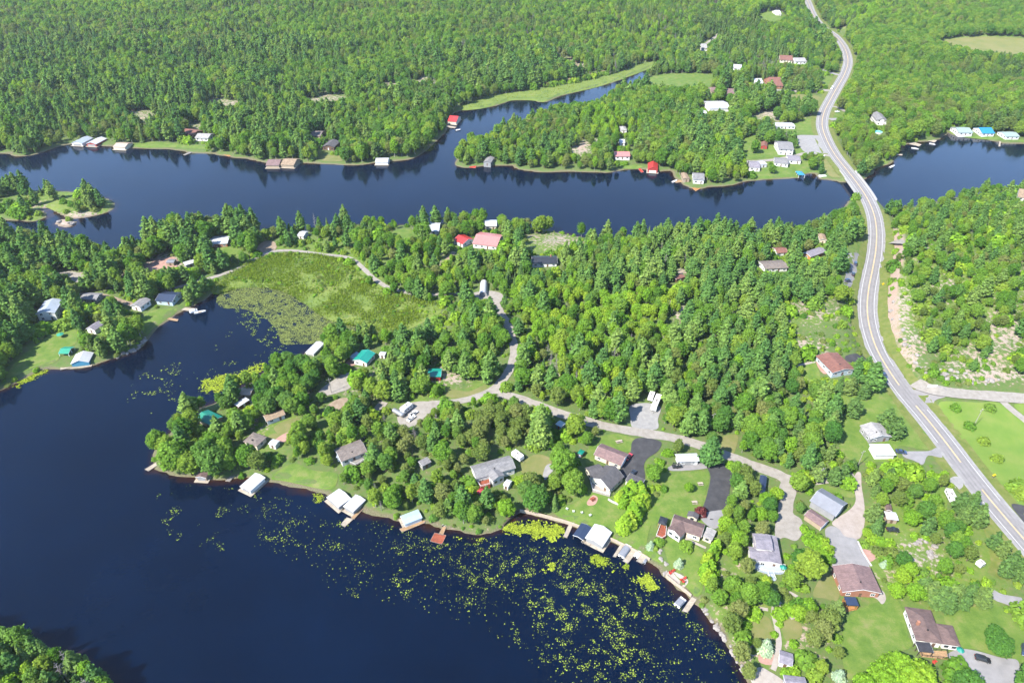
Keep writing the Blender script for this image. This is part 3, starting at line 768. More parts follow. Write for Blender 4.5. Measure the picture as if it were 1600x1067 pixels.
SHEETS = [
 ('lawn', [(866, 802), (880, 793), (900, 785), (917, 772), (937, 770), (958, 776), (978, 786), (990, 800), (982, 820), (984, 834), (1005, 822), (1020, 800), (1040, 785), (1022, 812), (1014, 830), (1012, 852), (1030, 868), (1034, 880), (1005, 866), (962, 843), (921, 827), (893, 816)], 'lawn', .05),
 ('lawn', [(1046, 746), (1072, 738), (1103, 737), (1108, 748), (1100, 775), (1093, 797), (1070, 800), (1050, 803), (1036, 812), (1018, 820), (1030, 790), (1040, 770)], 'lawn', .05),
 ('lawn', [(1040, 843), (1075, 846), (1095, 858), (1100, 862), (1095, 890), (1098, 920), (1088, 932), (1075, 920), (1052, 895), (1042, 872)], 'lawn', .05),
 ('lawn', [(936, 684), (962, 678), (990, 685), (996, 692), (985, 706), (965, 703), (940, 696)], 'lawn', .05),
 ('lawn', [(915, 712), (926, 690), (936, 696), (928, 712), (930, 724), (918, 728)], 'lawn', .05),
 ('lawn', [(812, 726), (836, 710), (858, 715), (862, 730), (852, 745), (830, 742), (815, 738)], 'lawn_dry', .05),
 ('lawn', [(1300, 615), (1330, 605), (1380, 596), (1404, 620), (1436, 658), (1464, 694), (1448, 703), (1404, 697), (1402, 716), (1375, 722), (1345, 722), (1318, 712), (1308, 680), (1312, 650)], 'lawn', .05),
 ('lawn', [(1257, 572), (1272, 566), (1282, 590), (1270, 600), (1256, 592)], 'lawn', .05),
 ('field', [(1466, 633), (1485, 627), (1530, 629), (1562, 630), (1600, 660), (1680, 700), (1700, 850), (1600, 795), (1570, 780), (1545, 745), (1515, 705), (1488, 670)], 'field', .05),
 ('field', [(1585, 632), (1640, 636), (1680, 690), (1610, 656)], 'field', .05),
 ('lawn', [(1320, 975), (1335, 955), (1378, 938), (1392, 930), (1408, 948), (1418, 990), (1424, 1010), (1400, 1020), (1370, 1040), (1330, 1062), (1318, 1040), (1315, 1000)], 'lawn', .05),
 ('lawn', [(1292, 892), (1302, 890), (1312, 925), (1305, 940), (1290, 935), (1270, 930), (1280, 905)], 'lawn_dry', .05),
 ('lawn', [(1480, 950), (1500, 945), (1545, 940), (1575, 960), (1600, 985), (1610, 1040), (1590, 1032), (1555, 1024), (1525, 1014), (1500, 1010), (1490, 985), (1475, 970)], 'lawn', .05),
 ('lawn', [(1458, 765), (1475, 760), (1480, 790), (1474, 810), (1460, 808)], 'lawn', .05),
 ('lawn', [(424, 748), (440, 732), (462, 725), (490, 735), (520, 738), (528, 745), (522, 762), (505, 764), (470, 757), (435, 750)], 'lawn', .05),
 ('lawn', [(428, 668), (450, 656), (470, 655), (462, 672), (440, 680)], 'lawn_dry', .05),
 ('lawn', [(412, 690), (425, 678), (440, 680), (420, 695)], 'lawn_dry', .05),
 ('lawn', [(8, 590), (30, 560), (60, 538), (85, 520), (118, 515), (120, 535), (100, 548), (88, 565), (60, 572), (30, 585)], 'lawn', .05),
 ('lawn', [(222, 500), (235, 486), (270, 482), (276, 486), (258, 500), (240, 512), (228, 522)], 'lawn', .05),
 ('lawn', [(335, 392), (350, 386), (372, 388), (380, 398), (360, 402), (340, 400)], 'lawn', .05),
 ('lawn', [(610, 366), (630, 358), (648, 362), (646, 374), (625, 376)], 'lawn', .05),
 ('lawn', [(690, 605), (730, 612), (756, 602), (760, 610), (740, 618), (705, 622)], 'lawn_dry', .05),
 ('lawn', [(1258, 736), (1285, 756), (1332, 770), (1330, 778), (1300, 770), (1280, 760)], 'lawn', .05),
 ('lawn', [(1172, 985), (1176, 963), (1200, 964), (1208, 985), (1208, 1002), (1185, 1000), (1168, 996)], 'lawn_dry', .06),
 ('lawn', [(1222, 975), (1236, 966), (1252, 975), (1250, 995), (1228, 1000)], 'lawn_dry', .05),
 ('lawn', [(1120, 700), (1130, 682), (1152, 680), (1150, 700), (1142, 712)], 'lawn_dry', .05),
 ('lawn', [(1322, 388), (1342, 380), (1350, 370), (1352, 395), (1345, 398), (1326, 396)], 'lawn', .05),
 ('lawn', [(1218, 199), (1245, 192), (1265, 186), (1275, 208), (1250, 211), (1220, 210)], 'lawn', .05),
 ('lawn', [(1160, 247), (1165, 215), (1185, 222), (1200, 234), (1250, 235), (1256, 240), (1220, 245), (1180, 248)], 'lawn', .05),
 ('lawn', [(1182, 277), (1185, 264), (1215, 258), (1250, 256), (1262, 255), (1272, 262), (1250, 274), (1210, 278)], 'lawn', .05),
 ('lawn', [(1285, 250), (1306, 252), (1318, 268), (1325, 278), (1300, 277), (1292, 270)], 'lawn_dry', .05),
 ('lawn', [(1015, 122), (1050, 116), (1110, 118), (1112, 134), (1080, 136), (1020, 136)], 'lawn', .05),
 ('lawn', [(1185, 22), (1210, 18), (1228, 24), (1215, 34), (1190, 32)], 'lawn', .05),
 ('lawn', [(1290, 120), (1300, 122), (1294, 134), (1284, 132)], 'lawn', .05),
 ('lawn', [(1297, 174), (1318, 176), (1320, 184), (1298, 184)], 'lawn', .05),
 ('lawn', [(1210, 150), (1260, 148), (1282, 152), (1278, 160), (1240, 158)], 'lawn_dry', .05),
 ('lawn', [(1482, 205), (1500, 210), (1540, 213), (1600, 219), (1600, 222), (1550, 218), (1500, 212)], 'lawn', .05),
 ('lawn', [(500, 244), (530, 243), (535, 252), (505, 252)], 'lawn_dry', .05),
 ('lawn', [(205, 227), (240, 222), (285, 226), (320, 228), (318, 234), (270, 231), (225, 231)], 'lawn', .05),
 ('lawn', [(958, 262), (990, 258), (1004, 261), (990, 264)], 'lawn', .05),
 ('meadow', [(1470, 66), (1500, 60), (1550, 58), (1620, 66), (1640, 88), (1560, 86), (1510, 78)], 'meadow', .05),
 ('marsh', [(330, 455), (350, 435), (400, 410), (450, 400), (510, 404), (548, 418), (575, 445), (610, 462), (660, 472), (690, 486), (660, 505), (625, 519), (604, 519), (556, 509), (515, 500), (483, 480), (457, 462), (430, 452), (400, 449), (366, 452), (342, 460)], 'marsh', .06),
 ('marsh', [(715, 171), (745, 158), (790, 147), (850, 139), (900, 130), (960, 116), (1005, 100), (1033, 98), (1005, 112), (966, 126), (930, 137), (886, 147), (868, 152), (850, 159), (830, 156), (800, 156), (780, 163), (750, 169)], 'marsh', .06),
 ('marsh', [(60, 318), (90, 312), (120, 315), (110, 326), (92, 331), (75, 325)], 'marsh', .06),
 ('driveway', [(988, 690), (1002, 684), (1032, 690), (1028, 705), (1012, 716), (1006, 728), (1008, 745), (1002, 752), (975, 748), (968, 740), (975, 724), (985, 706)], 'asphalt_dark', .12),
 ('driveway', [(1104, 726), (1125, 722), (1145, 740), (1140, 765), (1138, 790), (1128, 800), (1118, 812), (1096, 806), (1104, 775), (1110, 745)], 'asphalt_dark', .12),
 ('driveway', [(1096, 803), (1130, 797), (1136, 805), (1124, 822), (1114, 826), (1098, 815)], 'asphalt_pale', .15),
 ('driveway', [(1048, 728), (1092, 722), (1106, 724), (1104, 732), (1050, 736)], 'asphalt', .10),
 ('driveway', [(1289, 828), (1298, 822), (1310, 826), (1320, 838), (1338, 843), (1345, 862), (1358, 886), (1310, 890), (1300, 882), (1292, 865), (1291, 845)], 'asphalt_pale', .13),
 ('gravel_yard', [(1300, 816), (1328, 796), (1337, 780), (1332, 755), (1338, 739), (1345, 740), (1346, 760), (1350, 785), (1351, 812), (1347, 834), (1339, 843), (1320, 838), (1310, 826)], 'gravel_pink', .11),
 ('gravel_yard', [(1222, 750), (1232, 752), (1240, 775), (1238, 800), (1252, 812), (1254, 830), (1244, 845), (1226, 840), (1212, 842), (1212, 815), (1222, 790), (1216, 770)], 'gravel', .10),
 ('gravel_yard', [(985, 634), (1010, 630), (1032, 636), (1028, 655), (1026, 671), (990, 669), (985, 652)], 'gravel_grey', .10),
 ('gravel_yard', [(625, 636), (650, 628), (675, 628), (690, 634), (672, 645), (655, 660), (640, 668), (622, 660)], 'gravel', .10),
 ('gravel_yard', [(498, 612), (520, 595), (545, 582), (556, 590), (548, 606), (528, 614), (508, 618)], 'gravel', .10),
 ('gravel_yard', [(505, 640), (525, 625), (545, 622), (540, 632), (520, 645)], 'dirt', .09),
 ('gravel_yard', [(222, 425), (240, 408), (270, 402), (278, 410), (270, 424), (240, 430)], 'patio_pink', .09),
 ('gravel_yard', [(400, 390), (412, 378), (428, 378), (432, 388), (420, 396), (405, 396)], 'dirt', .09),
 ('gravel_yard', [(84, 430), (110, 424), (135, 432), (132, 440), (105, 440)], 'gravel', .09),
 ('gravel_yard', [(740, 458), (770, 455), (786, 462), (778, 474), (752, 470)], 'gravel', .09),
 ('gravel_yard', [(1245, 213), (1270, 212), (1290, 216), (1302, 238), (1285, 240), (1262, 240), (1250, 230)], 'gravel_grey', .11),
 ('gravel_yard', [(1318, 400), (1330, 396), (1345, 398), (1350, 405), (1342, 425), (1350, 452), (1346, 462), (1336, 450), (1318, 446), (1322, 425)], 'asphalt_pale', .11),
 ('clearing', [(815, 385), (838, 366), (870, 364), (905, 372), (915, 384), (885, 392), (850, 398), (820, 397)], 'rock_bare', .06),
 ('clearing', [(1035, 448), (1052, 440), (1066, 444), (1058, 452), (1040, 456)], 'rock_bare', .06),
 ('clearing', [(1036, 505), (1055, 490), (1070, 500), (1066, 512), (1046, 512)], 'rock_bare', .06),
 ('clearing', [(1392, 470), (1408, 468), (1430, 500), (1440, 540), (1450, 570), (1430, 580), (1412, 560), (1400, 525)], 'rock_bare', .05),
 ('clearing', [(1530, 600), (1560, 590), (1600, 592), (1640, 606), (1600, 613), (1550, 610)], 'rock_bare', .06),
 ('clearing', [(1555, 540), (1575, 520), (1590, 530), (1580, 560), (1565, 580), (1550, 570)], 'rock_bare', .06),
 ('clearing', [(1240, 505), (1270, 492), (1290, 505), (1282, 520), (1256, 520)], 'rock_bare', .05),
 ('clearing', [(890, 240), (900, 228), (920, 228), (918, 240), (904, 244)], 'rock_bare', .06),
 ('clearing', [(1170, 186), (1200, 174), (1212, 180), (1208, 190), (1180, 194)], 'rock_bare', .06),
 ('clearing', [(196, 180), (215, 172), (238, 176), (244, 186), (220, 192)], 'dirt', .07),
 ('clearing', [(318, 162), (340, 154), (368, 158), (380, 166), (350, 170)], 'dirt', .07),
 ('clearing', [(470, 160), (500, 150), (540, 148), (546, 156), (510, 164)], 'dirt', .07),
 ('clearing', [(590, 138), (610, 130), (625, 134), (612, 142)], 'dirt', .07),
 ('clearing', [(645, 128), (665, 122), (672, 128), (655, 134)], 'dirt', .07),
 ('clearing', [(290, 196), (315, 192), (325, 198), (305, 203)], 'dirt', .07),
 ('clearing', [(1310, 46), (1322, 44), (1326, 54), (1316, 58)], 'dirt', .07),
 ('clearing', [(680, 600), (700, 594), (735, 598), (750, 592), (758, 598), (735, 606), (700, 606)], 'dirt', .07),
 ('clearing', [(1425, 850), (1450, 845), (1468, 856), (1462, 875), (1440, 880), (1425, 868)], 'rock_bare', .06),
 ('clearing', [(1346, 858), (1364, 862), (1368, 872), (1358, 878), (1350, 870)], 'patio_pink', .07),
 ('patio', [(917, 785), (926, 774), (934, 778), (930, 788), (920, 790)], 'patio_pink', .10),
 ('patio', [(1040, 901), (1050, 892), (1075, 906), (1066, 920), (1056, 914)], 'patio_pale', .10),
 ('patio', [(1188, 1020), (1208, 1016), (1206, 1038), (1186, 1034)], 'patio_pink', .10),
 ('patio', [(1174, 1056), (1186, 1042), (1204, 1050), (1224, 1064), (1226, 1080), (1200, 1078), (1176, 1068)], 'patio_pale', .11),
 ('patio', [(848, 744), (853, 728), (862, 725), (866, 733), (858, 742), (852, 750)], 'gravel_grey', .09),
 ('patio', [(1368, 922), (1380, 924), (1384, 936), (1378, 944), (1370, 936), (1358, 930)], 'patio_pale', .10),
 ('patio', [(1275, 566), (1288, 560), (1298, 580), (1286, 584)], 'patio_pink', .10),
 ('patio', [(428, 690), (440, 680), (452, 676), (446, 690)], 'patio_pink', .10),
 ('patio', [(544, 563), (552, 560), (558, 567), (550, 572), (538, 571)], 'patio_pink', .10),
 ('junction_apron', [(1418, 584), (1432, 597), (1452, 603), (1478, 608), (1478, 620), (1460, 627), (1454, 645), (1442, 637), (1428, 613)], 'asphalt', .17),
 ('driveway', [(1478, 1025), (1500, 1014), (1530, 1018), (1565, 1028), (1590, 1032), (1592, 1060), (1590, 1100), (1520, 1100), (1518, 1060), (1505, 1040)], 'asphalt_pale', .12),
 ('driveway', [(1413, 706), (1450, 705), (1464, 700), (1472, 715), (1450, 712), (1442, 726), (1428, 720), (1412, 714)], 'asphalt_pale', .12),
 ('driveway', [(1580, 788), (1610, 792), (1660, 800), (1640, 840), (1610, 832), (1596, 812)], 'asphalt_dark', .12),
 ('driveway', [(1484, 748), (1496, 745), (1505, 757), (1498, 765), (1486, 757)], 'gravel_grey', .16),
 ('driveway', [(1322, 556), (1350, 556), (1362, 560), (1358, 570), (1326, 566)], 'asphalt_dark', .12),
 ('verge', [(1372, 402), (1382, 395), (1385, 440), (1380, 480), (1388, 530), (1404, 570), (1426, 596), (1420, 598), (1398, 575), (1378, 535), (1371, 490), (1374, 440)], 'verge', .05),
]
for nm, pts, mt, off in SHEETS:
    if nm == 'clearing' and mt in ('rock_bare', 'dirt'):
        rast(np.array([onland(a, b)[:2] for a, b in pts]), 1, 0)
        continue
    sheet(nm, pts, mt, off, smooth=True, keep=True)
# grassy verge strip both sides of the highway
for sgn in (-1, 1):
    C = HWR[:, :2]
    T = np.gradient(C, axis=0); T /= np.linalg.norm(T, axis=1)[:, None]
    P = C + np.stack([-T[:, 1], T[:, 0]], 1) * sgn * 7.5
    ok = (sample(SD, P[:, 0], P[:, 1]) > 4) & (P[:, 1] < 1300)
    s_ = 0
    while s_ < len(P):
        if not ok[s_]:
            s_ += 1; continue
        e_ = s_
        while e_ + 1 < len(P) and ok[e_ + 1]:
            e_ += 1
        if e_ - s_ > 4:
            _, pl = ribbon('verge', P[s_:e_ + 1], 2.2, 'verge', 0.07)
            rast(pl, 1, 0)
        s_ = e_ + 1

# ------------------------------------------------------------------ bridge
b0 = int(np.argmin(np.hypot(HWR[:, 0] - unp(1325, 268, 3.2)[0], HWR[:, 1] - unp(1325, 268, 3.2)[1])))
b1 = int(np.argmin(np.hypot(HWR[:, 0] - unp(1356, 312, 3.2)[0], HWR[:, 1] - unp(1356, 312, 3.2)[1])))
b0, b1 = min(b0, b1), max(b0, b1)
BC = HWR[b0:b1 + 1]
br = thing('bridge', 'concrete highway bridge with low railings over the lake narrows', 'bridge', (BC[len(BC) // 2, 0], BC[len(BC) // 2, 1], 0))
o0 = np.array([br.location.x, br.location.y, 0])
def strip_solid(C, offc, half, z0, z1):
    T = np.gradient(C[:, :2], axis=0); T /= np.linalg.norm(T, axis=1)[:, None]
    Nn = np.stack([-T[:, 1], T[:, 0]], 1)
    L_, R_ = C[:, :2] + Nn * (offc + half), C[:, :2] + Nn * (offc - half)
    n = len(C)
    V = np.concatenate([np.column_stack([L_, C[:, 2] + z1]), np.column_stack([R_, C[:, 2] + z1]), np.column_stack([L_, C[:, 2] + z0]), np.column_stack([R_, C[:, 2] + z0])]) - o0
    F = []
    for i in range(n - 1):
        for a, b_ in ((0, 1), (1, 3), (3, 2), (2, 0)):
            F.append((a * n + i, a * n + i + 1, b_ * n + i + 1, b_ * n + i))
    F += [(0, n, 3 * n, 2 * n), (n - 1, 3 * n - 1, 4 * n - 1, 2 * n - 1)]
    return V, F
mb = MB(); mb.add(*strip_solid(BC, 0, 6.3, -1.1, -0.06)); mb.build('deck_slab', 'concrete', br)
for s_ in (-1, 1):
    mb = MB(); mb.add(*strip_solid(BC, s_ * 6.1, 0.18, -0.06, 0.75)); pr = mb.build('parapet', 'concrete', br)
    mb = MB(); mb.add(*strip_solid(BC, s_ * 6.1, 0.07, 0.95, 1.1))
    for i in range(0, len(BC), 1):
        T = BC[min(i + 1, len(BC) - 1), :2] - BC[max(i - 1, 0), :2]; T = T / np.linalg.norm(T)
        p = BC[i, :2] + np.array([-T[1], T[0]]) * s_ * 6.1 - o0[:2]
        mb.box(p[0] - .06, p[0] + .06, p[1] - .06, p[1] + .06, BC[i, 2] + .7, BC[i, 2] + 1.0)
    mb.build('rail', 'steel', pr)
for i in (len(BC) // 3, 2 * len(BC) // 3):
    T = BC[i + 1, :2] - BC[i - 1, :2]; T = T / np.linalg.norm(T); Nv = np.array([-T[1], T[0]])
    for w in (-4, 0, 4):
        mb = MB()
        p = BC[i, :2] + Nv * w - o0[:2]
        mb.tube((p[0], p[1], -2.8), (p[0], p[1], BC[i, 2] - 1.0), .6, .6, 10)
        mb.build('pier', 'concrete', br)

# ------------------------------------------------------------------ buildings
_cache = {}
def winmesh(w, h, frame):
    key = ('w', w, h, frame)
    if key not in _cache:
        mb = MB(); mb.box(-w / 2, w / 2, -.05, .03, -h / 2, h / 2)
        pane = mb.mesh('window', 'glass')
        mb = MB(); t = .11
        mb.box(-w / 2 - t, w / 2 + t, -.09, .03, h / 2, h / 2 + t); mb.box(-w / 2 - t, w / 2 + t, -.12, .03, -h / 2 - t, -h / 2)
        mb.box(-w / 2 - t, -w / 2, -.09, .03, -h / 2, h / 2); mb.box(w / 2, w / 2 + t, -.09, .03, -h / 2, h / 2)
        if w > 1.0:
            mb.box(-.04, .04, -.08, .03, -h / 2, h / 2)
        _cache[key] = (pane, mb.mesh('frame', 'frame_black' if frame == 'k' else 'trim_white'))
    return _cache[key]
def add_window(par, x, y, z, rz, w=1.3, h=1.1, frame='w', big=True):
    pane, fr = winmesh(w, h, frame)
    a = link('window', pane, par, (x, y, z), rz)
    if big:
        link('frame', fr, a)
BUILD = []
def building(name, label, cat, A, B, C, h=2.7, pitch=0.35, ridge='x', roof='roof_brown', wall='wall_white', over=0.45, water=False, win=1, door=1, gdoor=None, chim=None, vents=0, group=None,
             front_wall=None, open_front=False, frame='w', clear=1, floor=None):
    # the three readings are eave corners
    z0 = 0.0 if water else onland((A[0] + C[0]) / 2, (A[1] + C[1]) / 2, h)[2]
    a, b, c = (np.array(unp(*q_, z0 + h)) for q_ in (A, B, C))
    ux = (b - a) / np.linalg.norm(b - a); uy = np.array([-ux[1], ux[0]])
    W = float(np.dot(c - b, uy)); L = float(np.linalg.norm(b - a))
    if W < 0:
        W = -W; ux = -ux; uy = -uy
        if ridge == 'x': pass
        a, b = b, a
        base = a
    mid = (a + b) / 2 + uy * W / 2
    rz = math.atan2(ux[1], ux[0])
    W = max(W, 2.0); L = max(L, 2.0)
    if not water:
        cs = [mid + ux * sx * L / 2 + uy * sy * W / 2 for sx in (-1, 1) for sy in (-1, 1)]
        zs = [max(terr(q_[0], q_[1]), 0) for q_ in cs]
        zlow = min(zs) - z0 - 0.4
    else:
        zlow = -1.4
    s_px = FPX / proj(mid[0], mid[1], z0)[2]
    big = s_px > 2.2
    t = thing(name, label, cat, (mid[0], mid[1], z0), rz, group)
    l, w = L / 2 - over, W / 2 - over
    hl, hw = L / 2, W / 2
    th = 0.16
    # walls
    mb = MB()
    if ridge == 'x':
        pk = h + hw * pitch - .03; e = h + over * pitch - .03
        prof = [(-w, zlow), (w, zlow), (w, e), (0, pk), (-w, e)]
        n = 5
        vs = [(-l, y, z) for y, z in prof] + [(l, y, z) for y, z in prof]
        mb.add(vs, [tuple(range(n)), tuple(range(n, 2 * n))[::-1]] + [(i, n + i, n + (i + 1) % n, (i + 1) % n) for i in range(n)])
    elif ridge == 'y':
        pk = h + hl * pitch - .03; e = h + over * pitch - .03
        prof = [(-l, zlow), (l, zlow), (l, e), (0, pk), (-l, e)]
        mb.prism(prof, -w, w)
    elif ridge == 'barrel':
        n = 12
        prof = [(hl * .97 * math.cos(math.pi * i / n), h * .97 * math.sin(math.pi * i / n)) for i in range(n + 1)]
        mb.prism(prof, -hw + .15, hw - .15)
    else:
        mb.box(-l, l, -w, w, zlow, h - .02)
    if open_front:
        mb = MB()
        for sx in (-1, 1):
            for sy in (-1, 0, 1):
                mb = MB(); mb.box(sx * l - .1, sx * l + .1, sy * w - .1, sy * w + .1, zlow, h + .02)
                mb.build('post', 'wood_grey' if open_front is True else open_front, t)
    else:
        mb.build('wall', wall, t)
    # roof
    mb = MB()
    if ridge in 'xy' and len(ridge) == 1:
        a_, b_ = (hl, hw) if ridge == 'x' else (hw, hl)      # a_ along ridge, b_ across
        up = b_ * pitch
        pr = [(-b_, h), (0, h + up), (b_, h), (b_, h + th), (0, h + up + th), (-b_, h + th)]
        if ridge == 'x':
            n = 6
            vs = [(-a_, y, z) for y, z in pr] + [(a_, y, z) for y, z in pr]
            mb.add(vs, [(0, 1, 4, 5), (1, 2, 3, 4), (n + 5, n + 4, n + 1, n), (n + 4, n + 3, n + 2, n + 1)] + [(i, n + i, n + (i + 1) % n, (i + 1) % n) for i in range(n)])
        else:
            n = 6
            vs = [(x, -a_, z) for x, z in pr] + [(x, a_, z) for x, z in pr]
            mb.add(vs, [(0, 1, 4, 5), (1, 2, 3, 4), (n + 5, n + 4, n + 1, n), (n + 4, n + 3, n + 2, n + 1)] + [(i, n + i, n + (i + 1) % n, (i + 1) % n) for i in range(n)])
        top = h + up + th
    elif ridge == 'hip':
        sh = min(hl, hw); up = sh * pitch
        rx, ry = max(hl - sh, 0.05), max(hw - sh, 0.05)
        vs = [(-hl, -hw, h), (hl, -hw, h), (hl, hw, h), (-hl, hw, h), (-hl, -hw, h + th), (hl, -hw, h + th), (hl, hw, h + th), (-hl, hw, h + th)]
        if hl >= hw:
            vs += [(-rx, 0, h + th + up), (rx, 0, h + th + up)]
            fs = [(4, 5, 9, 8), (6, 7, 8, 9), (5, 6, 9), (7, 4, 8)]
        else:
            vs += [(0, -ry, h + th + up), (0, ry, h + th + up)]
            fs = [(4, 5, 8), (5, 6, 9, 8), (6, 7, 9), (7, 4, 8, 9)]
        mb.add(vs, fs + [(3, 2, 1, 0), (0, 1, 5, 4), (1, 2, 6, 5), (2, 3, 7, 6), (3, 0, 4, 7)])
        top = h + th + up
    elif ridge == 'barrel':
        n = 14
        o_ = [(hl * math.cos(math.pi * i / n), h * math.sin(math.pi * i / n)) for i in range(n + 1)]
        i_ = [(x * .975, z * .975) for x, z in o_]
        vs = [(x, -hw, z) for x, z in o_] + [(x, hw, z) for x, z in o_] + [(x, -hw, z) for x, z in i_] + [(x, hw, z) for x, z in i_]
        k_ = n + 1
        fs = [(i, i + 1, k_ + i + 1, k_ + i) for i in range(n)] + [(2 * k_ + i, 3 * k_ + i, 3 * k_ + i + 1, 2 * k_ + i + 1) for i in range(n)]
        fs += [(i, 2 * k_ + i, 2 * k_ + i + 1, i + 1) for i in range(n)] + [(k_ + i, k_ + i + 1, 3 * k_ + i + 1, 3 * k_ + i) for i in range(n)]
        mb.add(vs, fs); top = h
    else:
        mb.box(-hl, hl, -hw, hw, h, h + .22); top = h + .22
    rf = mb.build('roof', roof, t)
    if ridge == 'x' or ridge == 'y':
        # white fascia boards on the gable ends
        a_, b_ = (hl, hw) if ridge == 'x' else (hw, hl); up = b_ * pitch
        for sg in ((-1, 1) if big else ()):
            mb = MB()
            for (p0, p1) in (((-b_, h), (0, h + up)), ((0, h + up), (b_, h))):
                q0, q1 = sg * (a_ + .002), sg * (a_ + .05)
                vs = []
                for qq in (q0, q1):
                    for (yy_, zz_) in ((p0[0], p0[1] - .06), (p1[0], p1[1] - .06), (p1[0], p1[1] + th - .02), (p0[0], p0[1] + th - .02)):
                        vs.append((qq, yy_, zz_) if ridge == 'x' else (yy_, qq, zz_))
                mb.add(vs, [(0, 1, 2, 3), (7, 6, 5, 4), (0, 4, 5, 1), (1, 5, 6, 2), (2, 6, 7, 3), (3, 7, 4, 0)])
            mb.build('fascia', 'trim_white', t)
    fz = 1.55 if not water else 1.25
    rows = [fz] if h < 4.4 else [fz, fz + 2.7]
    if win and not open_front and ridge != 'barrel':
        for z in rows:
            n = max(1, int(2 * l / 3.3))
            for i in range(n):
                x = -l + (i + .5) * 2 * l / n
                if door and i == n // 2 and z == fz:
                    continue
                add_window(t, x, -w, z, 0, frame=frame, big=big, w=1.3 if 2 * l / n > 2 else .9)
                if big or win > 1:
                    add_window(t, x, w, z, math.pi, frame=frame, big=big)
            n = max(1, int(2 * w / 3.6))
            for i in range(n):
                y = -w + (i + .5) * 2 * w / n
                if gdoor != 'left':
                    add_window(t, -l, y, z, -math.pi / 2, frame=frame, big=big)
                if gdoor != 'right':
                    add_window(t, l, y, z, math.pi / 2, frame=frame, big=big)
    if door and not open_front and ridge != 'barrel':
        n = max(1, int(2 * l / 3.3)); x = -l + (n // 2 + .5) * 2 * l / n
        mb = MB(); mb.box(-.48, .48, -.06, .03, 0, 2.05)
        d = mb.build('door', 'wall_brown' if wall != 'wall_brown' else 'trim_white', t); d.location = (x, -w, .1)
        mb = MB(); mb.box(.32, .38, -.13, -.05, .95, 1.05); mb.build('handle', 'steel', d)
    if gdoor:
        mb = MB(); gw = min(2.4, (w if gdoor in ('left', 'right') else l) * 1.3)
        mb.box(-gw, gw, -.07, .03, 0, 2.3)
        for zz_ in (.57, 1.14, 1.71):
            mb.box(-gw, gw, -.10, -.07, zz_ - .03, zz_ + .03)
        d = mb.build('garage_door', 'wall_grey' if wall == 'wall_white' else 'trim_white', t)
        if gdoor == 'right': d.location = (l, 0, .05); d.rotation_euler = (0, 0, math.pi / 2)
        elif gdoor == 'left': d.location = (-l, 0, .05); d.rotation_euler = (0, 0, -math.pi / 2)
        else: d.location = (0, -w, .05)
    if chim:
        mb = MB(); cx, cy = chim[0] * hl, chim[1] * hw
        mb.box(cx - .35, cx + .35, cy - .35, cy + .35, h, top + .7); mb.box(cx - .42, cx + .42, cy - .42, cy + .42, top + .7, top + .82)
        mb.build('chimney', 'wall_brick', rf)
    for i in range(vents):
        fx = (i + 1) / (vents + 1) * 1.4 - .7
        mb = MB()
        zz_ = h + (hw * .55 * pitch if ridge == 'x' else hl * (1 - abs(fx)) * pitch)
        mb.box(fx * hl - .2, fx * hl + .2, -hw * .45 - .2, -hw * .45 + .2, zz_, zz_ + .5); mb.build('vent', 'frame_black', rf)
    cor = np.array([mid + ux * sx * hl + uy * sy * hw for sx, sy in ((-1, -1), (1, -1), (1, 1), (-1, 1))])
    rast(cor, 2, 2.0)
    if water and not open_front:      # walkway round the boathouse
        mb = MB(); mb.box(-hl - .7, hl + .7, -hw - .9, -w + .2, .25, .42); mb.box(-hl - .7, -l + .05, -w + .2, hw + .5, .25, .42); mb.box(l - .05, hl + .7, -w + .2, hw + .5, .25, .42)
        mb.build('walkway', 'wood_pale', t)
        mb = MB(); gw = l * .75
        mb.box(-gw, gw, -.06, .03, .1, 2.1); d = mb.build('boat_door', front_wall or 'wall_grey', t)
        if ridge == 'x': d.location = (-l, 0, 0.1); d.rotation_euler = (0, 0, -math.pi / 2); d.scale = (w / l, 1, 1)
        else: d.location = (0, -w, 0.1)
    BUILD.append((t, mid, ux, uy, hl, hw, z0, h))
    return t
def local_quad(t, pts, z):
    """plan readings at height z above the thing's base -> its local xy"""
    zb = t.location.z
    M = Matrix.Rotation(-t.rotation_euler.z, 2)
    out = []
    for p in pts:
        x, y = unp(*p, zb + z)
        v = M @ Vector((x - t.location.x, y - t.location.y))
        out.append((v.x, v.y))
    return out
def polyslab(name, t, pts, z0, z1, mat, rail=None, railmat='trim_white', railskip=()):
    Q = local_quad(t, pts, z1)
    n = len(Q)
    mb = MB()
    mb.add([(x, y, z0) for x, y in Q] + [(x, y, z1) for x, y in Q], [tuple(range(n))[::-1], tuple(range(n, 2 * n))] + [(i, (i + 1) % n, n + (i + 1) % n, n + i) for i in range(n)])
    d = mb.build(name, mat, t)
    if rail:
        mb = MB()
        for i in range(n):
            if i in railskip:
                continue
            p, q_ = Vector(Q[i]), Vector(Q[(i + 1) % n])
            m_ = max(1, int((q_ - p).length / 1.5))
            mb.tube((p.x, p.y, z1 + rail), (q_.x, q_.y, z1 + rail), .06, .06, 4)
            mb.tube((p.x, p.y, z1 + rail * .5), (q_.x, q_.y, z1 + rail * .5), .04, .04, 4)
            for k_ in range(m_ + 1):
                r_ = p.lerp(q_, k_ / m_)
                mb.box(r_.x - .05, r_.x + .05, r_.y - .05, r_.y + .05, z1 - .02, z1 + rail)
        mb.build('railing', railmat, d)
    rast(np.array([unp(*p, t.location.z + z1) for p in pts]), 1, 1.0)
    return d

bld = building
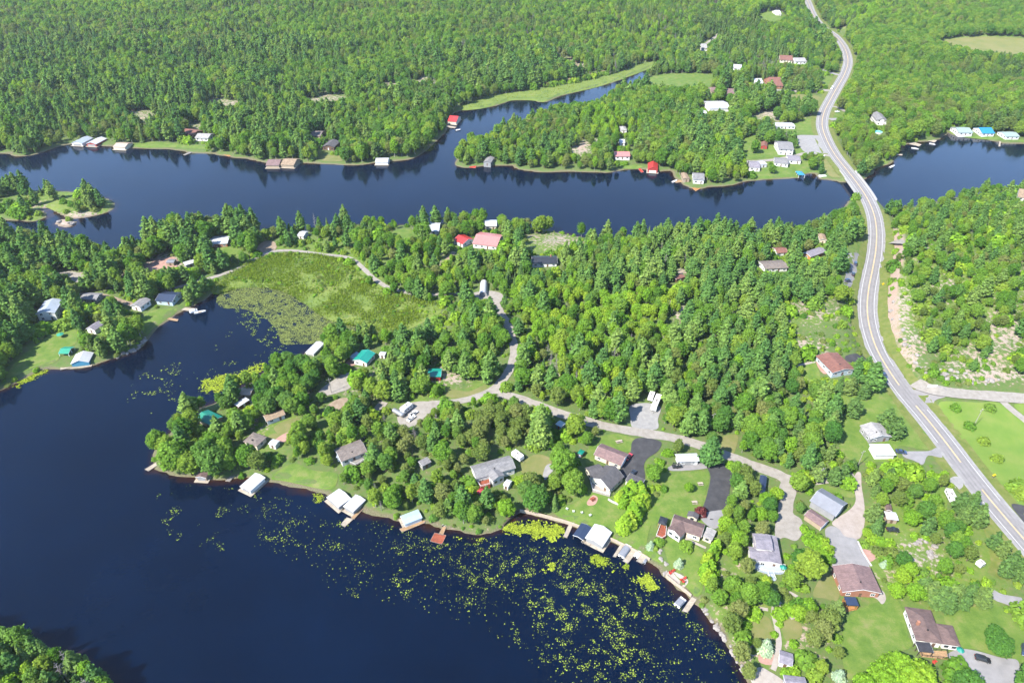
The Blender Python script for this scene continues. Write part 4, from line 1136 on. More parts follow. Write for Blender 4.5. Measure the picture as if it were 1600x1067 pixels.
# --- east shore, near
h1 = bld('house', 'brick bungalow with wide mauve-brown gable roof and black-topped pavilion at its corner', 'house', (1316, 925), (1378, 927), (1365, 886), 3.0, .26, 'y', 'roof_mauve', 'wall_brick', chim=None, vents=1)
polyslab('deck', h1, [(1316, 938), (1332, 934), (1337, 952), (1320, 956)], -.3, .5, 'wood_orange', 0.9, 'wood_orange')
h2 = bld('house', 'bungalow with brown hip roof, side wing and black canopy beside the grey parking pad', 'house', (1431, 1000), (1474, 1006), (1461, 954), 3.0, .33, 'hip', 'roof_brown', 'wall_white', vents=1, chim=(-.55, -.1))
h2b = None
def wing(t, A, B, C, h, pitch, ridge, roof, wall, z=0.0):
    """a lower roofed wing as a part of the house t"""
    zb = t.location.z
    Q = local_quad(t, [A, B, C], h)
    a, b, c = (np.array(q_) for q_ in Q)
    u = (b - a) / np.linalg.norm(b - a); v = np.array([-u[1], u[0]]); W = float(np.dot(c - b, v)); L = float(np.linalg.norm(b - a))
    if W < 0:
        a, b = b, a; u = -u; v = -v; W = -W
    m_ = (a + b) / 2 + v * W / 2
    hl, hw, ov = L / 2, W / 2, .35
    mb = MB(); pr = []
    if ridge == 'x':
        pk = h + hw * pitch - .03; e = h + ov * pitch - .03; l, w = hl - ov, hw - ov
        prof = [(-w, -.8), (w, -.8), (w, e), (0, pk), (-w, e)]
        vs = [(-l, y, zz) for y, zz in prof] + [(l, y, zz) for y, zz in prof]; n = 5
        mb.add(vs, [tuple(range(n)), tuple(range(n, 2 * n))[::-1]] + [(i, n + i, n + (i + 1) % n, (i + 1) % n) for i in range(n)])
    elif ridge == 'y':
        pk = h + hl * pitch - .03; e = h + ov * pitch - .03; l, w = hl - ov, hw - ov
        mb.prism([(-l, -.8), (l, -.8), (l, e), (0, pk), (-l, e)], -w, w)
    else:
        l, w = hl - ov, hw - ov
        mb.box(-l, l, -w, w, -.8, h - .02)
    o_ = mb.build('wing', wall, t); o_.location = (m_[0], m_[1], z); o_.rotation_euler = (0, 0, math.atan2(u[1], u[0]))
    mb = MB(); th = .15
    if ridge in 'xy' and len(ridge) == 1:
        a_, b_ = (hl, hw) if ridge == 'x' else (hw, hl); up = b_ * pitch
        p6 = [(-b_, h), (0, h + up), (b_, h), (b_, h + th), (0, h + up + th), (-b_, h + th)]; n = 6
        vs = [((-a_, y, zz) if ridge == 'x' else (y, -a_, zz)) for y, zz in p6] + [((a_, y, zz) if ridge == 'x' else (y, a_, zz)) for y, zz in p6]
        mb.add(vs, [(0, 1, 4, 5), (1, 2, 3, 4), (n + 5, n + 4, n + 1, n), (n + 4, n + 3, n + 2, n + 1)] + [(i, n + i, n + (i + 1) % n, (i + 1) % n) for i in range(n)])
    elif ridge == 'hip':
        sh = min(hl, hw); up = sh * pitch; rx, ry = max(hl - sh, .05), max(hw - sh, .05)
        vs = [(-hl, -hw, h), (hl, -hw, h), (hl, hw, h), (-hl, hw, h), (-hl, -hw, h + th), (hl, -hw, h + th), (hl, hw, h + th), (-hl, hw, h + th)]
        if hl >= hw:
            vs += [(-rx, 0, h + th + up), (rx, 0, h + th + up)]; fs = [(4, 5, 9, 8), (6, 7, 8, 9), (5, 6, 9), (7, 4, 8)]
        else:
            vs += [(0, -ry, h + th + up), (0, ry, h + th + up)]; fs = [(4, 5, 8), (5, 6, 9, 8), (6, 7, 9), (7, 4, 8, 9)]
        mb.add(vs, fs + [(3, 2, 1, 0), (0, 1, 5, 4), (1, 2, 6, 5), (2, 3, 7, 6), (3, 0, 4, 7)])
    else:
        mb.box(-hl, hl, -hw, hw, h, h + .18)
    mb.build('roof', roof, o_)
    if ridge != 'flat' and hl > 1.8:
        for x in ((-hl * .45, hl * .45) if hl > 2.5 else (0,)):
            pane, fr = winmesh(1.3, 1.1, 'w')
            link('window', pane, o_, (x, -(hw - ov), 1.5), 0)
    cor = [t.matrix_basis @ Vector((m_[0] + u[0] * sx * hl + v[0] * sy * hw, m_[1] + u[1] * sx * hl + v[1] * sy * hw, 0)) for sx, sy in ((-1, -1), (1, -1), (1, 1), (-1, 1))]
    rast(np.array([(q_.x, q_.y) for q_ in cor]), 2, 2.0)
    return o_
wing(h2, (1474, 1006), (1501, 1010), (1493, 978), 2.9, .33, 'hip', 'roof_brown', 'wall_white')
polyslab('deck', h2, [(1436, 1016), (1479, 1016), (1481, 1029), (1440, 1025)], -.3, .6, 'wood_tan', 0.9, 'frame_black')
g1 = bld('garage', 'large garage with grey metal gable roof between two gravel drives', 'garage', (1265, 782.5), (1305, 807), (1329, 789), 3.3, .42, 'x', 'metal_grey', 'wall_grey', gdoor='right', door=0, win=0)
bld('shed', 'long low shed with mauve metal roof along the grey garage', 'shed', (1256, 805), (1284, 824), (1297.5, 815), 2.3, .35, 'x', 'roof_mauve', 'wall_tan', over=.3, win=0, gdoor='right', door=0)
bld('shed', 'small shed with white roof behind the dry garden', 'shed', (1386, 811), (1404, 813), (1403, 801), 2.3, .15, 'x', 'metal_white', 'wall_tan', over=.25, win=0)
bld('shed', 'tiny brown-roofed shed behind the white-roofed shed', 'shed', (1385, 797), (1394, 799), (1392, 788), 2.0, .3, 'y', 'roof_brown', 'wall_tan', over=.2, win=0)
wh = bld('house', 'white two-level house with mauve-grey roofs and pale blue deck', 'house', (1182, 877), (1222, 882), (1221, 839), 2.9, .16, 'y', 'roof_lav', 'wall_white', vents=0)
wing(wh, (1182, 857), (1208.5, 860), (1209.5, 836.5), 4.4, .12, 'x', 'roof_lav', 'wall_white')
wing(wh, (1172, 872.5), (1188, 874.5), (1188, 856), 2.8, .2, 'x', 'roof_lav', 'wall_white')
polyslab('deck', wh, [(1168, 877), (1185, 880), (1226, 884), (1225, 895), (1200, 894), (1186, 890), (1172, 884)], -.5, 1.0, 'comp_blue', 0.95)
polyslab('stair', wh, [(1198, 893), (1207, 893), (1212, 906), (1205, 908)], -.5, .4, 'comp_blue', 0.9, railskip=(0, 2))
bld('cabin', 'garden cabin with mauve roof beside the white path', 'cabin', (1217, 1034.5), (1238, 1041), (1241, 1022), 2.3, .3, 'x', 'roof_lav', 'wall_white', over=.3)
bld('boathouse', 'lavender-roofed waterfront cabin below the white terrace', 'cabin', (1228, 1076), (1262, 1080), (1259, 1058), 2.4, .25, 'x', 'roof_lav', 'wall_grey', over=.3)
lh = bld('house', 'cream waterfront house with brown cross-gable roof and lower grey wing', 'house', (1047, 823), (1095.5, 840), (1112, 823), 2.9, .42, 'x', 'roof_brown', 'wall_cream')
wing(lh, (1042, 826), (1063, 840), (1079, 825), 2.9, .5, 'y', 'roof_brown', 'wall_white')
wing(lh, (1097, 838), (1112.5, 845), (1122.5, 831), 2.3, .2, 'y', 'roof_pale', 'wall_cream')
wing(lh, (1073, 806), (1090, 812), (1092, 804), 2.4, .4, 'y', 'roof_slate', 'wall_cream')
polyslab('deck', lh, [(1025, 838), (1032, 819), (1041, 822), (1040, 838), (1034, 842)], -.4, .7, 'wood_red', 0.9)
bld('gazebo', 'black-roofed gazebo on the cream house deck', 'gazebo', (1028, 817), (1040, 821), (1047, 811), 2.5, .35, 'hip', 'metal_black', 'wood_tan', over=.2, open_front='wood_tan', win=0, door=0)
bld('garage', 'garage with mauve shingle roof and cream walls by the black driveway', 'garage', (927.5, 710.6), (970.6, 728), (986, 711), 2.7, .42, 'x', 'roof_mauve', 'wall_cream', gdoor='right', door=1)
ah = bld('house', 'slate-roofed house with steep gable facing its white waterfront deck', 'house', (923, 747), (953, 766), (974, 744), 3.0, .6, 'y', 'roof_slate', 'wall_cream')
wing(ah, (914, 731), (923, 745), (944, 737), 2.8, .4, 'y', 'roof_slate', 'wall_cream')
polyslab('deck', ah, [(922, 750), (953, 768), (953, 774), (926, 766)], -.4, .6, 'patio_pale', 0.9)
bld('shed', 'small white shed with dark roof at the end of the black driveway', 'shed', (977, 751), (1001, 761), (1006, 748), 2.2, .12, 'x', 'roof_slate', 'wall_white', over=.2, win=0)
bld('garage', 'white metal-roofed garage beside the tall lone pine', 'garage', (1059, 722), (1093, 720.5), (1090, 708), 2.6, .3, 'x', 'metal_white', 'wall_white', door=0, gdoor='front')
bld('shed', 'dark-roofed shed beside the gravel turning lane', 'shed', (1184, 768), (1195, 771), (1199, 745), 2.4, .3, 'y', 'metal_navy', 'wall_brown', over=.3, win=0)
rh = bld('house', 'long bungalow with rust-red roof above the highway lawn', 'house', (1301, 583), (1336, 577.5), (1316, 550), 2.9, .2, 'y', 'roof_rust', 'wall_ltblue', vents=1)
gh = bld('house', 'grey house with pale shingle gable roof on the open lawn', 'house', (1360, 686), (1393.5, 682.5), (1384, 661), 2.9, .3, 'y', 'roof_pale', 'wall_grey', vents=2)
bld('garage', 'flat white-roofed garage in front of the grey house', 'garage', (1368, 711.5), (1400.5, 711.5), (1394, 694), 2.6, 0, 'flat', 'metal_white', 'wall_white', gdoor='right', door=0, win=0)
# --- centre shore
ch = bld('house', 'long house with blue-grey roof, white railings and red deck above the boathouses', 'house', (744, 749), (806, 731.5), (794, 712), 3.2, .36, 'x', 'roof_grey', 'wall_white', vents=1)
wing(ch, (770, 752), (789, 743), (782, 731), 3.2, .4, 'y', 'roof_grey', 'wall_white')
polyslab('deck', ch, [(746, 753), (764, 748), (766, 757), (751, 761)], -.5, 1.6, 'wood_red', 1.0)
bld('shed', 'small white garden shed below the blue-grey roofed house', 'shed', (786, 758), (794, 761), (796, 750), 2.0, .25, 'x', 'metal_white', 'wall_white', over=.2, win=0)
th_ = bld('house', 'taupe-roofed cottage with dark porch awning and white porch above the green lawn', 'cottage', (533, 722), (574, 706), (567, 685), 2.7, .3, 'x', 'roof_taupe', 'wall_white', vents=1)
wing(th_, (525, 715), (543, 716), (541, 705), 2.3, .1, 'flat', 'metal_pale', 'wall_white')
polyslab('deck', th_, [(545, 722), (575, 709), (577, 714), (556, 727)], -.4, .5, 'wood_grey', .9)
gr = bld('cottage', 'cottage with dark teal metal roof on the lake point', 'cottage', (306, 654), (329, 665), (344, 649), 2.6, .36, 'x', 'metal_teal', 'wall_tan')
bld('shed', 'shed with striped tan roof beside the weedy bay', 'shed', (369, 617), (391, 617.5), (392, 607), 2.2, .2, 'x', 'metal_tan', 'wall_tan', over=.25, win=0)
bld('shed', 'narrow shed with white metal roof beside the striped one', 'shed', (373, 636), (390, 625), (384, 620), 2.2, .1, 'x', 'metal_white', 'wall_brown', over=.2, win=0)
bld('cottage', 'long brown-roofed cabin in the trees of the point', 'cottage', (416, 659), (446, 648), (440, 639), 2.4, .3, 'x', 'roof_tan', 'wall_white')
bld('cottage', 'taupe hip-roofed cottage on the point', 'cottage', (379.5, 690), (401, 698), (412, 681), 2.5, .22, 'hip', 'roof_taupe', 'wall_cream', vents=1)
bld('shed', 'white-roofed shed beside the pink patio', 'shed', (419, 694), (430, 697), (434, 688), 2.1, .2, 'x', 'metal_white', 'wall_white', over=.2, win=0)
tg = bld('cottage', 'cottage with bright teal gable roof and pale blue porch', 'cottage', (551, 563), (573, 568), (582, 551), 2.7, .36, 'y', 'metal_teal2', 'wall_white')
wing(tg, (545, 557), (552, 561), (558, 550), 2.3, .1, 'flat', 'metal_ltblue', 'wall_ltblue')
bld('shed', 'small white shed behind the bright teal-roofed cottage', 'shed', (592, 555), (601, 556), (602, 550), 2.1, .25, 'x', 'metal_white', 'wall_white', over=.2, win=0)
bld('cottage', 'small red cabin with flat-pitched teal roof by the lane', 'cabin', (668, 589), (689, 589), (688, 576), 2.4, .22, 'x', 'metal_teal2', 'wall_red', over=.35)
bld('cottage', 'grey flat-roofed cabin deep in the trees behind the boathouses', 'cabin', (660, 729), (674, 722), (671, 712), 2.5, .15, 'x', 'roof_grey', 'wall_grey', over=.3)
bld('cottage', 'small pale cabin beside the red cabin', 'cabin', (868, 663), (877, 668), (881, 660), 2.2, .25, 'x', 'metal_ltblue', 'wall_blue', over=.3)
# --- boathouses on the lower lake
BH = 'boathouses along the lower lake'
bld('boathouse', 'white ridged boathouse joined by a grey canopy near the green lawn', 'boathouse', (510, 777), (529, 793), (545, 776), 2.3, .22, 'y', 'metal_white', 'wall_grey', over=.3, water=True, win=0, door=0)
bld('boathouse', 'white boathouse with long plank dock, twin of the canopied one', 'boathouse', (536, 791), (552, 800), (571, 781), 2.3, .2, 'y', 'metal_white', 'wall_grey', over=.3, water=True, win=0, door=0)
bld('boathouse', 'boathouse with pale blue-white roof and orange wooden apron', 'boathouse', (632, 820), (660, 809), (652, 796), 2.3, .12, 'x', 'metal_ltblue', 'wall_white', over=.3, water=True, win=0, door=0)
bld('boathouse', 'white metal boathouse floating off the point, reflected in the dark lake', 'boathouse', (374.5, 760), (391, 768), (412, 745), 2.2, .22, 'y', 'metal_white', 'wall_white', over=.3, water=True, win=0, door=0)
bld('boathouse', 'little dark-roofed boathouse under the big maples of the point', 'boathouse', (305, 746), (322, 747), (325, 733), 2.2, .3, 'y', 'roof_brown', 'wall_tan', over=.25, water=True, win=0, door=0)
bld('boathouse', 'boat shelter with navy canvas roof beside the grey boathouse', 'boathouse', (895, 836), (911, 844), (923, 824), 2.2, .25, 'y', 'metal_navy', 'wall_grey', over=.2, water=True, win=0, door=0, open_front=True)
bld('boathouse', 'pale grey gable boathouse at the lawn seawall', 'boathouse', (914, 840), (942, 854), (955, 831), 2.4, .3, 'y', 'metal_white', 'wall_grey', over=.3, water=True, win=0, door=0)
bld('boathouse', 'white-roofed boathouse with bright blue front on the left bank', 'boathouse', (110, 569), (139, 566), (138, 552), 2.4, .4, 'y', 'metal_white', 'wall_blue', over=.3, water=True, win=0, door=0, front_wall='wall_blue')
bld('boat_shelter', 'boat shelter with green canopy beside the blue-fronted boathouse', 'boathouse', (91, 553), (107, 553), (106, 542), 3.0, .35, 'x', 'canvas_green', 'wall_white', over=.2, water=True, win=0, door=0, open_front='trim_white')
bld('boathouse', 'white rounded boathouse at the head of the weedy bay', 'boathouse', (477, 551), (490, 554), (499, 535), 2.6, .3, 'y', 'metal_white', 'wall_white', over=.2, water=True, win=0, door=0)
# --- left bank
sh_ = bld('house', 'white lake house with glazed sunroom front and pale roof among pines', 'house', (55, 492), (86, 489), (81, 470), 4.6, .3, 'y', 'metal_pale', 'wall_white', frame='w')
bld('house', 'low house with blue-grey roof above the tan track', 'house', (124, 468), (150, 469), (154, 458), 2.5, .3, 'x', 'roof_grey', 'wall_grey')
bld('house', 'grey-roofed house facing the bay lawn', 'house', (203, 478), (219, 481), (221, 466), 2.7, .3, 'y', 'roof_grey', 'wall_white')
bld('house', 'dark blue-roofed house at the bay head by the white jetty', 'house', (242, 470), (269, 472), (266, 456), 2.6, .3, 'x', 'metal_navy', 'wall_ltblue')
bld('cottage', 'little white A-roofed cabin in the pines of the left bank', 'cabin', (134, 514), (148, 517), (150, 504), 2.3, .5, 'y', 'roof_lav', 'wall_white', over=.3)
bld('cottage', 'white-roofed brick cottage behind tall pines near the marsh', 'cottage', (326, 382), (355, 381), (351, 369), 2.6, .2, 'x', 'metal_white', 'wall_brick')
bld('shed', 'white-roofed shed beside the pink gravel yard', 'shed', (290, 415), (306, 410), (303, 405), 2.2, .15, 'x', 'metal_white', 'wall_grey', over=.25, win=0)
bld('shed', 'small grey-roofed shed on the pink gravel yard', 'shed', (259, 411), (271, 411), (270, 405), 2.2, .2, 'x', 'metal_grey', 'wall_tan', over=.2, win=0)
bld('cottage', 'white cabin half hidden by pines at the marsh lane', 'cabin', (464, 369), (474, 370), (473, 361), 2.4, .25, 'x', 'metal_white', 'wall_white', over=.3)
# --- north edge of the central land
bld('house', 'wide house with faded pink-red metal roof near the river', 'house', (738, 381), (776, 386), (784, 367), 2.8, .3, 'x', 'metal_pink', 'wall_white')
bld('garage', 'red-roofed garage beside the pink-roofed house', 'garage', (708, 375), (723, 382), (734, 371), 2.6, .35, 'x', 'metal_red', 'wall_white')
bld('quonset', 'white half-round shelter at the top of the gravel lane', 'shelter', (748.5, 456), (761.5, 456), (761, 437), 3.4, 0, 'barrel', 'metal_white', 'wall_grey', win=0, door=0)
bld('house', 'black-roofed house beside bare rock', 'house', (831, 412), (871, 412), (868, 400), 2.7, .35, 'x', 'metal_black', 'wall_white', chim=(.5, .2))
bld('cottage', 'white-roofed cottage hidden by river pines', 'cottage', (669, 362), (686, 362), (684, 348), 2.6, .2, 'x', 'metal_white', 'wall_white')
bld('cottage', 'white cottage on the river edge behind the pink-roofed house', 'cottage', (757, 354), (776, 354), (776, 344), 2.6, .2, 'x', 'metal_white', 'wall_cream')
bld('cottage', 'brick-red roofed cabin in the woods near the bridge', 'cabin', (1214, 396), (1232, 395), (1232, 386), 2.5, .3, 'x', 'roof_rust', 'wall_white')
bld('house', 'taupe-roofed house in the woods below the red-roofed cabin', 'house', (1195, 421), (1232, 419), (1231, 406), 2.6, .2, 'x', 'roof_taupe', 'wall_white')
bld('house', 'orange-walled house with lavender roof near the highway parking', 'house', (1267, 402), (1293, 393), (1290, 383), 3.0, .25, 'x', 'roof_lav', 'wall_orange')
bld('cottage', 'narrow beige cottage below the bridge trees', 'cottage', (1281, 375), (1292, 376), (1291, 367), 3.2, .3, 'y', 'roof_tan', 'wall_cream')
bld('shed', 'rusty dark shed at a forest clearing', 'shed', (1057, 437), (1071, 433), (1070, 427), 2.3, .2, 'x', 'roof_rust', 'wall_brown', over=.2, win=0)
bld('house', 'tan-roofed house at the edge of the hillside scrub', 'house', (1590, 308), (1612, 312), (1612, 298), 2.7, .3, 'x', 'roof_tan', 'wall_white')
# --- north bank
bld('house', 'white two-storey house beside the grey parking by the bridge', 'house', (1217, 234), (1241, 235), (1242, 222), 4.6, .25, 'x', 'roof_grey', 'wall_white', win=2)
bld('mobile_home', 'long white mobile home on the green bank', 'mobile home', (1213, 198), (1243, 198), (1243, 192), 2.6, .12, 'x', 'metal_white', 'wall_white', over=.2, win=2)
bld('shed', 'dark red garden shed by the round tree', 'shed', (1189, 229), (1199, 230), (1199, 223), 2.3, .45, 'y', 'roof_rust', 'wall_red', over=.2, win=0)
TR = 'trailers on the grassy riverbank'
bld('mobile_home', 'trailer cottage with purple-grey roof at the tree edge of the riverbank row', 'mobile home', (1171, 262), (1188, 263), (1188, 253), 2.6, .25, 'x', 'roof_lav', 'wall_white', over=.2, win=2, group=TR)
bld('mobile_home', 'short all-white trailer in the riverbank row', 'mobile home', (1189, 258), (1199, 257), (1198, 251), 2.5, .15, 'x', 'metal_white', 'wall_white', over=.2, win=2, group=TR)
bld('mobile_home', 'white trailer with dark grey roof in the middle of the riverbank row', 'mobile home', (1210, 255), (1232, 257), (1231, 248), 2.6, .2, 'x', 'roof_grey', 'wall_white', over=.2, win=2, group=TR)
bld('mobile_home', 'white trailer with lavender roof beside the leafy riverbank tree', 'mobile home', (1232, 251), (1252, 252), (1252, 244), 2.6, .2, 'x', 'roof_lav', 'wall_white', over=.2, win=2, group=TR)
bld('canopy_tent', 'bright blue canopy at the riverbank', 'canopy', (1248, 274), (1258, 274), (1257, 268), 2.4, .4, 'hip', 'canvas_blue', 'wall_white', over=.15, open_front='trim_white', win=0, door=0)
bld('barn', 'long white metal building on the wooded peninsula', 'barn', (1109, 170.5), (1142, 170), (1139, 158), 3.6, .15, 'x', 'metal_white', 'wall_white', win=0)
bld('shed', 'small white shed beside the long white metal building', 'shed', (1096, 178), (1105, 178), (1105, 173), 2.3, .2, 'x', 'metal_white', 'wall_white', over=.2, win=0)
bld('house', 'brown-roofed house among trees north of the white metal building', 'house', (1132, 147), (1152, 148), (1151, 140), 2.6, .3, 'x', 'roof_mauve', 'wall_tan')
bld('cottage', 'small brown-roofed cabin by the sandy lawn', 'cabin', (1112, 143), (1122, 143), (1122, 137), 2.4, .3, 'x', 'roof_mauve', 'wall_tan', over=.3)
bld('cottage', 'white cabin between trees near the gravel track', 'cabin', (1180, 130), (1193, 130), (1193, 123), 2.5, .25, 'x', 'metal_white', 'wall_white', over=.3)
bld('cottage', 'white-roofed cottage tucked in the peninsula trees', 'cottage', (1145, 107), (1158, 108), (1158, 102), 2.5, .25, 'x', 'metal_white', 'wall_white', over=.3)
bld('cottage', 'cottage with salmon-pink roof on the peninsula shore', 'cottage', (961, 245), (985, 245), (982, 237), 2.6, .3, 'x', 'metal_pink', 'wall_white')
bld('boathouse', 'bright red boathouse with white door on the peninsula shore', 'boathouse', (1012, 265), (1028, 266), (1027, 256), 3.0, .5, 'y', 'metal_red', 'wall_red', over=.3, water=True, win=0, door=0, front_wall='trim_white')
bld('cottage', 'little white cabin above the salmon-roofed cottage', 'cabin', (968, 224), (977, 224), (977, 218), 2.4, .3, 'x', 'metal_white', 'wall_white', over=.3)
bld('cottage', 'pale domed-looking cabin in the peninsula woods', 'cabin', (970, 204), (980, 204), (979, 198), 2.6, .4, 'hip', 'roof_pale', 'wall_white', over=.3)
bld('cottage', 'grey cottage with white porch at the west tip of the peninsula', 'cottage', (755, 254), (767, 255), (766, 246), 2.8, .3, 'y', 'roof_grey', 'wall_grey', over=.3)
bld('cottage', 'white-walled cottage on the orange-decked point', 'cottage', (1083, 281), (1101, 282), (1100, 271), 3.2, .3, 'x', 'roof_grey', 'wall_white')
bld('cottage', 'tan-roofed cabin on the orange-decked point', 'cabin', (1068, 280), (1078, 280), (1078, 271), 2.6, .3, 'y', 'roof_tan', 'wall_tan', over=.3)
bld('boathouse', 'red-roofed boathouse with cream walls at the channel mouth', 'boathouse', (699, 190), (713, 191), (713, 182), 3.0, .35, 'x', 'metal_red', 'wall_cream', over=.3, water=True, win=0, door=0)
bld('boathouse', 'brown-roofed boathouse, darker of a pair on the north shore', 'boathouse', (415, 259), (436, 259), (438, 249), 2.6, .3, 'x', 'roof_mauve', 'wall_tan', over=.3, water=True, win=0, door=0)
bld('boathouse', 'tan-roofed boathouse, lighter of a pair on the north shore', 'boathouse', (438, 258), (459, 259), (460, 248), 2.6, .3, 'x', 'roof_tan', 'wall_tan', over=.3, water=True, win=0, door=0)
bld('boathouse', 'lone white boathouse below tall pines on the north shore', 'boathouse', (586, 254), (606, 254), (605, 247), 2.6, .3, 'x', 'metal_white', 'wall_white', over=.3, water=True, win=0, door=0)
bld('boathouse', 'grey-white boathouse beside the dock on the north-west shore', 'boathouse', (111, 224), (128, 225), (130, 215), 2.6, .3, 'y', 'metal_pale', 'wall_white', over=.3, water=True, win=0, door=0)
bld('boathouse', 'white boathouse with red side, second on the north-west shore', 'boathouse', (134, 225), (150, 226), (152, 216), 2.6, .3, 'y', 'metal_white', 'wall_red', over=.3, water=True, win=0, door=0)
bld('boathouse', 'cream-roofed boathouse at the grassy north-west bank', 'boathouse', (176, 230), (195, 231), (196, 223), 2.6, .25, 'x', 'metal_tan', 'wall_cream', over=.3, water=True, win=0, door=0)
bld('cottage', 'dark red cottage among north shore trees', 'cottage', (281, 208), (300, 212), (303, 202), 2.6, .3, 'x', 'roof_rust', 'wall_brown')
bld('cottage', 'white cottage with grey roof beside the dark red one', 'cottage', (304, 216), (325, 217), (325, 209), 2.6, .3, 'x', 'roof_pale', 'wall_white')
bld('cottage', 'tan cottage in tall trees above the boathouse pair', 'cottage', (484, 213), (500, 214), (500, 205), 2.6, .3, 'x', 'roof_taupe', 'wall_tan')
bld('cottage', 'dark-roofed cottage above the dry lawn of the north shore', 'cottage', (503, 230), (522, 231), (523, 221), 2.8, .35, 'y', 'roof_slate', 'wall_brown')
bld('house', 'white gabled house in trees east of the highway', 'house', (1369, 189), (1388, 190), (1388, 179), 4.4, .4, 'y', 'roof_grey', 'wall_white')
bld('cottage', 'white lakeside cottage with green-grey roof, nearest the docks of the far bay', 'cottage', (1499, 208), (1521, 208), (1519, 199), 2.6, .25, 'x', 'metal_green', 'wall_white')
bld('cottage', 'white lakeside cottage with bright blue roof on the far bay', 'cottage', (1535, 209), (1555, 209), (1554, 200), 2.6, .35, 'x', 'metal_blue', 'wall_white')
bld('cottage', 'white lakeside cottage with pale green roof beside the far bay jetty', 'cottage', (1572, 214), (1594, 214), (1593, 206), 2.6, .25, 'x', 'metal_green', 'wall_white')
bld('house', 'red-roofed brick house beside the long gravel track', 'house', (1205, 135), (1224, 135), (1223, 124), 2.6, .4, 'x', 'roof_rust', 'wall_brick')
bld('house', 'low cream house with rust roof in the far trees', 'house', (1219, 94), (1239, 95), (1238, 88), 2.6, .25, 'x', 'roof_rust', 'wall_cream', win=2)
bld('house', 'low white house beside the rust-roofed one in the far trees', 'house', (1243, 97), (1261, 97), (1260, 91), 2.6, .25, 'x', 'roof_pale', 'wall_white', win=2)
bld('house', 'far white house beside the highway bend', 'house', (1236, 17), (1250, 17), (1249, 8), 2.8, .3, 'y', 'metal_white', 'wall_white')
bld('shed', 'far small white shed near the highway bend', 'shed', (1213, 22), (1221, 22), (1220, 18), 2.3, .3, 'x', 'metal_white', 'wall_white', over=.2, win=0)
bld('cottage', 'far pale cottage at the forest clearing track', 'cottage', (1096, 76), (1106, 76), (1105, 70), 2.5, .3, 'x', 'roof_pale', 'wall_white', over=.3)
bld('gazebo', 'black flat canopy on wooden posts beside the brick bungalow', 'gazebo', (1323.5, 945.5), (1342, 946.5), (1338, 933), 2.5, 0, 'flat', 'metal_navy', 'wall_brown', over=.2, open_front='wood_orange', win=0, door=0)
bld('canopy', 'black shingled porch canopy beside the brown hip-roofed bungalow', 'canopy', (1436, 1018), (1459, 1020), (1456, 1004), 2.5, .1, 'x', 'roof_dark', 'wall_brown', over=.2, open_front='wood_dark', win=0, door=0)
bld('cottage', 'little teal-canopied shed in leafy shade by the slate-roofed house', 'shed', (902, 708), (909, 711), (912, 704), 2.1, .3, 'hip', 'metal_teal', 'wall_brown', over=.2, win=0)

# ------------------------------------------------------------------ docks
def dock(label, pts, mat='wood_pale', z=.45, name='dock', cat='dock', group=None, rail=0):
    W = np.array([unp(a, b, z) for a, b in pts]); c = W.mean(0)
    t = thing(name, label, cat, (c[0], c[1], 0), 0, group)
    Q = W - c; n = len(Q)
    mb = MB()
    mb.add([(x, y, z - .16) for x, y in Q] + [(x, y, z) for x, y in Q], [tuple(range(n))[::-1], tuple(range(n, 2 * n))] + [(i, (i + 1) % n, n + (i + 1) % n, n + i) for i in range(n)])
    mb.build('deck', mat, t)
    for i in range(n):
        x, y = Q[i] * 0.94
        mb = MB(); mb.tube((x, y, -2.4), (x, y, z + .35), .09, .09, 6); mb.build('post', 'wood_grey', t)
    # stringer board along the edges
    mb = MB()
    for i in range(n):
        p, q_ = Q[i], Q[(i + 1) % n]
        mb.tube((p[0], p[1], z - .02), (q_[0], q_[1], z - .02), .07, .07, 4)
    mb.build('edge_board', 'wood_grey' if mat != 'wood_grey' else 'wood_pale', t)
    rast(W, 1, .5)
    return t
dock('pale plank dock beside the navy boat shelter', [(880, 838), (886, 840), (897, 816), (890.5, 815)])
dock('plank dock on the seawall side of the grey-covered pontoon boat', [(957.5, 869), (962.5, 870), (978, 846), (972.5, 845)])
dock('wide plank dock between the two covered boats', [(973, 876), (981, 880), (997, 859), (989, 855)])
dock('short square plank dock beside the jet ski', [(994, 876), (1003, 880), (1011.5, 868), (1002.5, 864)])
dock('plank dock at the end of the tan seawall', [(1065.5, 954), (1074.5, 956.5), (1088.5, 936), (1081, 932)])
dock('pale floating dock at the end of a thin gangway', [(532, 819), (542, 808), (551.5, 811), (538.5, 823)], 'wood_pale')
dock('thin plank gangway along the white boathouse', [(548, 809), (553, 811), (580, 781), (577, 779)], 'wood_tan')
dock('red-brown square swimming raft', [(679, 832), (697, 836), (690.5, 850), (672, 845)], 'wood_red', name='swimming_raft', cat='raft')
dock('short gangway from shore to the red-brown raft', [(685.5, 834), (692, 836), (698, 821), (693, 820)], 'wood_tan')
dock('orange wooden apron of the pale blue boathouse', [(624, 826), (665, 811), (664, 816), (628, 831)], 'wood_tan')
dock('old plank dock reaching west from the maple point', [(226, 733), (244, 722), (251, 723), (232, 736)], 'wood_pale')
dock('narrow weathered dock between the maples and the white boathouse', [(352, 751), (371, 734), (373, 736), (359, 752)], 'wood_grey')
dock('front apron dock of the pale grey boathouse', [(908, 846), (922, 853), (923, 847), (912, 841)], 'wood_pale')
dock('concrete-pale dock before the green canopied shelter', [(94, 578), (95, 568), (112, 566), (116, 573)], 'wood_pale')
dock('tan dock at the bay lawn', [(255, 498), (258, 495), (279, 499), (277, 502)], 'wood_tan')
dock('white jetty at the dark blue-roofed house', [(264, 481), (268, 484), (292, 465), (287, 461)], 'trim_white')
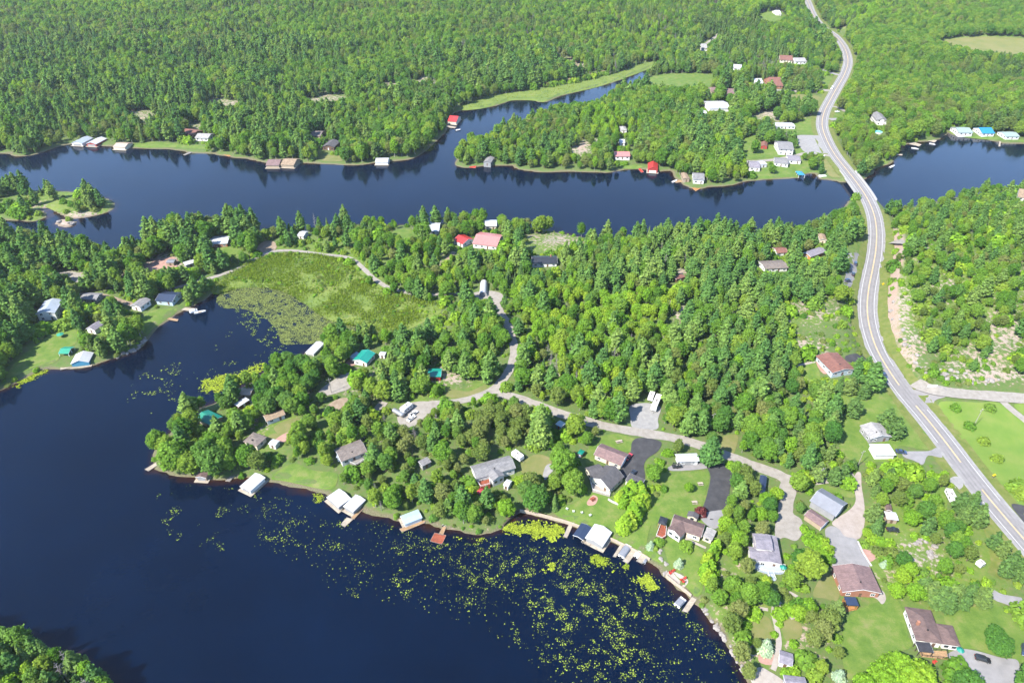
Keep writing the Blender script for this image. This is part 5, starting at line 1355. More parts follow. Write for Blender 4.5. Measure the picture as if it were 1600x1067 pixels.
dock('pale floating dock by the pontoon boats', [(280, 480), (282, 484), (310, 488), (308, 482)], 'wood_pale')
dock('tan dock below the round white boathouse', [(468, 563), (474, 558), (486, 562), (480, 566)], 'wood_tan')
dock('orange deck raft on the north shore', [(345, 241), (356, 237), (369, 240), (358, 245)], 'wood_orange', name='swimming_raft', cat='raft')
dock('red sloping dock beside the bright red boathouse', [(997, 264), (1001, 263), (1006, 269), (1002, 270)], 'plastic_red')
dock('red dock at the peninsula tip', [(733, 262), (735, 257), (745, 258), (743, 263)], 'plastic_red')
dock('orange dock of the cottage point', [(1080, 293), (1094, 289), (1099, 292), (1087, 299)], 'wood_orange')
dock('long tan dock reaching west from the cottage point', [(1053, 283), (1066, 280), (1070, 284), (1056, 286)], 'wood_tan')
dock('pale dock in the channel below the red-roofed boathouse', [(694, 198), (710, 201), (713, 199), (697, 196)], 'wood_pale')
dock('pale plank dock of the channel marina, farther up', [(990, 130), (1004, 124), (1010, 126), (996, 133)], 'wood_tan')
dock('pale plank dock of the channel marina, with the white boat', [(978, 138), (990, 134), (994, 137), (982, 141)], 'wood_pale')
dock('white jetty at the pale green-roofed cottage', [(1560, 229), (1562, 219), (1564, 219), (1563, 229)], 'wood_pale')
dock('floating dock with slips in the far bay, longer one', [(1420, 225), (1436, 229), (1440, 226), (1426, 222)], 'wood_pale')
dock('floating dock with slips in the far bay, shorter one', [(1446, 219), (1460, 223), (1464, 220), (1450, 216)], 'wood_pale')
dock('narrow white dock of the far bay by the trees', [(1398, 243), (1410, 243), (1410, 241), (1398, 241)], 'wood_pale')
dock('pale dock beside the grey-white boathouse on the north-west shore', [(97, 224), (108, 218), (110, 219), (100, 225)], 'wood_pale')
dock('thin log dock on the north shore', [(286, 242), (304, 234), (306, 236), (289, 243)], 'wood_grey')

# ------------------------------------------------------------------ boats
def boat(label, A, B, w=2.3, cover='canvas_grey', kind='pontoon', group=None, name='pontoon_boat'):
    a, b = np.array(unp(*A, .6)), np.array(unp(*B, .6)); c = (a + b) / 2; L = max(float(np.linalg.norm(b - a)), 2.5)
    t = thing(name, label, 'boat', (c[0], c[1], 0), math.atan2(*(b - a)[::-1]), group)
    if kind == 'pontoon':
        for s_ in (-1, 1):
            mb = MB(); mb.tube((-L / 2 + .4, s_ * w * .32, .15), (L / 2 - .6, s_ * w * .32, .15), .3, .3, 10); mb.tube((L / 2 - .6, s_ * w * .32, .15), (L / 2, s_ * w * .32, .25), .3, .05, 10)
            mb.build('pontoon', 'steel', t)
        mb = MB(); mb.box(-L / 2, L / 2 - .2, -w / 2, w / 2, .45, .55); mb.build('deck', 'hull_white', t)
        mb = MB()
        for s_ in (-1, 1):
            mb.box(-L / 2 + .3, L / 2 - .5, s_ * (w / 2 - .08) - .03, s_ * (w / 2 - .08) + .03, .55, 1.15)
        mb.box(-L / 2 + .25, -L / 2 + .3, -w / 2 + .1, w / 2 - .1, .55, 1.15); mb.box(L / 2 - .55, L / 2 - .5, -w / 2 + .1, w / 2 - .1, .55, 1.15)
        mb.build('fence', 'hull_white', t)
        mb = MB()
        if cover:
            n = 8; xs = (-L / 2 + .3, L / 2 - 1.6)
            prof = [(w * .5 * math.cos(math.pi * i / n), 1.2 + .45 * math.sin(math.pi * i / n)) for i in range(n + 1)]
            vs = [(xs[0], y, z) for y, z in prof] + [(xs[1], y, z) for y, z in prof]
            mb.add(vs, [(i, i + 1, n + 2 + i, n + 1 + i) for i in range(n)] + [tuple(range(n + 1)), tuple(range(n + 1, 2 * n + 2))[::-1], (0, n, 2 * n + 1, n + 1)])
            mb.build('cover', cover, t)
        mb = MB(); mb.box(-L / 2 - .35, -L / 2, -.22, .22, .0, 1.1); mb.build('outboard_motor', 'frame_black', t)
    else:
        mb = MB(); n = 9
        out = [(-L / 2, w / 2 * .85), (0, w / 2), (L / 4, w / 2 * .82), (L * .42, w / 2 * .4), (L / 2, 0)]
        loop = out + [(x, -y) for x, y in out[-2::-1]]
        m_ = len(loop)
        vs = [(x * .9, y * .6, -.15) for x, y in loop] + [(x, y, .65) for x, y in loop] + [(x * .9, y * .78, .62) for x, y in loop] + [(x * .85, y * .6, .2) for x, y in loop]
        fs = [tuple(range(m_))[::-1], tuple(range(3 * m_, 4 * m_))]
        for r_ in range(3):
            fs += [(r_ * m_ + i, r_ * m_ + (i + 1) % m_, (r_ + 1) * m_ + (i + 1) % m_, (r_ + 1) * m_ + i) for i in range(m_)]
        mb.add(vs, fs); mb.build('hull', 'hull_white', t)
        if cover:
            mb = MB(); vs = [(x * .95, y * .95, .68) for x, y in loop] + [(0, 0, 1.0), (-L * .25, 0, .95)]
            mb.add(vs, [(i, (i + 1) % m_, m_) for i in range(m_)]); mb.build('cover', cover, t)
        mb = MB(); mb.box(-L * .12, L * .12, -w * .3, w * .3, .25, .5); mb.build('seat', 'wood_tan', t)
        mb = MB(); mb.box(-L / 2 - .3, -L / 2 + .05, -.2, .2, -.1, 1.0); mb.build('outboard_motor', 'frame_black', t)
    rast(np.array([c + d for d in ((-2, -2), (2, -2), (2, 2), (-2, 2))]), 1, 0)
    return t
boat('pontoon boat under a grey cover between two plank docks', (970, 870), (983, 851), 2.5)
boat('white covered runabout beside the wide plank dock', (993, 870), (1001, 859), 2.0, 'hull_white', 'v', name='motor_boat')
boat('small grey jet ski beside the square dock', (1006, 880), (1011, 871), 1.1, 'canvas_grey', 'v', name='jet_ski')
boat('grey-covered pontoon boat at the seawall end dock', (1057, 947), (1069, 934), 2.3, 'canvas_grey')
boat('grey boat pulled up beside the white terrace', (1172, 1046), (1182, 1028), 2.0, 'canvas_grey', 'v', name='motor_boat')
boat('white motor boat moored in the green canopied shelter', (96, 566), (97, 556), 2.0, 'canvas_blue', 'v', name='motor_boat')
boat('white pontoon boat at the bay head dock', (296, 488), (309, 484), 2.4, 'hull_white')
boat('white motor boat at the bay head dock', (303, 489), (322, 485), 2.0, None, 'v', name='motor_boat')
boat('white boat adrift beside the channel dock', (712, 204), (720, 202), 2.2, 'hull_white', 'v', name='motor_boat')
boat('white boat at the channel marina dock', (977, 135), (985, 131), 2.2, 'hull_white', 'v', name='motor_boat')
boat('long white tour pontoon moored by the bridge bank', (1279, 276), (1293, 276), 3.0, 'hull_white')
boat('white boat on the far bay near the trees', (1390, 262), (1398, 258), 2.0, 'hull_white', 'v', name='motor_boat')
boat('white boat at the longer floating dock of the far bay', (1424, 231), (1436, 233), 2.0, 'hull_white', 'v', name='motor_boat')
boat('white boat at the shorter floating dock of the far bay', (1452, 224), (1462, 226), 2.0, 'hull_white', 'v', name='motor_boat')
boat('white boat at the west end of the cottage point dock', (1050, 285), (1058, 281), 2.0, 'hull_white', 'v', name='motor_boat')
boat('small white rowing boat by the red swimming raft gangway', (694, 820), (698, 817), 1.2, None, 'v', name='rowing_boat')

# ------------------------------------------------------------------ vehicles
def car_meshes():
    mb = MB()
    body = [(-2.25, .35), (2.2, .35), (2.28, .62), (2.2, .82), (1.15, .98), (-2.2, 1.02), (-2.3, .7)]
    hw = .9
    n = len(body)
    vs = [(x, -hw, z) for x, z in body] + [(x, hw, z) for x, z in body]
    vs = [(x, y * (.93 if abs(x) > 2 else 1), z) for x, y, z in vs]
    mb.add(vs, [tuple(range(n)), tuple(range(n, 2 * n))[::-1]] + [(i, n + i, n + (i + 1) % n, (i + 1) % n) for i in range(n)])
    M = {}
    def cabin(x0, x1, x2, x3, zt):
        m2 = MB()
        m2.add([(x0, -.82, 1.0), (x3, -.82, .98), (x3, .82, .98), (x0, .82, 1.0), (x1, -.68, zt), (x2, -.68, zt), (x2, .68, zt), (x1, .68, zt)],
               [(3, 2, 1, 0), (0, 1, 5, 4), (1, 2, 6, 5), (2, 3, 7, 6), (3, 0, 4, 7), (4, 5, 6, 7)])
        m3 = MB(); m3.box(x1 + .05, x2 - .03, -.66, .66, zt + .005, zt + .05)
        return m2, m3
    M['body'] = mb
    M['suv'] = cabin(-2.1, -1.95, .35, 1.1, 1.65)
    M['sedan'] = cabin(-1.75, -1.05, .25, 1.15, 1.42)
    M['pickup'] = cabin(-.55, -.45, .45, 1.15, 1.7)
    w = MB(); w.tube((0, -.11, 0), (0, .11, 0), .34, .34, 14)
    r_ = MB(); r_.tube((0, -.13, 0), (0, .13, 0), .2, .2, 10)
    M['wheel'], M['rim'] = w, r_
    return M
CARM = car_meshes()
wheel_me, rim_me = CARM['wheel'].mesh('wheel', 'rubber'), CARM['rim'].mesh('rim', 'steel')
def car(label, A, B, paint, kind='suv', cat='car', name='parked_car', zoff=None):
    a, b = onland(*A), onland(*B)
    d = np.array(b[:2]) - np.array(a[:2]); c = (np.array(a[:2]) + np.array(b[:2])) / 2
    zz = terr(c[0], c[1]) + .22 if zoff is None else zoff
    t = thing(name, label, cat, (c[0], c[1], zz), math.atan2(d[1], d[0]))
    bo = CARM['body'].build('body', paint, t)
    if kind == 'pickup':
        mb = MB(); mb.box(-2.1, -.7, -.7, .7, 1.0, 1.03); mb.build('truck_bed', 'frame_black', bo)
    g, rf = CARM[kind]
    g.build('window', 'glass', t); rf.build('roof', paint, t)
    for x in (-1.4, 1.45):
        for y in (-.82, .82):
            w = link('wheel', wheel_me, t, (x, y, .34)); link('rim', rim_me, w)
    for y in (-.6, .6):
        mb = MB(); mb.box(2.2, 2.27, y - .2, y + .2, .62, .76); mb.build('headlight', 'trim_white', t)
        mb = MB(); mb.box(-2.31, -2.24, y - .15, y + .15, .7, .88); mb.build('tail_light', 'plastic_red', t)
    rast(np.array([c + q_ for q_ in ((-2.5, -2.5), (2.5, -2.5), (2.5, 2.5), (-2.5, 2.5))]), 2, 1)
    return t
car('black car parked on the grey pad of the brown hip-roofed bungalow', (1523, 1028), (1545, 1034), 'car_black', 'suv')
car('dark navy car on the grass beside the grey pad', (1599, 1008), (1600, 1028), 'car_navy', 'suv')
car('dark car on the black driveway by the slate-roofed house', (985, 747), (992, 737), 'car_black', 'sedan')
car('dark grey car nosed out of the flat white garage', (1401, 707), (1413, 708.5), 'car_navy', 'sedan')
car('black pickup behind the small white-roofed shed', (1387, 829), (1401, 830), 'car_black', 'pickup', 'truck')
car('navy car in the highway lay-by, beside the grass island', (1335, 418), (1337, 409), 'car_navy', 'suv')
car('dark car in the highway lay-by behind the navy one', (1331, 434), (1334, 425), 'car_black', 'sedan')
car('dark van parked across the end of the highway lay-by', (1317, 440), (1330, 441), 'car_navy', 'suv')
car('white pickup on the gravel yard beside the motorhome', (642, 652), (651, 644), 'car_white', 'pickup', 'truck')
car('small white car at the foot of the gravel yard', (640, 658), (646, 653), 'car_white', 'sedan')
vz = hwy_z(139)
v_ = car('white delivery van driving on the far highway', (1302, 136), (1297, 144), 'car_white', 'suv', 'van', 'van', zoff=vz + .03)
v_.scale = (1.25, 1.15, 1.5)
car('red car parked at the mauve-roofed garage end', (979, 719), (985, 712), 'car_red', 'sedan')
car('dark car beneath trees at the highway edge by the rust-red roofed house', (1379, 585), (1383, 591), 'car_navy', 'sedan')
car('white car at the cottage drive east of the far highway', (1304, 176), (1312, 176), 'car_white', 'sedan')

def rv(label, A, B, w=2.4, h=3.0, mat='hull_white', name='travel_trailer', rounded=False, wheels=True):
    a, b = onland(*A), onland(*B); d = np.array(b[:2]) - np.array(a[:2]); c = (np.array(a[:2]) + np.array(b[:2])) / 2; L = float(np.linalg.norm(d))
    t = thing(name, label, 'trailer', (c[0], c[1], terr(c[0], c[1]) + .2), math.atan2(d[1], d[0]))
    mb = MB()
    if rounded:
        n = 14
        prof = [(math.cos(2 * math.pi * i / n) * w / 2, 1.45 + math.sin(2 * math.pi * i / n) * 1.05) for i in range(n)]
        vs = [(x, y * s_, 1.45 + (z - 1.45) * s_) for x, s_ in ((-L / 2, .7), (-L / 2 + .4, 1), (L / 2 - .4, 1), (L / 2, .7)) for y, z in prof]
        fs = [tuple(range(n)), tuple(range(3 * n, 4 * n))[::-1]]
        for r_ in range(3):
            fs += [(r_ * n + i, r_ * n + (i + 1) % n, (r_ + 1) * n + (i + 1) % n, (r_ + 1) * n + i) for i in range(n)]
        mb.add(vs, fs)
    else:
        pr = [(-L / 2, .6), (L / 2 - .3, .6), (L / 2, 1.0), (L / 2 - .25, h - .3), (L / 2 - .6, h), (-L / 2 + .15, h), (-L / 2, h - .2)]
        mb.prism(pr, -w / 2, w / 2)
    bo = mb.build('body', mat, t)
    mb = MB()
    if not rounded:
        mb.box(-L * .1, L * .1, -.35, .35, h, h + .22); mb.box(L * .25, L * .25 + .5, -.25, .25, h, h + .12)
        mb.build('roof_vent', 'wood_grey', bo)
        for s_ in (-1, 1):
            for x in (-L * .3, -L * .05, L * .25):
                mb = MB(); mb.box(x - .4, x + .4, s_ * w / 2 - .03, s_ * w / 2 + .03, 1.5, 2.1); mb.build('window', 'glass', t)
    for s_ in (-1, 1):
        for x in ((-.45, .45) if L > 6 else (0,)):
            wv_ = link('wheel', wheel_me, t, (x, s_ * (w / 2 - .15), .36))
    mb = MB(); mb.tube((L / 2, 0, .55), (L / 2 + 1.1, 0, .5), .06, .06, 5); mb.tube((L / 2 + 1.0, 0, .5), (L / 2 + 1.0, 0, 0), .05, .05, 5)
    mb.tube((-L / 2 + .6, 0, .65), (-L / 2 + .6, 0, 0), .05, .05, 5); mb.build('hitch', 'steel', t)
    rast(np.array([c + q_ for q_ in ((-4, -4), (4, -4), (4, 4), (-4, 4))]), 2, 1)
    return t
rv('long white camper trailer on the grey gravel pad', (1029, 623), (1020, 645), 2.5, 3.0)
rv('small white camper behind the long one on the gravel pad', (1019, 618), (1015, 629), 2.3, 2.6)
rv('white motorhome on the gravel yard by the lane', (629, 648), (643, 636), 2.5, 3.1, name='motorhome')
rv('silver rounded trailer parked by the motorhome', (615, 644), (631, 653), 2.4, 2.5, 'steel', rounded=True)
rv('white camper behind the blue-grey roofed house', (802, 711), (816, 722), 2.4, 2.8)
rv('white box trailer on grass beside the highway pines', (1479, 770), (1488, 788), 2.3, 2.6)
rv('flat black utility trailer by the white metal-roofed garage', (1050, 731), (1064, 730), 1.8, 1.2, 'frame_black')
rv('white cube trailer at the grass track bend', (1526, 886), (1534, 882), 2.0, 2.2)

# ------------------------------------------------------------------ poles and signs
def pole(label, p, h, lean=0.0, arm=True):
    x, y, z = onland(*p)
    t = thing('utility_pole', label, 'pole', (x, y, z - .3), R(25), 'utility poles')
    mb = MB(); mb.tube((0, 0, -.3), (lean, 0, h), .16, .1, 8); mb.build('pole', 'pole_wood', t)
    if arm:
        mb = MB(); mb.box(lean - 1.1, lean + 1.1, -.06, .06, h - .7, h - .55); mb.build('crossarm', 'pole_wood', t)
        for s_ in (-.95, 0, .95):
            mb = MB(); mb.tube((lean + s_, 0, h - .55 if s_ else h), (lean + s_, 0, h - .35 if s_ else h + .2), .06, .05, 6); mb.build('insulator', 'trim_white', t)
pole('utility pole standing alone in the green field', (1520, 668), 11)
pole('utility pole by the gravel lane bend below the red cabin', (649, 616), 10)
pole('utility pole rising from the woods beside the grey house lawn', (1340, 728), 9)
pole('utility pole beside the gravel lane near the tall lone pine', (1110, 672), 10)
pole('utility pole by the grey garage lane', (1278, 755), 9)
pole('utility pole at the teal-roofed cottage yard', (518, 614), 9)
def sign(label, p, w, h, mat, post=1.6, diamond=False, rz=0.0):
    x, y, z = onland(*p)
    t = thing('road_sign', label, 'sign', (x, y, z), rz)
    mb = MB(); mb.tube((0, 0.06, -.4), (0, 0.06, post + h * .8), .05, .05, 6); mb.build('post', 'steel', t)
    mb = MB()
    if diamond:
        c = post + h / 2
        mb.prism([(0, c - h * .7), (h * .7, c), (0, c + h * .7), (-h * .7, c)], -.02, .02)
    else:
        mb.box(-w / 2, w / 2, -.03, .03, post, post + h)
    mb.build('board', mat, t)
sign('yellow diamond warning sign below the rock cut', (1378, 449), 1, 1.3, 'sign_yellow', 1.6, True)
sign('yellow diamond warning sign at the field edge', (1550, 748), 1, 1.3, 'sign_yellow', 1.6, True)
sign('wide white sign board at the side road junction', (1455, 607), 4.5, 1.5, 'trim_white', .6)
sign('small white sign by the bridge bank driveway', (1286, 246), 2.5, 1.3, 'trim_white', .8)

# ------------------------------------------------------------------ garden furniture and small things
def chair(label, p, mat='plastic_red', rz=0.0, group=None):
    x, y, z = onland(*p)
    t = thing('garden_chair', label, 'chair', (x, y, z + .18), rz, group)
    mb = MB(); mb.box(-.35, .35, -.35, .35, .38, .46); mb.build('seat', mat, t)
    mb = MB(); mb.add([(-.35, .33, .45), (.35, .33, .45), (.35, .55, 1.15), (-.35, .55, 1.15), (-.35, .4, .45), (.35, .4, .45), (.35, .62, 1.15), (-.35, .62, 1.15)],
                      [(0, 1, 2, 3), (7, 6, 5, 4), (0, 4, 5, 1), (1, 5, 6, 2), (2, 6, 7, 3), (3, 7, 4, 0)]); mb.build('backrest', mat, t)
    for sx in (-.3, .3):
        for sy in (-.3, .3):
            mb = MB(); mb.box(sx - .04, sx + .04, sy - .04, sy + .04, 0, .4); mb.build('leg', mat, t)
        mb = MB(); mb.box(sx - .1, sx + .1, -.4, .4, .62, .67); mb.build('armrest', mat, t)
G_ = 'red chairs on the waterfront terrace'
for i, p in enumerate([(1047, 897), (1050, 894), (1053, 892), (1064, 907), (1067, 910), (1069, 905)]):
    chair('red slatted garden chair on the pale waterfront terrace', p, 'plastic_red', .6 + i * .9, G_)
for i, p in enumerate([(886, 796), (896, 800), (909, 802), (922, 806)]):
    chair('white garden chair on the open waterfront lawn', p, 'trim_white', 2.5 + i * .4, 'white chairs on the waterfront lawn')
for i, p in enumerate([(1458, 1036), (1461, 1034)]):
    chair('red garden chair below the brown hip-roofed bungalow deck', p, 'plastic_red', 1 + i, 'red chairs below the deck')
def parasol(label, p, mat, r=1.4, h=2.3):
    x, y, z = onland(*p)
    t = thing('parasol', label, 'umbrella', (x, y, z))
    mb = MB(); mb.tube((0, 0, 0), (0, 0, h), .04, .03, 6); mb.build('pole', 'steel', t)
    n = 8; mb = MB()
    vs = [(r * math.cos(2 * math.pi * i / n), r * math.sin(2 * math.pi * i / n), h - .35) for i in range(n)] + [(0, 0, h + .25), (0, 0, h + .05)]
    mb.add(vs, [(i, (i + 1) % n, n) for i in range(n)] + [((i + 1) % n, i, n + 1) for i in range(n)]); mb.build('canopy', mat, t)
    mb = MB(); mb.tube((0, 0, 0), (0, 0, .12), .35, .35, 10); mb.build('base', 'concrete', t)
parasol('green parasol on the left bank lawn', (96, 527), 'canvas_green', 1.8)
parasol('teal parasol at the stony left bank', (181, 531), 'metal_teal2', 1.6)
parasol('red parasol below the red deck', (750, 772), 'canvas_red', 1.7)
parasol('teal parasol beside the grey pad bungalow', (1497, 1020), 'metal_teal2', 1.2)
parasol('teal parasol at the white house deck', (1222, 891), 'metal_teal2', 1.2)
def bench(label, p, rz, L=2.0, mat='wood_pale'):
    x, y, z = onland(*p)
    t = thing('picnic_table', label, 'table', (x, y, z + .08), rz)
    mb = MB(); mb.box(-L / 2, L / 2, -.4, .4, .72, .78); mb.build('tabletop', mat, t)
    for s_ in (-1, 1):
        mb = MB(); mb.box(-L / 2, L / 2, s_ * .75 - .14, s_ * .75 + .14, .42, .47); mb.build('bench', mat, t)
        mb = MB(); mb.box(s_ * L * .35 - .05, s_ * L * .35 + .05, -.8, .8, .36, .42); mb.tube((s_ * L * .35, -.7, 0), (s_ * L * .35, -.25, .72), .05, .05, 4); mb.tube((s_ * L * .35, .7, 0), (s_ * L * .35, .25, .72), .05, .05, 4); mb.build('leg', mat, t)
bench('wooden picnic table on the lawn behind the mauve garage', (967, 691), .3, 3.0)
bench('pale picnic table on the pink patio', (926, 781), .6, 2.0, 'wood_red')
bench('pale picnic table on the long lawn by the black driveway', (1094, 757), .1, 2.2)
bench('pale picnic table lower on the lawn by the purple bush', (1085, 786), .1, 2.2)
x, y, z = onland(1371, 208)
t = thing('pool', 'round blue above-ground pool in trees east of the highway', 'pool', (x, y, z))
mb = MB(); mb.tube((0, 0, -.2), (0, 0, 1.2), 4.0, 4.0, 24); mb.build('wall', 'wall_white', t)
mb = MB(); mb.tube((0, 0, 1.2), (0, 0, 1.23), 3.8, 3.8, 24); mb.build('water', 'pool_water', t)
rast(np.array([(x - 5, y - 14), (x + 5, y - 14), (x + 5, y + 5), (x - 5, y + 5)]), 2, 0)

# ------------------------------------------------------------------ seawall
def wallrun(label, pts, mat='stone_tan', h=1.0, half=.2, name='retaining_wall', cat='wall', base=None):
    C = resamp(np.array([onland(a, b)[:2] for a, b in pts]), 2.2)
    t = thing(name, label, cat, (C[0, 0], C[0, 1], 0))
    mesh_pieces = []
    for i in range(len(C) - 1):
        p, q_ = C[i], C[i + 1]; d = q_ - p; L = np.linalg.norm(d)
        key = ('wl', mat, i % 4, half, h)
        if key not in _cache:
            mb = MB(); dh = (.0, .05, -.04, .03)[i % 4]
            mb.box(-1.08, 1.08, -half, half, -1.2, h + dh - .12); mb.box(-1.07, 1.07, -half - .06, half + .06, h + dh - .12, h + dh)
            _cache[key] = mb.mesh('stone_block', mat)
        zb = 0.0 if base is None else max(terr(*((p + q_) / 2)), 0)
        ob = link('stone_block', _cache[key], t, ((p[0] + q_[0]) / 2 - C[0, 0], (p[1] + q_[1]) / 2 - C[0, 1], zb), math.atan2(d[1], d[0]))
        ob.scale = (L / 2.2, 1, 1)
wallrun('tan stone seawall along the open waterfront lawn', [(812, 799), (830, 803), (850, 808), (870, 813), (890, 819), (912, 827), (935, 836), (960, 846), (985, 859), (1004, 869), (1022, 881)], 'stone_tan', 1.45)
wallrun('low stone seawall below the red chair terrace', [(1040, 901), (1056, 914), (1072, 926), (1084, 936)], 'stone_tan', 1.45)
wallrun('dark timber crib wall beside the weedy inlet', [(787, 822), (796, 813), (806, 804), (814, 798)], 'wood_dark', 1.4)
wallrun('white block garden wall behind the cedar hedge', [(950, 781), (958, 786), (966, 789), (976, 795)], 'concrete', .9, .2, base=1)
wallrun('curb of pale stone along the grey asphalt drive', [(1340, 846), (1347, 862), (1358, 880), (1366, 890)], 'concrete', .4, .22, base=1)

# ------------------------------------------------------------------ boulders along shores and in gardens
def bouldermesh(seed):
    bm_ = bmesh.new(); bmesh.ops.create_icosphere(bm_, subdivisions=2, radius=1.0)
    rs = np.random.RandomState(seed)
    ax = rs.uniform(.6, 1.1, 3)
    for v in bm_.verts:
        nse = 0.75 + .5 * vnoise(np.array([v.co.x * 1.7 + seed * 7 + v.co.z]), np.array([v.co.y * 1.7 + v.co.z * 1.3]), seed)[0]
        v.co = Vector((v.co.x * ax[0] * nse, v.co.y * ax[1] * nse, v.co.z * .65 * nse))
    me_ = bpy.data.meshes.new('boulder'); bm_.to_mesh(me_); bm_.free(); me_.materials.append(MATS['boulder'])
    return me_
BM = [bouldermesh(i) for i in range(5)]
def boulders(label, group, pts):
    for i, (a, b, s_) in enumerate(pts):
        x, y, z = onland(a, b)
        o_ = link('boulder', BM[i % 5], None, (x, y, z + .1 * s_), random.uniform(0, 6)); o_.scale = (s_, s_, s_)
        tag(o_, label, 'boulder', group)
rr = random.Random(3)
def along(pts, n, jit, s0, s1):
    P = catmull(pts, 6, closed=False)
    return [(*(P[rr.randrange(len(P))] + np.array([rr.uniform(-jit, jit), rr.uniform(-jit, jit)])), rr.uniform(s0, s1)) for _ in range(n)]
boulders('rounded riprap boulder on the stony left bank', 'riprap boulders of the left bank', along([(182, 556), (200, 551), (216, 543), (228, 530)], 34, 3, .5, 1.1))
boulders('pale boulder in the rock garden by the waterfront terrace', 'rock garden boulders', along([(1032, 858), (1033, 870), (1040, 885), (1038, 896)], 18, 3, .4, .8))
boulders('shore boulder below the white garden path', 'shore boulders below the garden path', along([(1098, 950), (1118, 975), (1132, 995), (1146, 1020), (1160, 1048)], 36, 3, .4, 1.0))
boulders('boulder on the little rocky islet', 'islet boulders', along([(92, 348), (104, 347), (114, 350)], 10, 2, .8, 1.8))
boulders('granite boulder on the scrubby hillside by the rock cut', 'hillside boulders', along([(1396, 470), (1402, 510), (1420, 550), (1450, 580), (1500, 590), (1560, 600)], 40, 9, .5, 1.6))
boulders('pale boulder in the dry garden by the highway pines', 'dry garden boulders', along([(1424, 852), (1440, 846), (1460, 860), (1445, 875), (1420, 900)], 18, 5, .5, 1.3))

# ------------------------------------------------------------------ plants: prototypes
def cards(name, P, Nrm, size, mat, elong=1.0, along_=None, rs=None, curl=True):
    """leaf clumps: one bent quad (2 quads) per point, facing Nrm"""
    n = len(P)
    Nrm = Nrm / (np.linalg.norm(Nrm, axis=1)[:, None] + 1e-9)
    ref = rs.normal(size=(n, 3)) if along_ is None else along_
    T = ref - (ref * Nrm).sum(1)[:, None] * Nrm
    T /= np.linalg.norm(T, axis=1)[:, None] + 1e-9
    Bn = np.cross(Nrm, T)
    s = np.asarray(size)[:, None]
    a, b = T * s * .5 * elong, Bn * s * .5
    jit = lambda k_: rs.normal(size=(n, 3)) * s * k_
    v0, v1, v2, v3 = P - a - b + jit(.1), P + a - b * .7 + jit(.1), P + a * 1.05 + b + jit(.1), P - a * .7 + b * .9 + jit(.1)
    V = np.stack([v0, v1, v2, v3], 1).reshape(-1, 3)
    F = np.arange(4 * n).reshape(n, 4)
    return pydata(name, V, F, mat)
def crown_leafy(seed, H, Rr, mat, nl=16, per=95, base=.22, leaf=.62, top=1.0, droop=0.0):
    nl = int(nl * 2.6); per = int(per * .95); leaf = leaf * .62
    lobe0 = np.random.RandomState(seed + 500).uniform(.8, 1.2, 8)
    rs = np.random.RandomState(seed)
    Ps, Ns = [], []
    cz = H * (base + (1 - base) * .5); hz = H * (1 - base) * .5
    for i in range(nl):
        # lobes spread by golden angle through the crown
        t = (i + .5) / nl
        zf = 1 - 2 * t * .93
        ang = i * 2.399 + rs.uniform(-.3, .3)
        rad = math.sqrt(max(0, 1 - zf * zf)) * .80 * rs.uniform(.55, 1.12) * lobe0[int((ang / 6.2832 * 8) % 8)]
        if zf > 0: rad *= top
        c = np.array([Rr * rad * math.cos(ang), Rr * rad * math.sin(ang), cz + hz * zf * .74 + rs.uniform(-.04, .04) * H])
        lr = Rr * rs.uniform(.15, .34)
        d = rs.normal(size=(per, 3)); d /= np.linalg.norm(d, axis=1)[:, None]
        d[:, 2] = np.where(d[:, 2] < -.35, -d[:, 2] * .6, d[:, 2])
        rr_ = lr * rs.uniform(.72, 1.06, per)
        Ps.append(c + d * rr_[:, None] * np.array([1, 1, .85])); Ns.append(d + rs.normal(size=(per, 3)) * .42 + np.array([0, 0, .4]))
    nv = nl * per // 3
    d = rs.normal(size=(nv, 3)); d /= np.linalg.norm(d, axis=1)[:, None]
    q_ = d * np.array([Rr, Rr, hz]) * (rs.uniform(.45, .98, nv) * lobe0[((np.arctan2(d[:, 1], d[:, 0]) / 6.2832 * 8) % 8).astype(int)])[:, None]; q_[:, 2] += cz
    Ps.append(q_); Ns.append(d + rs.normal(size=(nv, 3)) * .6 + np.array([0, 0, .4]))
    P, Nn = np.concatenate(Ps), np.concatenate(Ns)
    return cards('crown', P, Nn, leaf * rs.uniform(.7, 1.4, len(P)), mat, 1.25, rs=rs)
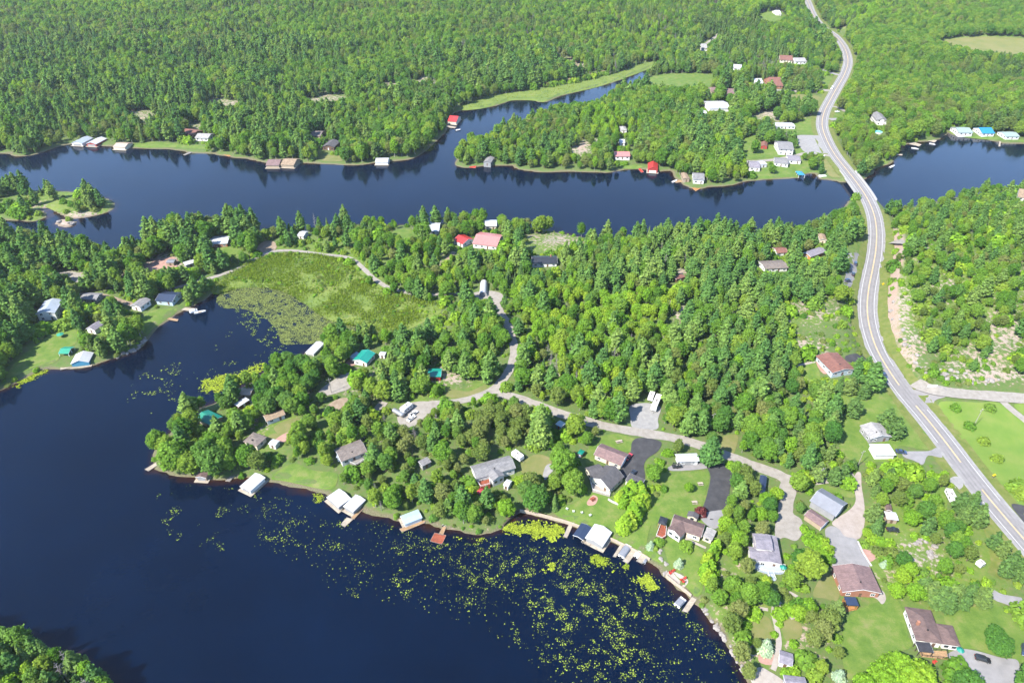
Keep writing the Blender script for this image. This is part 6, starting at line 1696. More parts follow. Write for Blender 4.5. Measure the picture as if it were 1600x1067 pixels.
def crown_pine(seed, H, Rr, mat, whorls=13, base=.16, leaf=.85, irr=.35):
    rs = np.random.RandomState(seed)
    Ps, Ns, Al = [], [], []
    for k_ in range(whorls):
        t = k_ / (whorls - 1)
        z = H * (base + (1 - base) * t)
        prof = (1 - t) ** .75 * (.55 + .45 * min(1, t * 3.2)) + .06
        nb = 6 if t < .8 else 4
        for b_ in range(nb):
            ang = k_ * 1.1 + b_ * 2 * math.pi / nb + rs.uniform(-.35, .35)
            L = Rr * prof * rs.uniform(1 - irr, 1 + irr * .6)
            m_ = max(6, int(24 * L / Rr) + 6)
            f = rs.uniform(.22, 1.0, m_) ** .8
            dirv = np.array([math.cos(ang), math.sin(ang), 0])
            side = np.array([-math.sin(ang), math.cos(ang), 0])
            P = dirv * (L * f)[:, None] + side * (rs.normal(size=m_) * .24 * L * (1.1 - f * .5))[:, None]
            P[:, 2] = z + .18 * L * f ** 2 - .10 * L + rs.normal(size=m_) * .17
            Ps.append(P); Ns.append(np.array([0, 0, 1.0]) + dirv * .35 + rs.normal(size=(m_, 3)) * .42); Al.append(np.tile(dirv + np.array([0, 0, .15]), (m_, 1)) + rs.normal(size=(m_, 3)) * .3)
    P = np.concatenate(Ps)
    tip = np.column_stack([rs.normal(size=8) * .25, rs.normal(size=8) * .25, H * rs.uniform(.93, 1.02, 8)])
    P = np.concatenate([P, tip]); Nn = np.concatenate(Ns + [rs.normal(size=(8, 3))]); A = np.concatenate(Al + [np.tile([0, 0, 1.0], (8, 1))])
    return cards('crown', P, Nn, leaf * .78 * rs.uniform(.65, 1.35, len(P)), mat, 1.6, along_=A, rs=rs)
def crown_spruce(seed, H, Rr, mat, n=900, leaf=.6, pw=1.0, base=.06):
    rs = np.random.RandomState(seed)
    t = 1 - np.sqrt(rs.uniform(0, 1, n)); z = H * (base + (1 - base) * t)
    tier = .78 + .22 * np.cos(z * 2 * math.pi / (H * .085))
    r_ = Rr * (1 - t) ** pw * tier * rs.uniform(.7, 1.05, n) + .08
    a = rs.uniform(0, 2 * math.pi, n)
    d = np.column_stack([np.cos(a), np.sin(a), np.zeros(n)])
    P = d * r_[:, None]; P[:, 2] = z
    Nn = d * .75 + np.array([0, 0, .75]) + rs.normal(size=(n, 3)) * .35
    return cards('crown', P, Nn, leaf * rs.uniform(.7, 1.3, n) * (.6 + .4 * (1 - t)), mat, 1.5, along_=d + np.array([0, 0, -.45]), rs=rs)
def crown_bush(seed, H, Rr, mat, n=420, leaf=.42):
    rs = np.random.RandomState(seed)
    d = rs.normal(size=(n, 3)); d /= np.linalg.norm(d, axis=1)[:, None]; d[:, 2] = np.abs(d[:, 2])
    lump = .78 + .45 * vnoise(d[:, 0] * 2.2 + seed * 3, d[:, 1] * 2.2 + d[:, 2] * 2, seed)
    P = d * lump[:, None] * np.array([Rr, Rr, H]) * rs.uniform(.75, 1.03, n)[:, None]
    P[:, 2] += .1
    return cards('crown', P, d + rs.normal(size=(n, 3)) * .4 + np.array([0, 0, .55]), leaf * rs.uniform(.7, 1.4, n), mat, 1.2, rs=rs)
def trunk_mesh(seed, H, r0, mat, limbs=5, Rr=3, base=.25, lean=.03, name='trunk'):
    rs = random.Random(seed); mb = MB()
    pts = [(0, 0, -.8), (rs.uniform(-lean, lean) * H, rs.uniform(-lean, lean) * H, H * .45), (rs.uniform(-lean, lean) * H, rs.uniform(-lean, lean) * H, H * .9)]
    mb.tube(pts[0], pts[1], r0 * 1.15, r0 * .65, 7); mb.tube(pts[1], pts[2], r0 * .65, r0 * .12, 6)
    for i in range(limbs):
        t = base + (.8 - base) * (i + .5) / limbs
        a = i * 2.4 + rs.uniform(-.4, .4); L = Rr * .75 * (1.1 - t)
        z = H * t; f = t / .45 if t < .45 else (t - .45) / .45
        p = Vector(pts[0]).lerp(Vector(pts[1]), min(1, f)) if t < .45 else Vector(pts[1]).lerp(Vector(pts[2]), min(1, f))
        mb.tube(p, p + Vector((math.cos(a) * L, math.sin(a) * L, L * .45)), r0 * .3 * (1.2 - t), r0 * .07, 5)
    return mb.mesh(name, mat)
def dead_mesh(seed, H, Rr):
    rs = random.Random(seed); mb = MB()
    mb.tube((0, 0, -.5), (0, 0, H), .2, .04, 6)
    for i in range(26):
        t = .25 + .72 * i / 26; a = i * 2.4 + rs.uniform(-.4, .4); L = Rr * (1.1 - t) * rs.uniform(.7, 1.1)
        p = Vector((0, 0, H * t)); q_ = p + Vector((math.cos(a) * L, math.sin(a) * L, L * rs.uniform(.1, .5)))
        mb.tube(p, q_, .07, .03, 4)
        for k_ in range(4):
            s_ = p.lerp(q_, rs.uniform(.4, 1)); b_ = a + rs.uniform(-1.1, 1.1)
            mb.tube(s_, s_ + Vector((math.cos(b_) * L * .4, math.sin(b_) * L * .4, L * rs.uniform(-.1, .3))), .045, .02, 3)
    return mb.mesh('crown', 'twig_grey')
# species: key -> list of (crown mesh, trunk mesh, nominal height)
SPEC = {}
def spec(key, lst): SPEC[key] = lst
spec('maple', [(crown_leafy(10 + i, 13, 4.4, 'leaf_green', 18, 100, .16, .72), trunk_mesh(10 + i, 13, .28, 'bark', 6, 5), 13) for i in range(4)])
spec('dark', [(crown_leafy(20 + i, 12, 4.4, 'leaf_dark', 17, 100, .14, .68), trunk_mesh(20 + i, 12, .28, 'bark', 6, 4.5), 12) for i in range(2)])
spec('aspen', [(crown_leafy(30 + i, 12, 2.7, 'leaf_lime', 13, 80, .2, .56, .85), trunk_mesh(30 + i, 12, .16, 'bark_pale', 4, 2.4), 12) for i in range(3)])
spec('birch', [(crown_leafy(40 + i, 12.5, 3.3, 'leaf_green', 14, 78, .22, .55, .8), trunk_mesh(40 + i, 12.5, .18, 'bark_pale', 5, 3), 12.5) for i in range(3)])
spec('olive', [(crown_leafy(50 + i, 11, 3.5, 'leaf_olive', 15, 66, .16, .52), trunk_mesh(50 + i, 11, .24, 'bark', 7, 4), 11) for i in range(2)])
spec('lime', [(crown_leafy(60 + i, 10, 4.6, 'leaf_lime', 17, 100, .12, .62), trunk_mesh(60 + i, 10, .24, 'bark', 6, 4), 10) for i in range(2)])
spec('pine', [(crown_pine(70 + i, 17, 4.9, 'needle', 14, .15, .95), trunk_mesh(70 + i, 17, .30, 'bark', 8, 4.0, .2, .012), 17) for i in range(4)])
spec('pine2', [(crown_pine(80 + i, 12, 3.7, 'needle_dark', 11, .12, .8), trunk_mesh(80 + i, 12, .22, 'bark', 6, 3, .2, .012), 12) for i in range(3)])
spec('spruce', [(crown_spruce(90 + i, 14, 2.4, 'needle_dark', 950, .68), trunk_mesh(90 + i, 14, .2, 'bark', 2, 1.0, .3, .01), 14) for i in range(2)])
spec('blue', [(crown_spruce(95, 4.5, 1.9, 'needle_blue', 700, .34, .8, .02), trunk_mesh(95, 4.5, .1, 'bark', 2, .8, .3, .01), 4.5)])
spec('cedar', [(crown_bush(100 + i, 5.5, 1.9, 'leaf_lime', 620, .42), trunk_mesh(100 + i, 5, .14, 'bark', 3, 1), 5.5) for i in range(2)])
spec('bush', [(crown_bush(110 + i, 2.6, 1.9, 'leaf_green', 300, .42), trunk_mesh(110 + i, 2.2, .08, 'bark', 4, 1.2, .2, .05, 'stem'), 2.6) for i in range(2)])
spec('bushl', [(crown_bush(114 + i, 2.3, 1.8, 'leaf_lime', 280, .40), trunk_mesh(114 + i, 2.0, .08, 'bark', 4, 1.2, .2, .05, 'stem'), 2.3) for i in range(2)])
spec('busho', [(crown_bush(118 + i, 2.0, 1.9, 'leaf_olive', 220, .38), trunk_mesh(118 + i, 1.8, .08, 'bark', 4, 1.2, .2, .05, 'stem'), 2.0) for i in range(2)])
spec('purple', [(crown_bush(122, 3.0, 1.8, 'leaf_purple', 360, .4), trunk_mesh(122, 2.6, .08, 'bark', 4, 1.2, .2, .05, 'stem'), 3.0)])
spec('yellow', [(crown_bush(124, 1.2, 1.1, 'leaf_lime', 150, .3), trunk_mesh(124, 1.0, .05, 'bark', 3, .6, .2, .05, 'stem'), 1.2)])
spec('dead', [(dead_mesh(130 + i, 11, 2.6), trunk_mesh(130 + i, 11, .2, 'twig_grey', 3, 2), 11) for i in range(2)])
KIND = dict(maple=('leafy_tree', 'tree'), dark=('leafy_tree', 'tree'), aspen=('aspen_tree', 'tree'), birch=('leafy_tree', 'tree'), olive=('leafy_tree', 'tree'), lime=('leafy_tree', 'tree'), pine=('pine_tree', 'tree'), pine2=('pine_tree', 'tree'),
            spruce=('spruce_tree', 'tree'), blue=('spruce_tree', 'tree'), cedar=('cedar_tree', 'tree'), bush=('shrub', 'shrub'), bushl=('shrub', 'shrub'), busho=('shrub', 'shrub'), purple=('shrub', 'shrub'), yellow=('shrub', 'shrub'), dead=('dead_tree', 'tree'))
LOOK = dict(maple='broad mid-green leafy tree', dark='dense dark green leafy tree', aspen='slim yellow-green aspen', birch='narrow green birch', olive='thin grey-green leafy tree', lime='rounded lime green leafy tree', pine='tall layered pine', pine2='dark compact pine',
            spruce='pointed dark spruce', blue='pale blue garden spruce', cedar='bright yellow-green cedar', bush='low green shrub', bushl='low lime green shrub', busho='low olive shrub', purple='dark purple shrub', yellow='clipped round lime green bush', dead='bare grey dead tree')
def plant(key, x, y, z, h, label, group, rnd, wide=1.0):
    cr, tr, h0 = SPEC[key][rnd.randrange(len(SPEC[key]))]
    s_ = h / h0
    nm, cat = KIND[key]
    t = link(nm, None, None, (x, y, z - .05), rnd.uniform(0, 6.28)); t.scale = (s_ * wide, s_ * wide, s_)
    tag(t, label, cat, group)
    link('crown', cr, t); link(tr.name.split('.')[0], tr, t)
    return t

# ------------------------------------------------------------------ individually surveyed plants
HAND = []
def hand(key, px, py, h, wide=1.0, label=None):
    x, y, z = onland(px, py)
    HAND.append((key, x, y, z, h, wide, label))
for a in [('maple', 280, 733, 15, 1.25), ('maple', 268, 715, 12, 1.1), ('maple', 300, 742, 12, 1.1), ('dark', 340, 742, 15, 1.05), ('maple', 327, 730, 15, 1.0), ('maple', 358, 720, 13, .9), ('pine', 345, 685, 13, 1), ('birch', 292, 690, 14, 1.1), ('birch', 305, 675, 13, 1.1), ('birch', 318, 640, 8, .9), ('dark', 355, 640, 8, 1), ('maple', 390, 730, 12, 1.1), ('olive', 405, 735, 11, 1), ('birch', 378, 668, 10, 1),
          ('dark', 838, 797, 12.5, 1.05), ('dark', 822, 780, 10, 1), ('spruce', 866, 796, 9, 1), ('maple', 880, 745, 15, 1.0), ('maple', 895, 772, 13, 1.0), ('birch', 872, 730, 13, 1.1), ('maple', 1258, 902, 13, 1.2, 'very broad green maple beside the white house with the blue deck'), ('dark', 1245, 885, 9, 1.0),
          ('pine', 1107, 724, 15, 1.25, 'broad lone pine beside the gravel lane and the white metal-roofed garage'), ('maple', 1020, 752, 9, 1.15), ('olive', 1058, 708, 8, 1), ('pine', 1358, 607, 15, 1.45, 'wide dark pine between the rust-red roofed house and the highway'), ('spruce', 1308, 614, 11, 1.3), ('pine2', 1325, 616, 10, 1.2), ('pine2', 1347, 621, 9, 1.3), ('pine2', 1330, 650, 11, 1.3), ('pine2', 1395, 683, 11, 1.4), ('pine2', 1382, 668, 11, 1.4),
          ('lime', 1372, 1072, 10, 1.0), ('lime', 1400, 1062, 10.5, 1.05), ('lime', 1422, 1075, 11, 1.1), ('lime', 1345, 1085, 9, 1), ('dark', 1500, 1080, 10, 1.1), ('dark', 1600, 1082, 11, 1.2), ('dark', 1556, 1020, 8, 1.3), ('dark', 1548, 1000, 7, 1.2), ('bush', 1600, 965, 5, 1.3), ('pine2', 1463, 945, 10, 1.4), ('pine2', 1450, 935, 9, 1.4), ('pine2', 1488, 940, 9, 1.4), ('pine2', 1440, 925, 8, 1.3), ('pine2', 1530, 945, 9, 1.2),
          ('olive', 1290, 985, 10, 1.1), ('olive', 1278, 1000, 10, 1.1), ('pine2', 1300, 965, 9, 1.3), ('olive', 1265, 1010, 9, 1.0), ('maple', 1165, 945, 11, 1.0), ('maple', 1185, 940, 10, 1.0), ('dark', 1200, 945, 8, .9), ('maple', 1140, 930, 10, .95), ('birch', 1110, 925, 8, 1), ('olive', 1140, 985, 9, 1.1), ('olive', 1150, 965, 9, 1.0), ('olive', 1155, 1030, 9, 1.0), ('blue', 1195, 1015, 6, 1.2), ('bush', 1258, 1035, 4, 1.2), ('maple', 1280, 1050, 6, 1.0), ('blue', 1310, 1060, 5, 1.1),
          ('blue', 1016, 856, 4.2, 1.0, 'blue spruce beside the round dark bush on the lawn'), ('blue', 1060, 884, 4.6, 1.0, 'blue spruce standing alone above the red chair terrace'), ('bush', 1029, 849, 2.6, 1.1, 'round dark green bush by the cream house deck'), ('bush', 1072, 856, 3.2, 1.1, 'clipped round bush in front of the cream house'), ('purple', 1094, 803, 4, 1.0, 'dark purple shrub at the black driveway edge'), ('lime', 1074, 768, 5, .8, 'small lime tree alone on the lawn by the black driveway'), ('yellow', 1178, 960, 2.4, 1.3), ('yellow', 1218, 961, 2.2, 1.3), ('yellow', 1233, 955, 2.2, 1.3), ('yellow', 1165, 978, 1.8, 1.2), ('yellow', 1210, 992, 1.2, 1.2), ('yellow', 1218, 976, 1.2, 1.2),
          ('pine', 1155, 780, 10, 1.1), ('olive', 1165, 765, 9, 1.0), ('olive', 1175, 775, 9, .9), ('dark', 1200, 800, 8, 1), ('lime', 1195, 790, 7, 1), ('lime', 1210, 780, 6, 1), ('birch', 1150, 815, 9, 1), ('birch', 1158, 838, 9, 1), ('lime', 1148, 850, 7, 1), ('maple', 1245, 768, 10, 1.1), ('pine2', 1275, 750, 10, 1.2), ('pine2', 1300, 755, 9, 1.3), ('pine2', 1315, 748, 8, 1.2), ('dark', 1248, 800, 5, 1.1), ('spruce', 1365, 835, 11, 1.3), ('pine2', 1360, 815, 10, 1.2), ('pine', 1360, 758, 9, 1.1), ('maple', 1380, 770, 8, 1), ('dark', 1300, 880, 3, 1),
          ('maple', 1178, 222 + 18, 12, 1.1), ('maple', 1200, 226, 13, 1.1), ('dark', 1190, 216, 12, 1), ('maple', 1267, 266, 11, 1.1), ('maple', 1205, 272, 8, 1.1), ('pine', 540, 354, 16, .9), ('pine', 472, 362, 15, .9), ('spruce', 512, 356, 8, .9), ('dead', 494, 360, 13, .8)]:
    hand(*a)
for a in [('maple', 1385, 764, 9), ('olive', 1405, 769, 8), ('dark', 1425, 779, 8), ('maple', 1447, 769, 8), ('olive', 1470, 761, 7), ('dark', 1440, 809, 9), ('maple', 1455, 795, 8), ('lime', 1420, 819, 7), ('pine2', 1445, 836, 10), ('maple', 1470, 826, 9), ('pine2', 1494, 800, 11), ('pine2', 1508, 812, 12), ('pine2', 1522, 822, 12), ('pine2', 1514, 796, 10), ('pine2', 1500, 818, 10),
          ('maple', 1490, 854, 8), ('dark', 1485, 870, 8), ('olive', 1510, 876, 8), ('maple', 1500, 862, 8), ('pine2', 1548, 856, 9), ('pine2', 1562, 870, 9), ('pine2', 1576, 886, 9), ('pine2', 1566, 900, 10), ('pine2', 1590, 910, 9), ('pine2', 1582, 898, 9), ('lime', 1397, 929, 6), ('lime', 1407, 908, 6), ('lime', 1417, 898, 6), ('lime', 1425, 934, 7), ('dark', 1408, 884, 7), ('maple', 1470, 896, 8), ('maple', 1460, 812, 8), ('olive', 1400, 790, 8), ('maple', 1375, 790, 7), ('dark', 1480, 840, 8), ('olive', 1458, 850, 6), ('pine2', 1475, 955, 10), ('pine2', 1500, 950, 9),
          ('pine2', 1512, 935, 8), ('bushl', 1256, 828, 2.2), ('bushl', 1266, 836, 2.4), ('bushl', 1277, 846, 3), ('bushl', 1286, 850, 3), ('bushl', 1289, 860, 3.5), ('bushl', 1291, 874, 3), ('bushl', 1272, 852, 3), ('bushl', 1262, 846, 3), ('bushl', 1282, 866, 3.5), ('lime', 1352, 838, 4), ('bushl', 1362, 845, 3), ('bushl', 1375, 850, 3), ('bushl', 1388, 852, 3), ('busho', 1372, 865, 3), ('busho', 1395, 868, 3), ('bush', 1385, 880, 3.5), ('blue', 1380, 884, 3.5),
          ('birch', 1140, 795, 8), ('birch', 1134, 812, 8), ('lime', 1132, 828, 7), ('birch', 1142, 842, 8), ('olive', 1132, 852, 7), ('maple', 1146, 872, 8), ('birch', 1160, 855, 7), ('dark', 1148, 762, 8), ('birch', 1148, 745, 9), ('olive', 1160, 750, 9), ('maple', 1205, 815, 6), ('lime', 1185, 812, 6), ('birch', 1172, 815, 7), ('olive', 1165, 895, 8), ('maple', 1122, 945, 8), ('bush', 1160, 1000, 4), ('olive', 1180, 1012, 5), ('olive', 1165, 1060, 8), ('bush', 1250, 955, 5), ('lime', 1245, 965, 6), ('lime', 1258, 955, 6), ('bush', 1272, 1060, 3.5), ('bushl', 1240, 1050, 2.5), ('bushl', 1228, 1052, 2.2),
          ('pine', 140, 323, 15), ('pine', 150, 319, 16), ('pine', 160, 324, 14), ('pine2', 146, 327, 11), ('pine', 85, 312, 15), ('pine', 30, 302, 16), ('pine', 42, 300, 17), ('pine', 22, 303, 15), ('spruce', 65, 303, 7), ('pine2', 5, 308, 12), ('bush', 100, 318, 4), ('bush', 112, 322, 4), ('bush', 125, 320, 3.5), ('busho', 50, 312, 4), ('busho', 35, 316, 4), ('bush', 15, 320, 5), ('bush', 30, 324, 5), ('busho', 130, 328, 3), ('busho', 150, 330, 3), ('bush', 20, 335, 5), ('bush', 5, 330, 6), ('bush', 45, 322, 4)]:
    hand(*a)
for i, (a, b) in enumerate([(8, 1006), (28, 1012), (45, 1018), (62, 1024), (80, 1032), (98, 1040), (114, 1047), (130, 1055), (146, 1064), (160, 1074), (172, 1086), (18, 1034), (50, 1044), (80, 1056), (108, 1068), (134, 1082), (0, 1028), (34, 1058), (64, 1074), (92, 1084), (120, 1096), (10, 1062), (150, 1094), (-10, 1010), (-12, 1044)]):
    hand(('aspen', 'pine', 'birch', 'pine', 'spruce', 'birch', 'dead', 'pine2')[i % 8], a, b, 9.5 + (i * 7 % 5) * .9, 1.0)
for i in range(9):
    hand('cedar', 1003 - i * 3.6 + (i % 2) * 5, 786 + i * 5.2, 6.5 + (i % 3) * .6, 1.15)
for p in [(968, 782), (976, 776), (984, 783), (990, 772), (974, 790), (998, 768), (985, 766), (1003, 775)]:
    hand('cedar', *p, 5.6, 1.1)
for p in [(1104, 880), (1108, 893), (1104, 908), (1112, 915), (1100, 898), (1112, 870), (1118, 860)]:
    hand('cedar', *p, 6, 1.0)
for p in [(1492, 640), (1546, 640), (1514, 668), (1536, 692), (1556, 719)]:
    hand('bush', *p, 3.2, 1.0)
for p in [(1590, 765), (1597, 772)]:
    hand('bush', *p, 4.5, 1.3)
LF = dict(cedar='yellow-green cedar of the clipped hedge on the waterfront lawns', bush='round dark bush dotted over the open green field')
TAKEN = np.array([(h_[1], h_[2]) for h_ in HAND])

# ------------------------------------------------------------------ woodland: survey of species, height and density by place
def region(px, py, x, y):
    """-> tree spacing factor, height factor and species weights, vectorised over arrays"""
    n = len(px)
    keys = ['maple', 'dark', 'aspen', 'birch', 'olive', 'lime', 'pine', 'pine2', 'spruce', 'dead', 'bush', 'bushl', 'busho']
    Wt = np.zeros((n, len(keys))); hf = np.ones(n); dens = np.ones(n)
    def setw(m, d, h, **kw):
        Wt[m] = 0
        for k_, v_ in kw.items():
            Wt[m, keys.index(k_)] = v_
        hf[m] = h; dens[m] = d
    al = np.ones(n, bool)
    setw(al, .95, .85, maple=2, birch=3, olive=1.2, pine=2.2, pine2=1, aspen=1.5, bush=.8)
    far = py < 260
    setw(far, .8, 1.0, maple=1.6, birch=3, aspen=1.2, olive=2.0, pine=3.0, pine2=2.0, spruce=1.4, dead=.6, dark=1.4)
    m = (py < 75) & (px < 1230); setw(m, .8, 1.05, birch=3, maple=1.5, olive=1.8, pine2=1.6, spruce=1.6, aspen=1.2, dead=.5)
    m = (py < 260) & (px > 1300); setw(m, .85, .95, maple=3, birch=2.5, aspen=1.6, olive=1.3, pine2=1.0, bush=.6)
    m = (py > 160) & (py < 300) & (px > 690) & (px < 1180); setw(m, .95, .82, maple=3, birch=2.4, pine=1.8, olive=1, aspen=1.3, pine2=.8, lime=.5)
    m = (px < 420) & (py > 330) & (py < 620); setw(m, .9, .9, pine=5.5, maple=2, birch=1, olive=.6, bush=.6, pine2=.6)
    m = (px < 200) & (py > 280) & (py < 352); setw(m, .35, .7, pine=3, bush=2, busho=1)
    m = (px > 420) & (px < 620) & (py > 330) & (py < 410); setw(m, .6, .7, pine=2, olive=2, birch=1, bush=2)
    m = (px > 560) & (px < 830) & (py > 345) & (py < 470); setw(m, .95, .72, birch=3, olive=2, aspen=2, maple=1.5, pine=1.4, bush=1.2)
    m = (px > 780) & (px < 1340) & (py > 365) & (py < 470); setw(m, .92, .82, pine=6, spruce=1.4, birch=2, maple=.9, aspen=1.4, pine2=.8, olive=.7, bush=.5, dead=.35)
    m = (px > 790) & (px < 1110) & (py > 455) & (py < 600) & (py + .25 * px < 835 + 20 * 0 + 30); setw(m, 1.0, .78, aspen=9, birch=2.0, lime=1.6, maple=.8, pine=.7, bushl=.8)
    m = (px > 1060) & (px < 1345) & (py > 450) & (py < 540); setw(m, .9, .78, pine=4, birch=1.5, maple=1.5, pine2=1, bush=1.2, aspen=.6)
    m = (px > 780) & (px < 1100) & (py > 540) & (py < 660); setw(m, .97, .8, aspen=3, pine=3, spruce=.7, birch=1.5, maple=1.3, olive=1, dead=.35)
    m = (px > 1090) & (px < 1345) & (py > 540) & (py < 760); setw(m, .93, .82, maple=2.2, pine=3.2, spruce=.8, dark=1.4, olive=1.2, aspen=1.0, pine2=1, dead=.3)
    m = (px > 420) & (px < 830) & (py > 470) & (py < 640); setw(m, .92, .78, maple=2.5, birch=2, pine=2.0, aspen=1.0, bush=1)
    m = (px > 600) & (px < 720) & (py > 470) & (py < 530); setw(m, .9, .45, bush=3, bushl=2, aspen=1.5, birch=1)
    m = (px > 230) & (px < 540) & (py > 560) & (py < 760); setw(m, .9, .78, maple=3, birch=2, dark=1.2, pine=.8, bush=1)
    m = (px > 520) & (px < 830) & (py > 640) & (py < 850); setw(m, .95, .72, olive=3.2, birch=2.0, maple=1.6, pine=.8, bush=1, dead=.4, lime=.3)
    m = (px > 1385) & (py > 290) & (py < 615); setw(m, .88, .62, birch=3, olive=1.6, pine=2.0, bush=2.0, busho=1.2, bushl=1.6, maple=2.2, aspen=1.2)
    m = (px > 1385) & (py > 440) & (py < 615) & (px < 1480); setw(m, .8, .55, birch=2, olive=1.4, pine=1.8, bush=2.4, busho=1.4, bushl=1.8, maple=.8)
    m = (px > 1225) & (px < 1345) & (py > 475) & (py < 560); setw(m, .6, .42, pine=1, bush=3, busho=3, bushl=1.5, birch=.8)
    m = (px > 1280) & (py > 720); setw(m, .75, .62, maple=2, dark=1, lime=.6, pine2=1.2, bush=2.5, bushl=2.5, busho=1.2, olive=1)
    m = (px > 1110) & (px < 1290) & (py > 740); setw(m, .6, .55, maple=1.6, birch=1.2, bush=2, bushl=2, busho=1, olive=1.4, dark=.6)
    m = (px > 860) & (px < 1110) & (py > 690); setw(m, .5, .6, maple=1.4, bush=1.5, bushl=1.5, olive=.6)
    m = (px < 260) & (py > 900); setw(m, 1.0, .85, pine=2.2, aspen=2.2, birch=2, olive=1.4, dead=.9, lime=.8)
    return keys, Wt, hf, dens
CELL = 4.35
gx, gy = np.meshgrid(np.arange(-1150, 1150, CELL), np.arange(84, 1500, CELL))
gx = gx.ravel() + RS.uniform(-.46, .46, gx.size) * CELL; gy = gy.ravel() + RS.uniform(-.46, .46, gy.size) * CELL
gz = sample(TZ, gx, gy)
px, py = px_of(gx, gy, gz)
ok = (px > -70) & (px < 1670) & (py > -45) & (py < 1160)
gx, gy, gz, px, py = (q_[ok] for q_ in (gx, gy, gz, px, py))
sd = sample(SD, gx, gy)
ok = (sd > 1.2) & (keep_at(gx, gy) == 0)
# marsh and open ground thin out by noise
gx, gy, gz, px, py, sd = (q_[ok] for q_ in (gx, gy, gz, px, py, sd))
for (tx, ty) in TAKEN:
    d = np.hypot(gx - tx, gy - ty) > 3.6
    gx, gy, gz, px, py, sd = (q_[d] for q_ in (gx, gy, gz, px, py, sd))
keys, Wt, hf, dens = region(px, py, gx, gy)
rock = sample(CR, gx, gy)
dens = dens * np.clip(1.15 - rock * 1.0, .1, 1) * (0.66 + .6 * fbm(gx / 30, gy / 30, 21))
ok = RS.uniform(0, 1, len(gx)) < np.clip(dens, 0, 1)
gx, gy, gz, px, py, sd, Wt, hf = (q_[ok] for q_ in (gx, gy, gz, px, py, sd, Wt, hf))
# stands: bias the draw with smooth noise so that kinds grow in groups
for i_, k_ in enumerate(keys):
    Wt[:, i_] *= np.exp(2.6 * (fbm(gx / 34, gy / 34, 40 + i_) - .5) * 2)
    Wt[:, i_] *= np.where(py < 300, np.exp(4.2 * (fbm(gx / 95, gy / 70, 140 + i_) - .5) * 2), 1)
cw = np.cumsum(Wt, 1); cw /= cw[:, -1:]
ki = (RS.uniform(0, 1, len(gx))[:, None] > cw).sum(1)
NOMH = np.array([SPEC[k_][0][2] for k_ in keys])
isb = np.isin(ki, [keys.index(k_) for k_ in ('bush', 'bushl', 'busho')])
ht = NOMH[ki] * np.where(isb, np.clip(hf * 1.5, .8, 1.3), hf) * RS.uniform(.58, 1.24, len(gx)) * np.where(py < 300, .55 + .95 * fbm(gx / 80, gy / 50, 78), .82 + .36 * fbm(gx / 45, gy / 45, 77))
# keep yards, lanes and roofs open: lower growth on their near side, as owners and hydro crews cut it
dist = np.hypot(gx, gy); ux_, uy_ = gx / dist, gy / dist
for it in range(3):
    lim = np.full(len(gx), 99.0)
    for f in np.linspace(.25, 1.0, 7):
        h_ = ht * f
        st = h_ * dist / (CAM_H - gz - h_)
        hit = keep_at(gx + ux_ * st, gy + uy_ * st)
        fl_ = np.where(py < 330, 1.35, 1.0)
        lim = np.where((hit == 2) & (h_ * fl_ < lim), h_ * fl_, lim)
        lim = np.where((hit == 1) & (h_ * 1.6 < lim), h_ * 1.6, lim)
    over = lim < ht
    ht = np.where(over, np.maximum(lim * .92, 0), ht)
# anything that would be stunted becomes a shrub or goes
small = (ht < NOMH[ki] * .42) & ~isb
ki = np.where(small & (ht >= 1.2), np.where(RS.uniform(0, 1, len(gx)) < .5, keys.index('bush'), keys.index('bushl')), ki)
good = ht > 1.1
gx, gy, gz, px, py, ki, ht = (q_[good] for q_ in (gx, gy, gz, px, py, ki, ht))
# undergrowth between trees
ux2, uy2 = np.meshgrid(np.arange(-420, 470, 3.4), np.arange(90, 430, 3.4))
ux2 = ux2.ravel() + RS.uniform(-1.6, 1.6, ux2.size); uy2 = uy2.ravel() + RS.uniform(-1.6, 1.6, uy2.size)
uz2 = sample(TZ, ux2, uy2); qx, qy = px_of(ux2, uy2, uz2)
sel = (qx > -40) & (qx < 1640) & (qy < 1130) & (qy > 300) & (sample(SD, ux2, uy2) > .15) & (keep_at(ux2, uy2) == 0) & (RS.uniform(0, 1, len(ux2)) < .5 * (1.1 - sample(CR, ux2, uy2)))
ux2, uy2, uz2, qx, qy = (q_[sel] for q_ in (ux2, uy2, uz2, qx, qy))
uk = np.array([keys.index(k_) for k_ in ('bush', 'bushl', 'busho')])[RS.choice(3, len(ux2), p=[.5, .25, .25])]
gx, gy, gz, px, py, ki = (np.concatenate(p_) for p_ in ((gx, ux2), (gy, uy2), (gz, uz2), (px, qx), (py, qy), (ki, uk)))
ht = np.concatenate([ht, RS.uniform(.8, 2.0, len(ux2))])

# low willow scrub dotted through the marsh
MP = np.array([onland(a, b)[:2] for a, b in [(352, 440), (400, 412), (450, 402), (510, 406), (546, 420), (572, 447), (610, 465), (655, 475), (680, 487), (655, 503), (625, 513), (560, 499), (520, 489), (490, 470), (462, 452), (432, 443), (400, 440)]])
sx_, sy_ = RS.uniform(MP[:, 0].min(), MP[:, 0].max(), 2600), RS.uniform(MP[:, 1].min(), MP[:, 1].max(), 2600)
dm_, _ = segdist(sx_, sy_, MP)
sel = inpoly(sx_, sy_, MP) & (RS.uniform(0, 1, 2600) < np.clip((fbm(sx_ / 14, sy_ / 14, 55) - .5) * 3, 0, .5) + np.clip(.25 - dm_ * .03, 0, .25))
sx_, sy_ = sx_[sel], sy_[sel]; sz_ = sample(TZ, sx_, sy_); qx, qy = px_of(sx_, sy_, sz_)
gx, gy, gz, px, py = (np.concatenate(p_) for p_ in ((gx, sx_), (gy, sy_), (gz, sz_), (px, qx), (py, qy)))
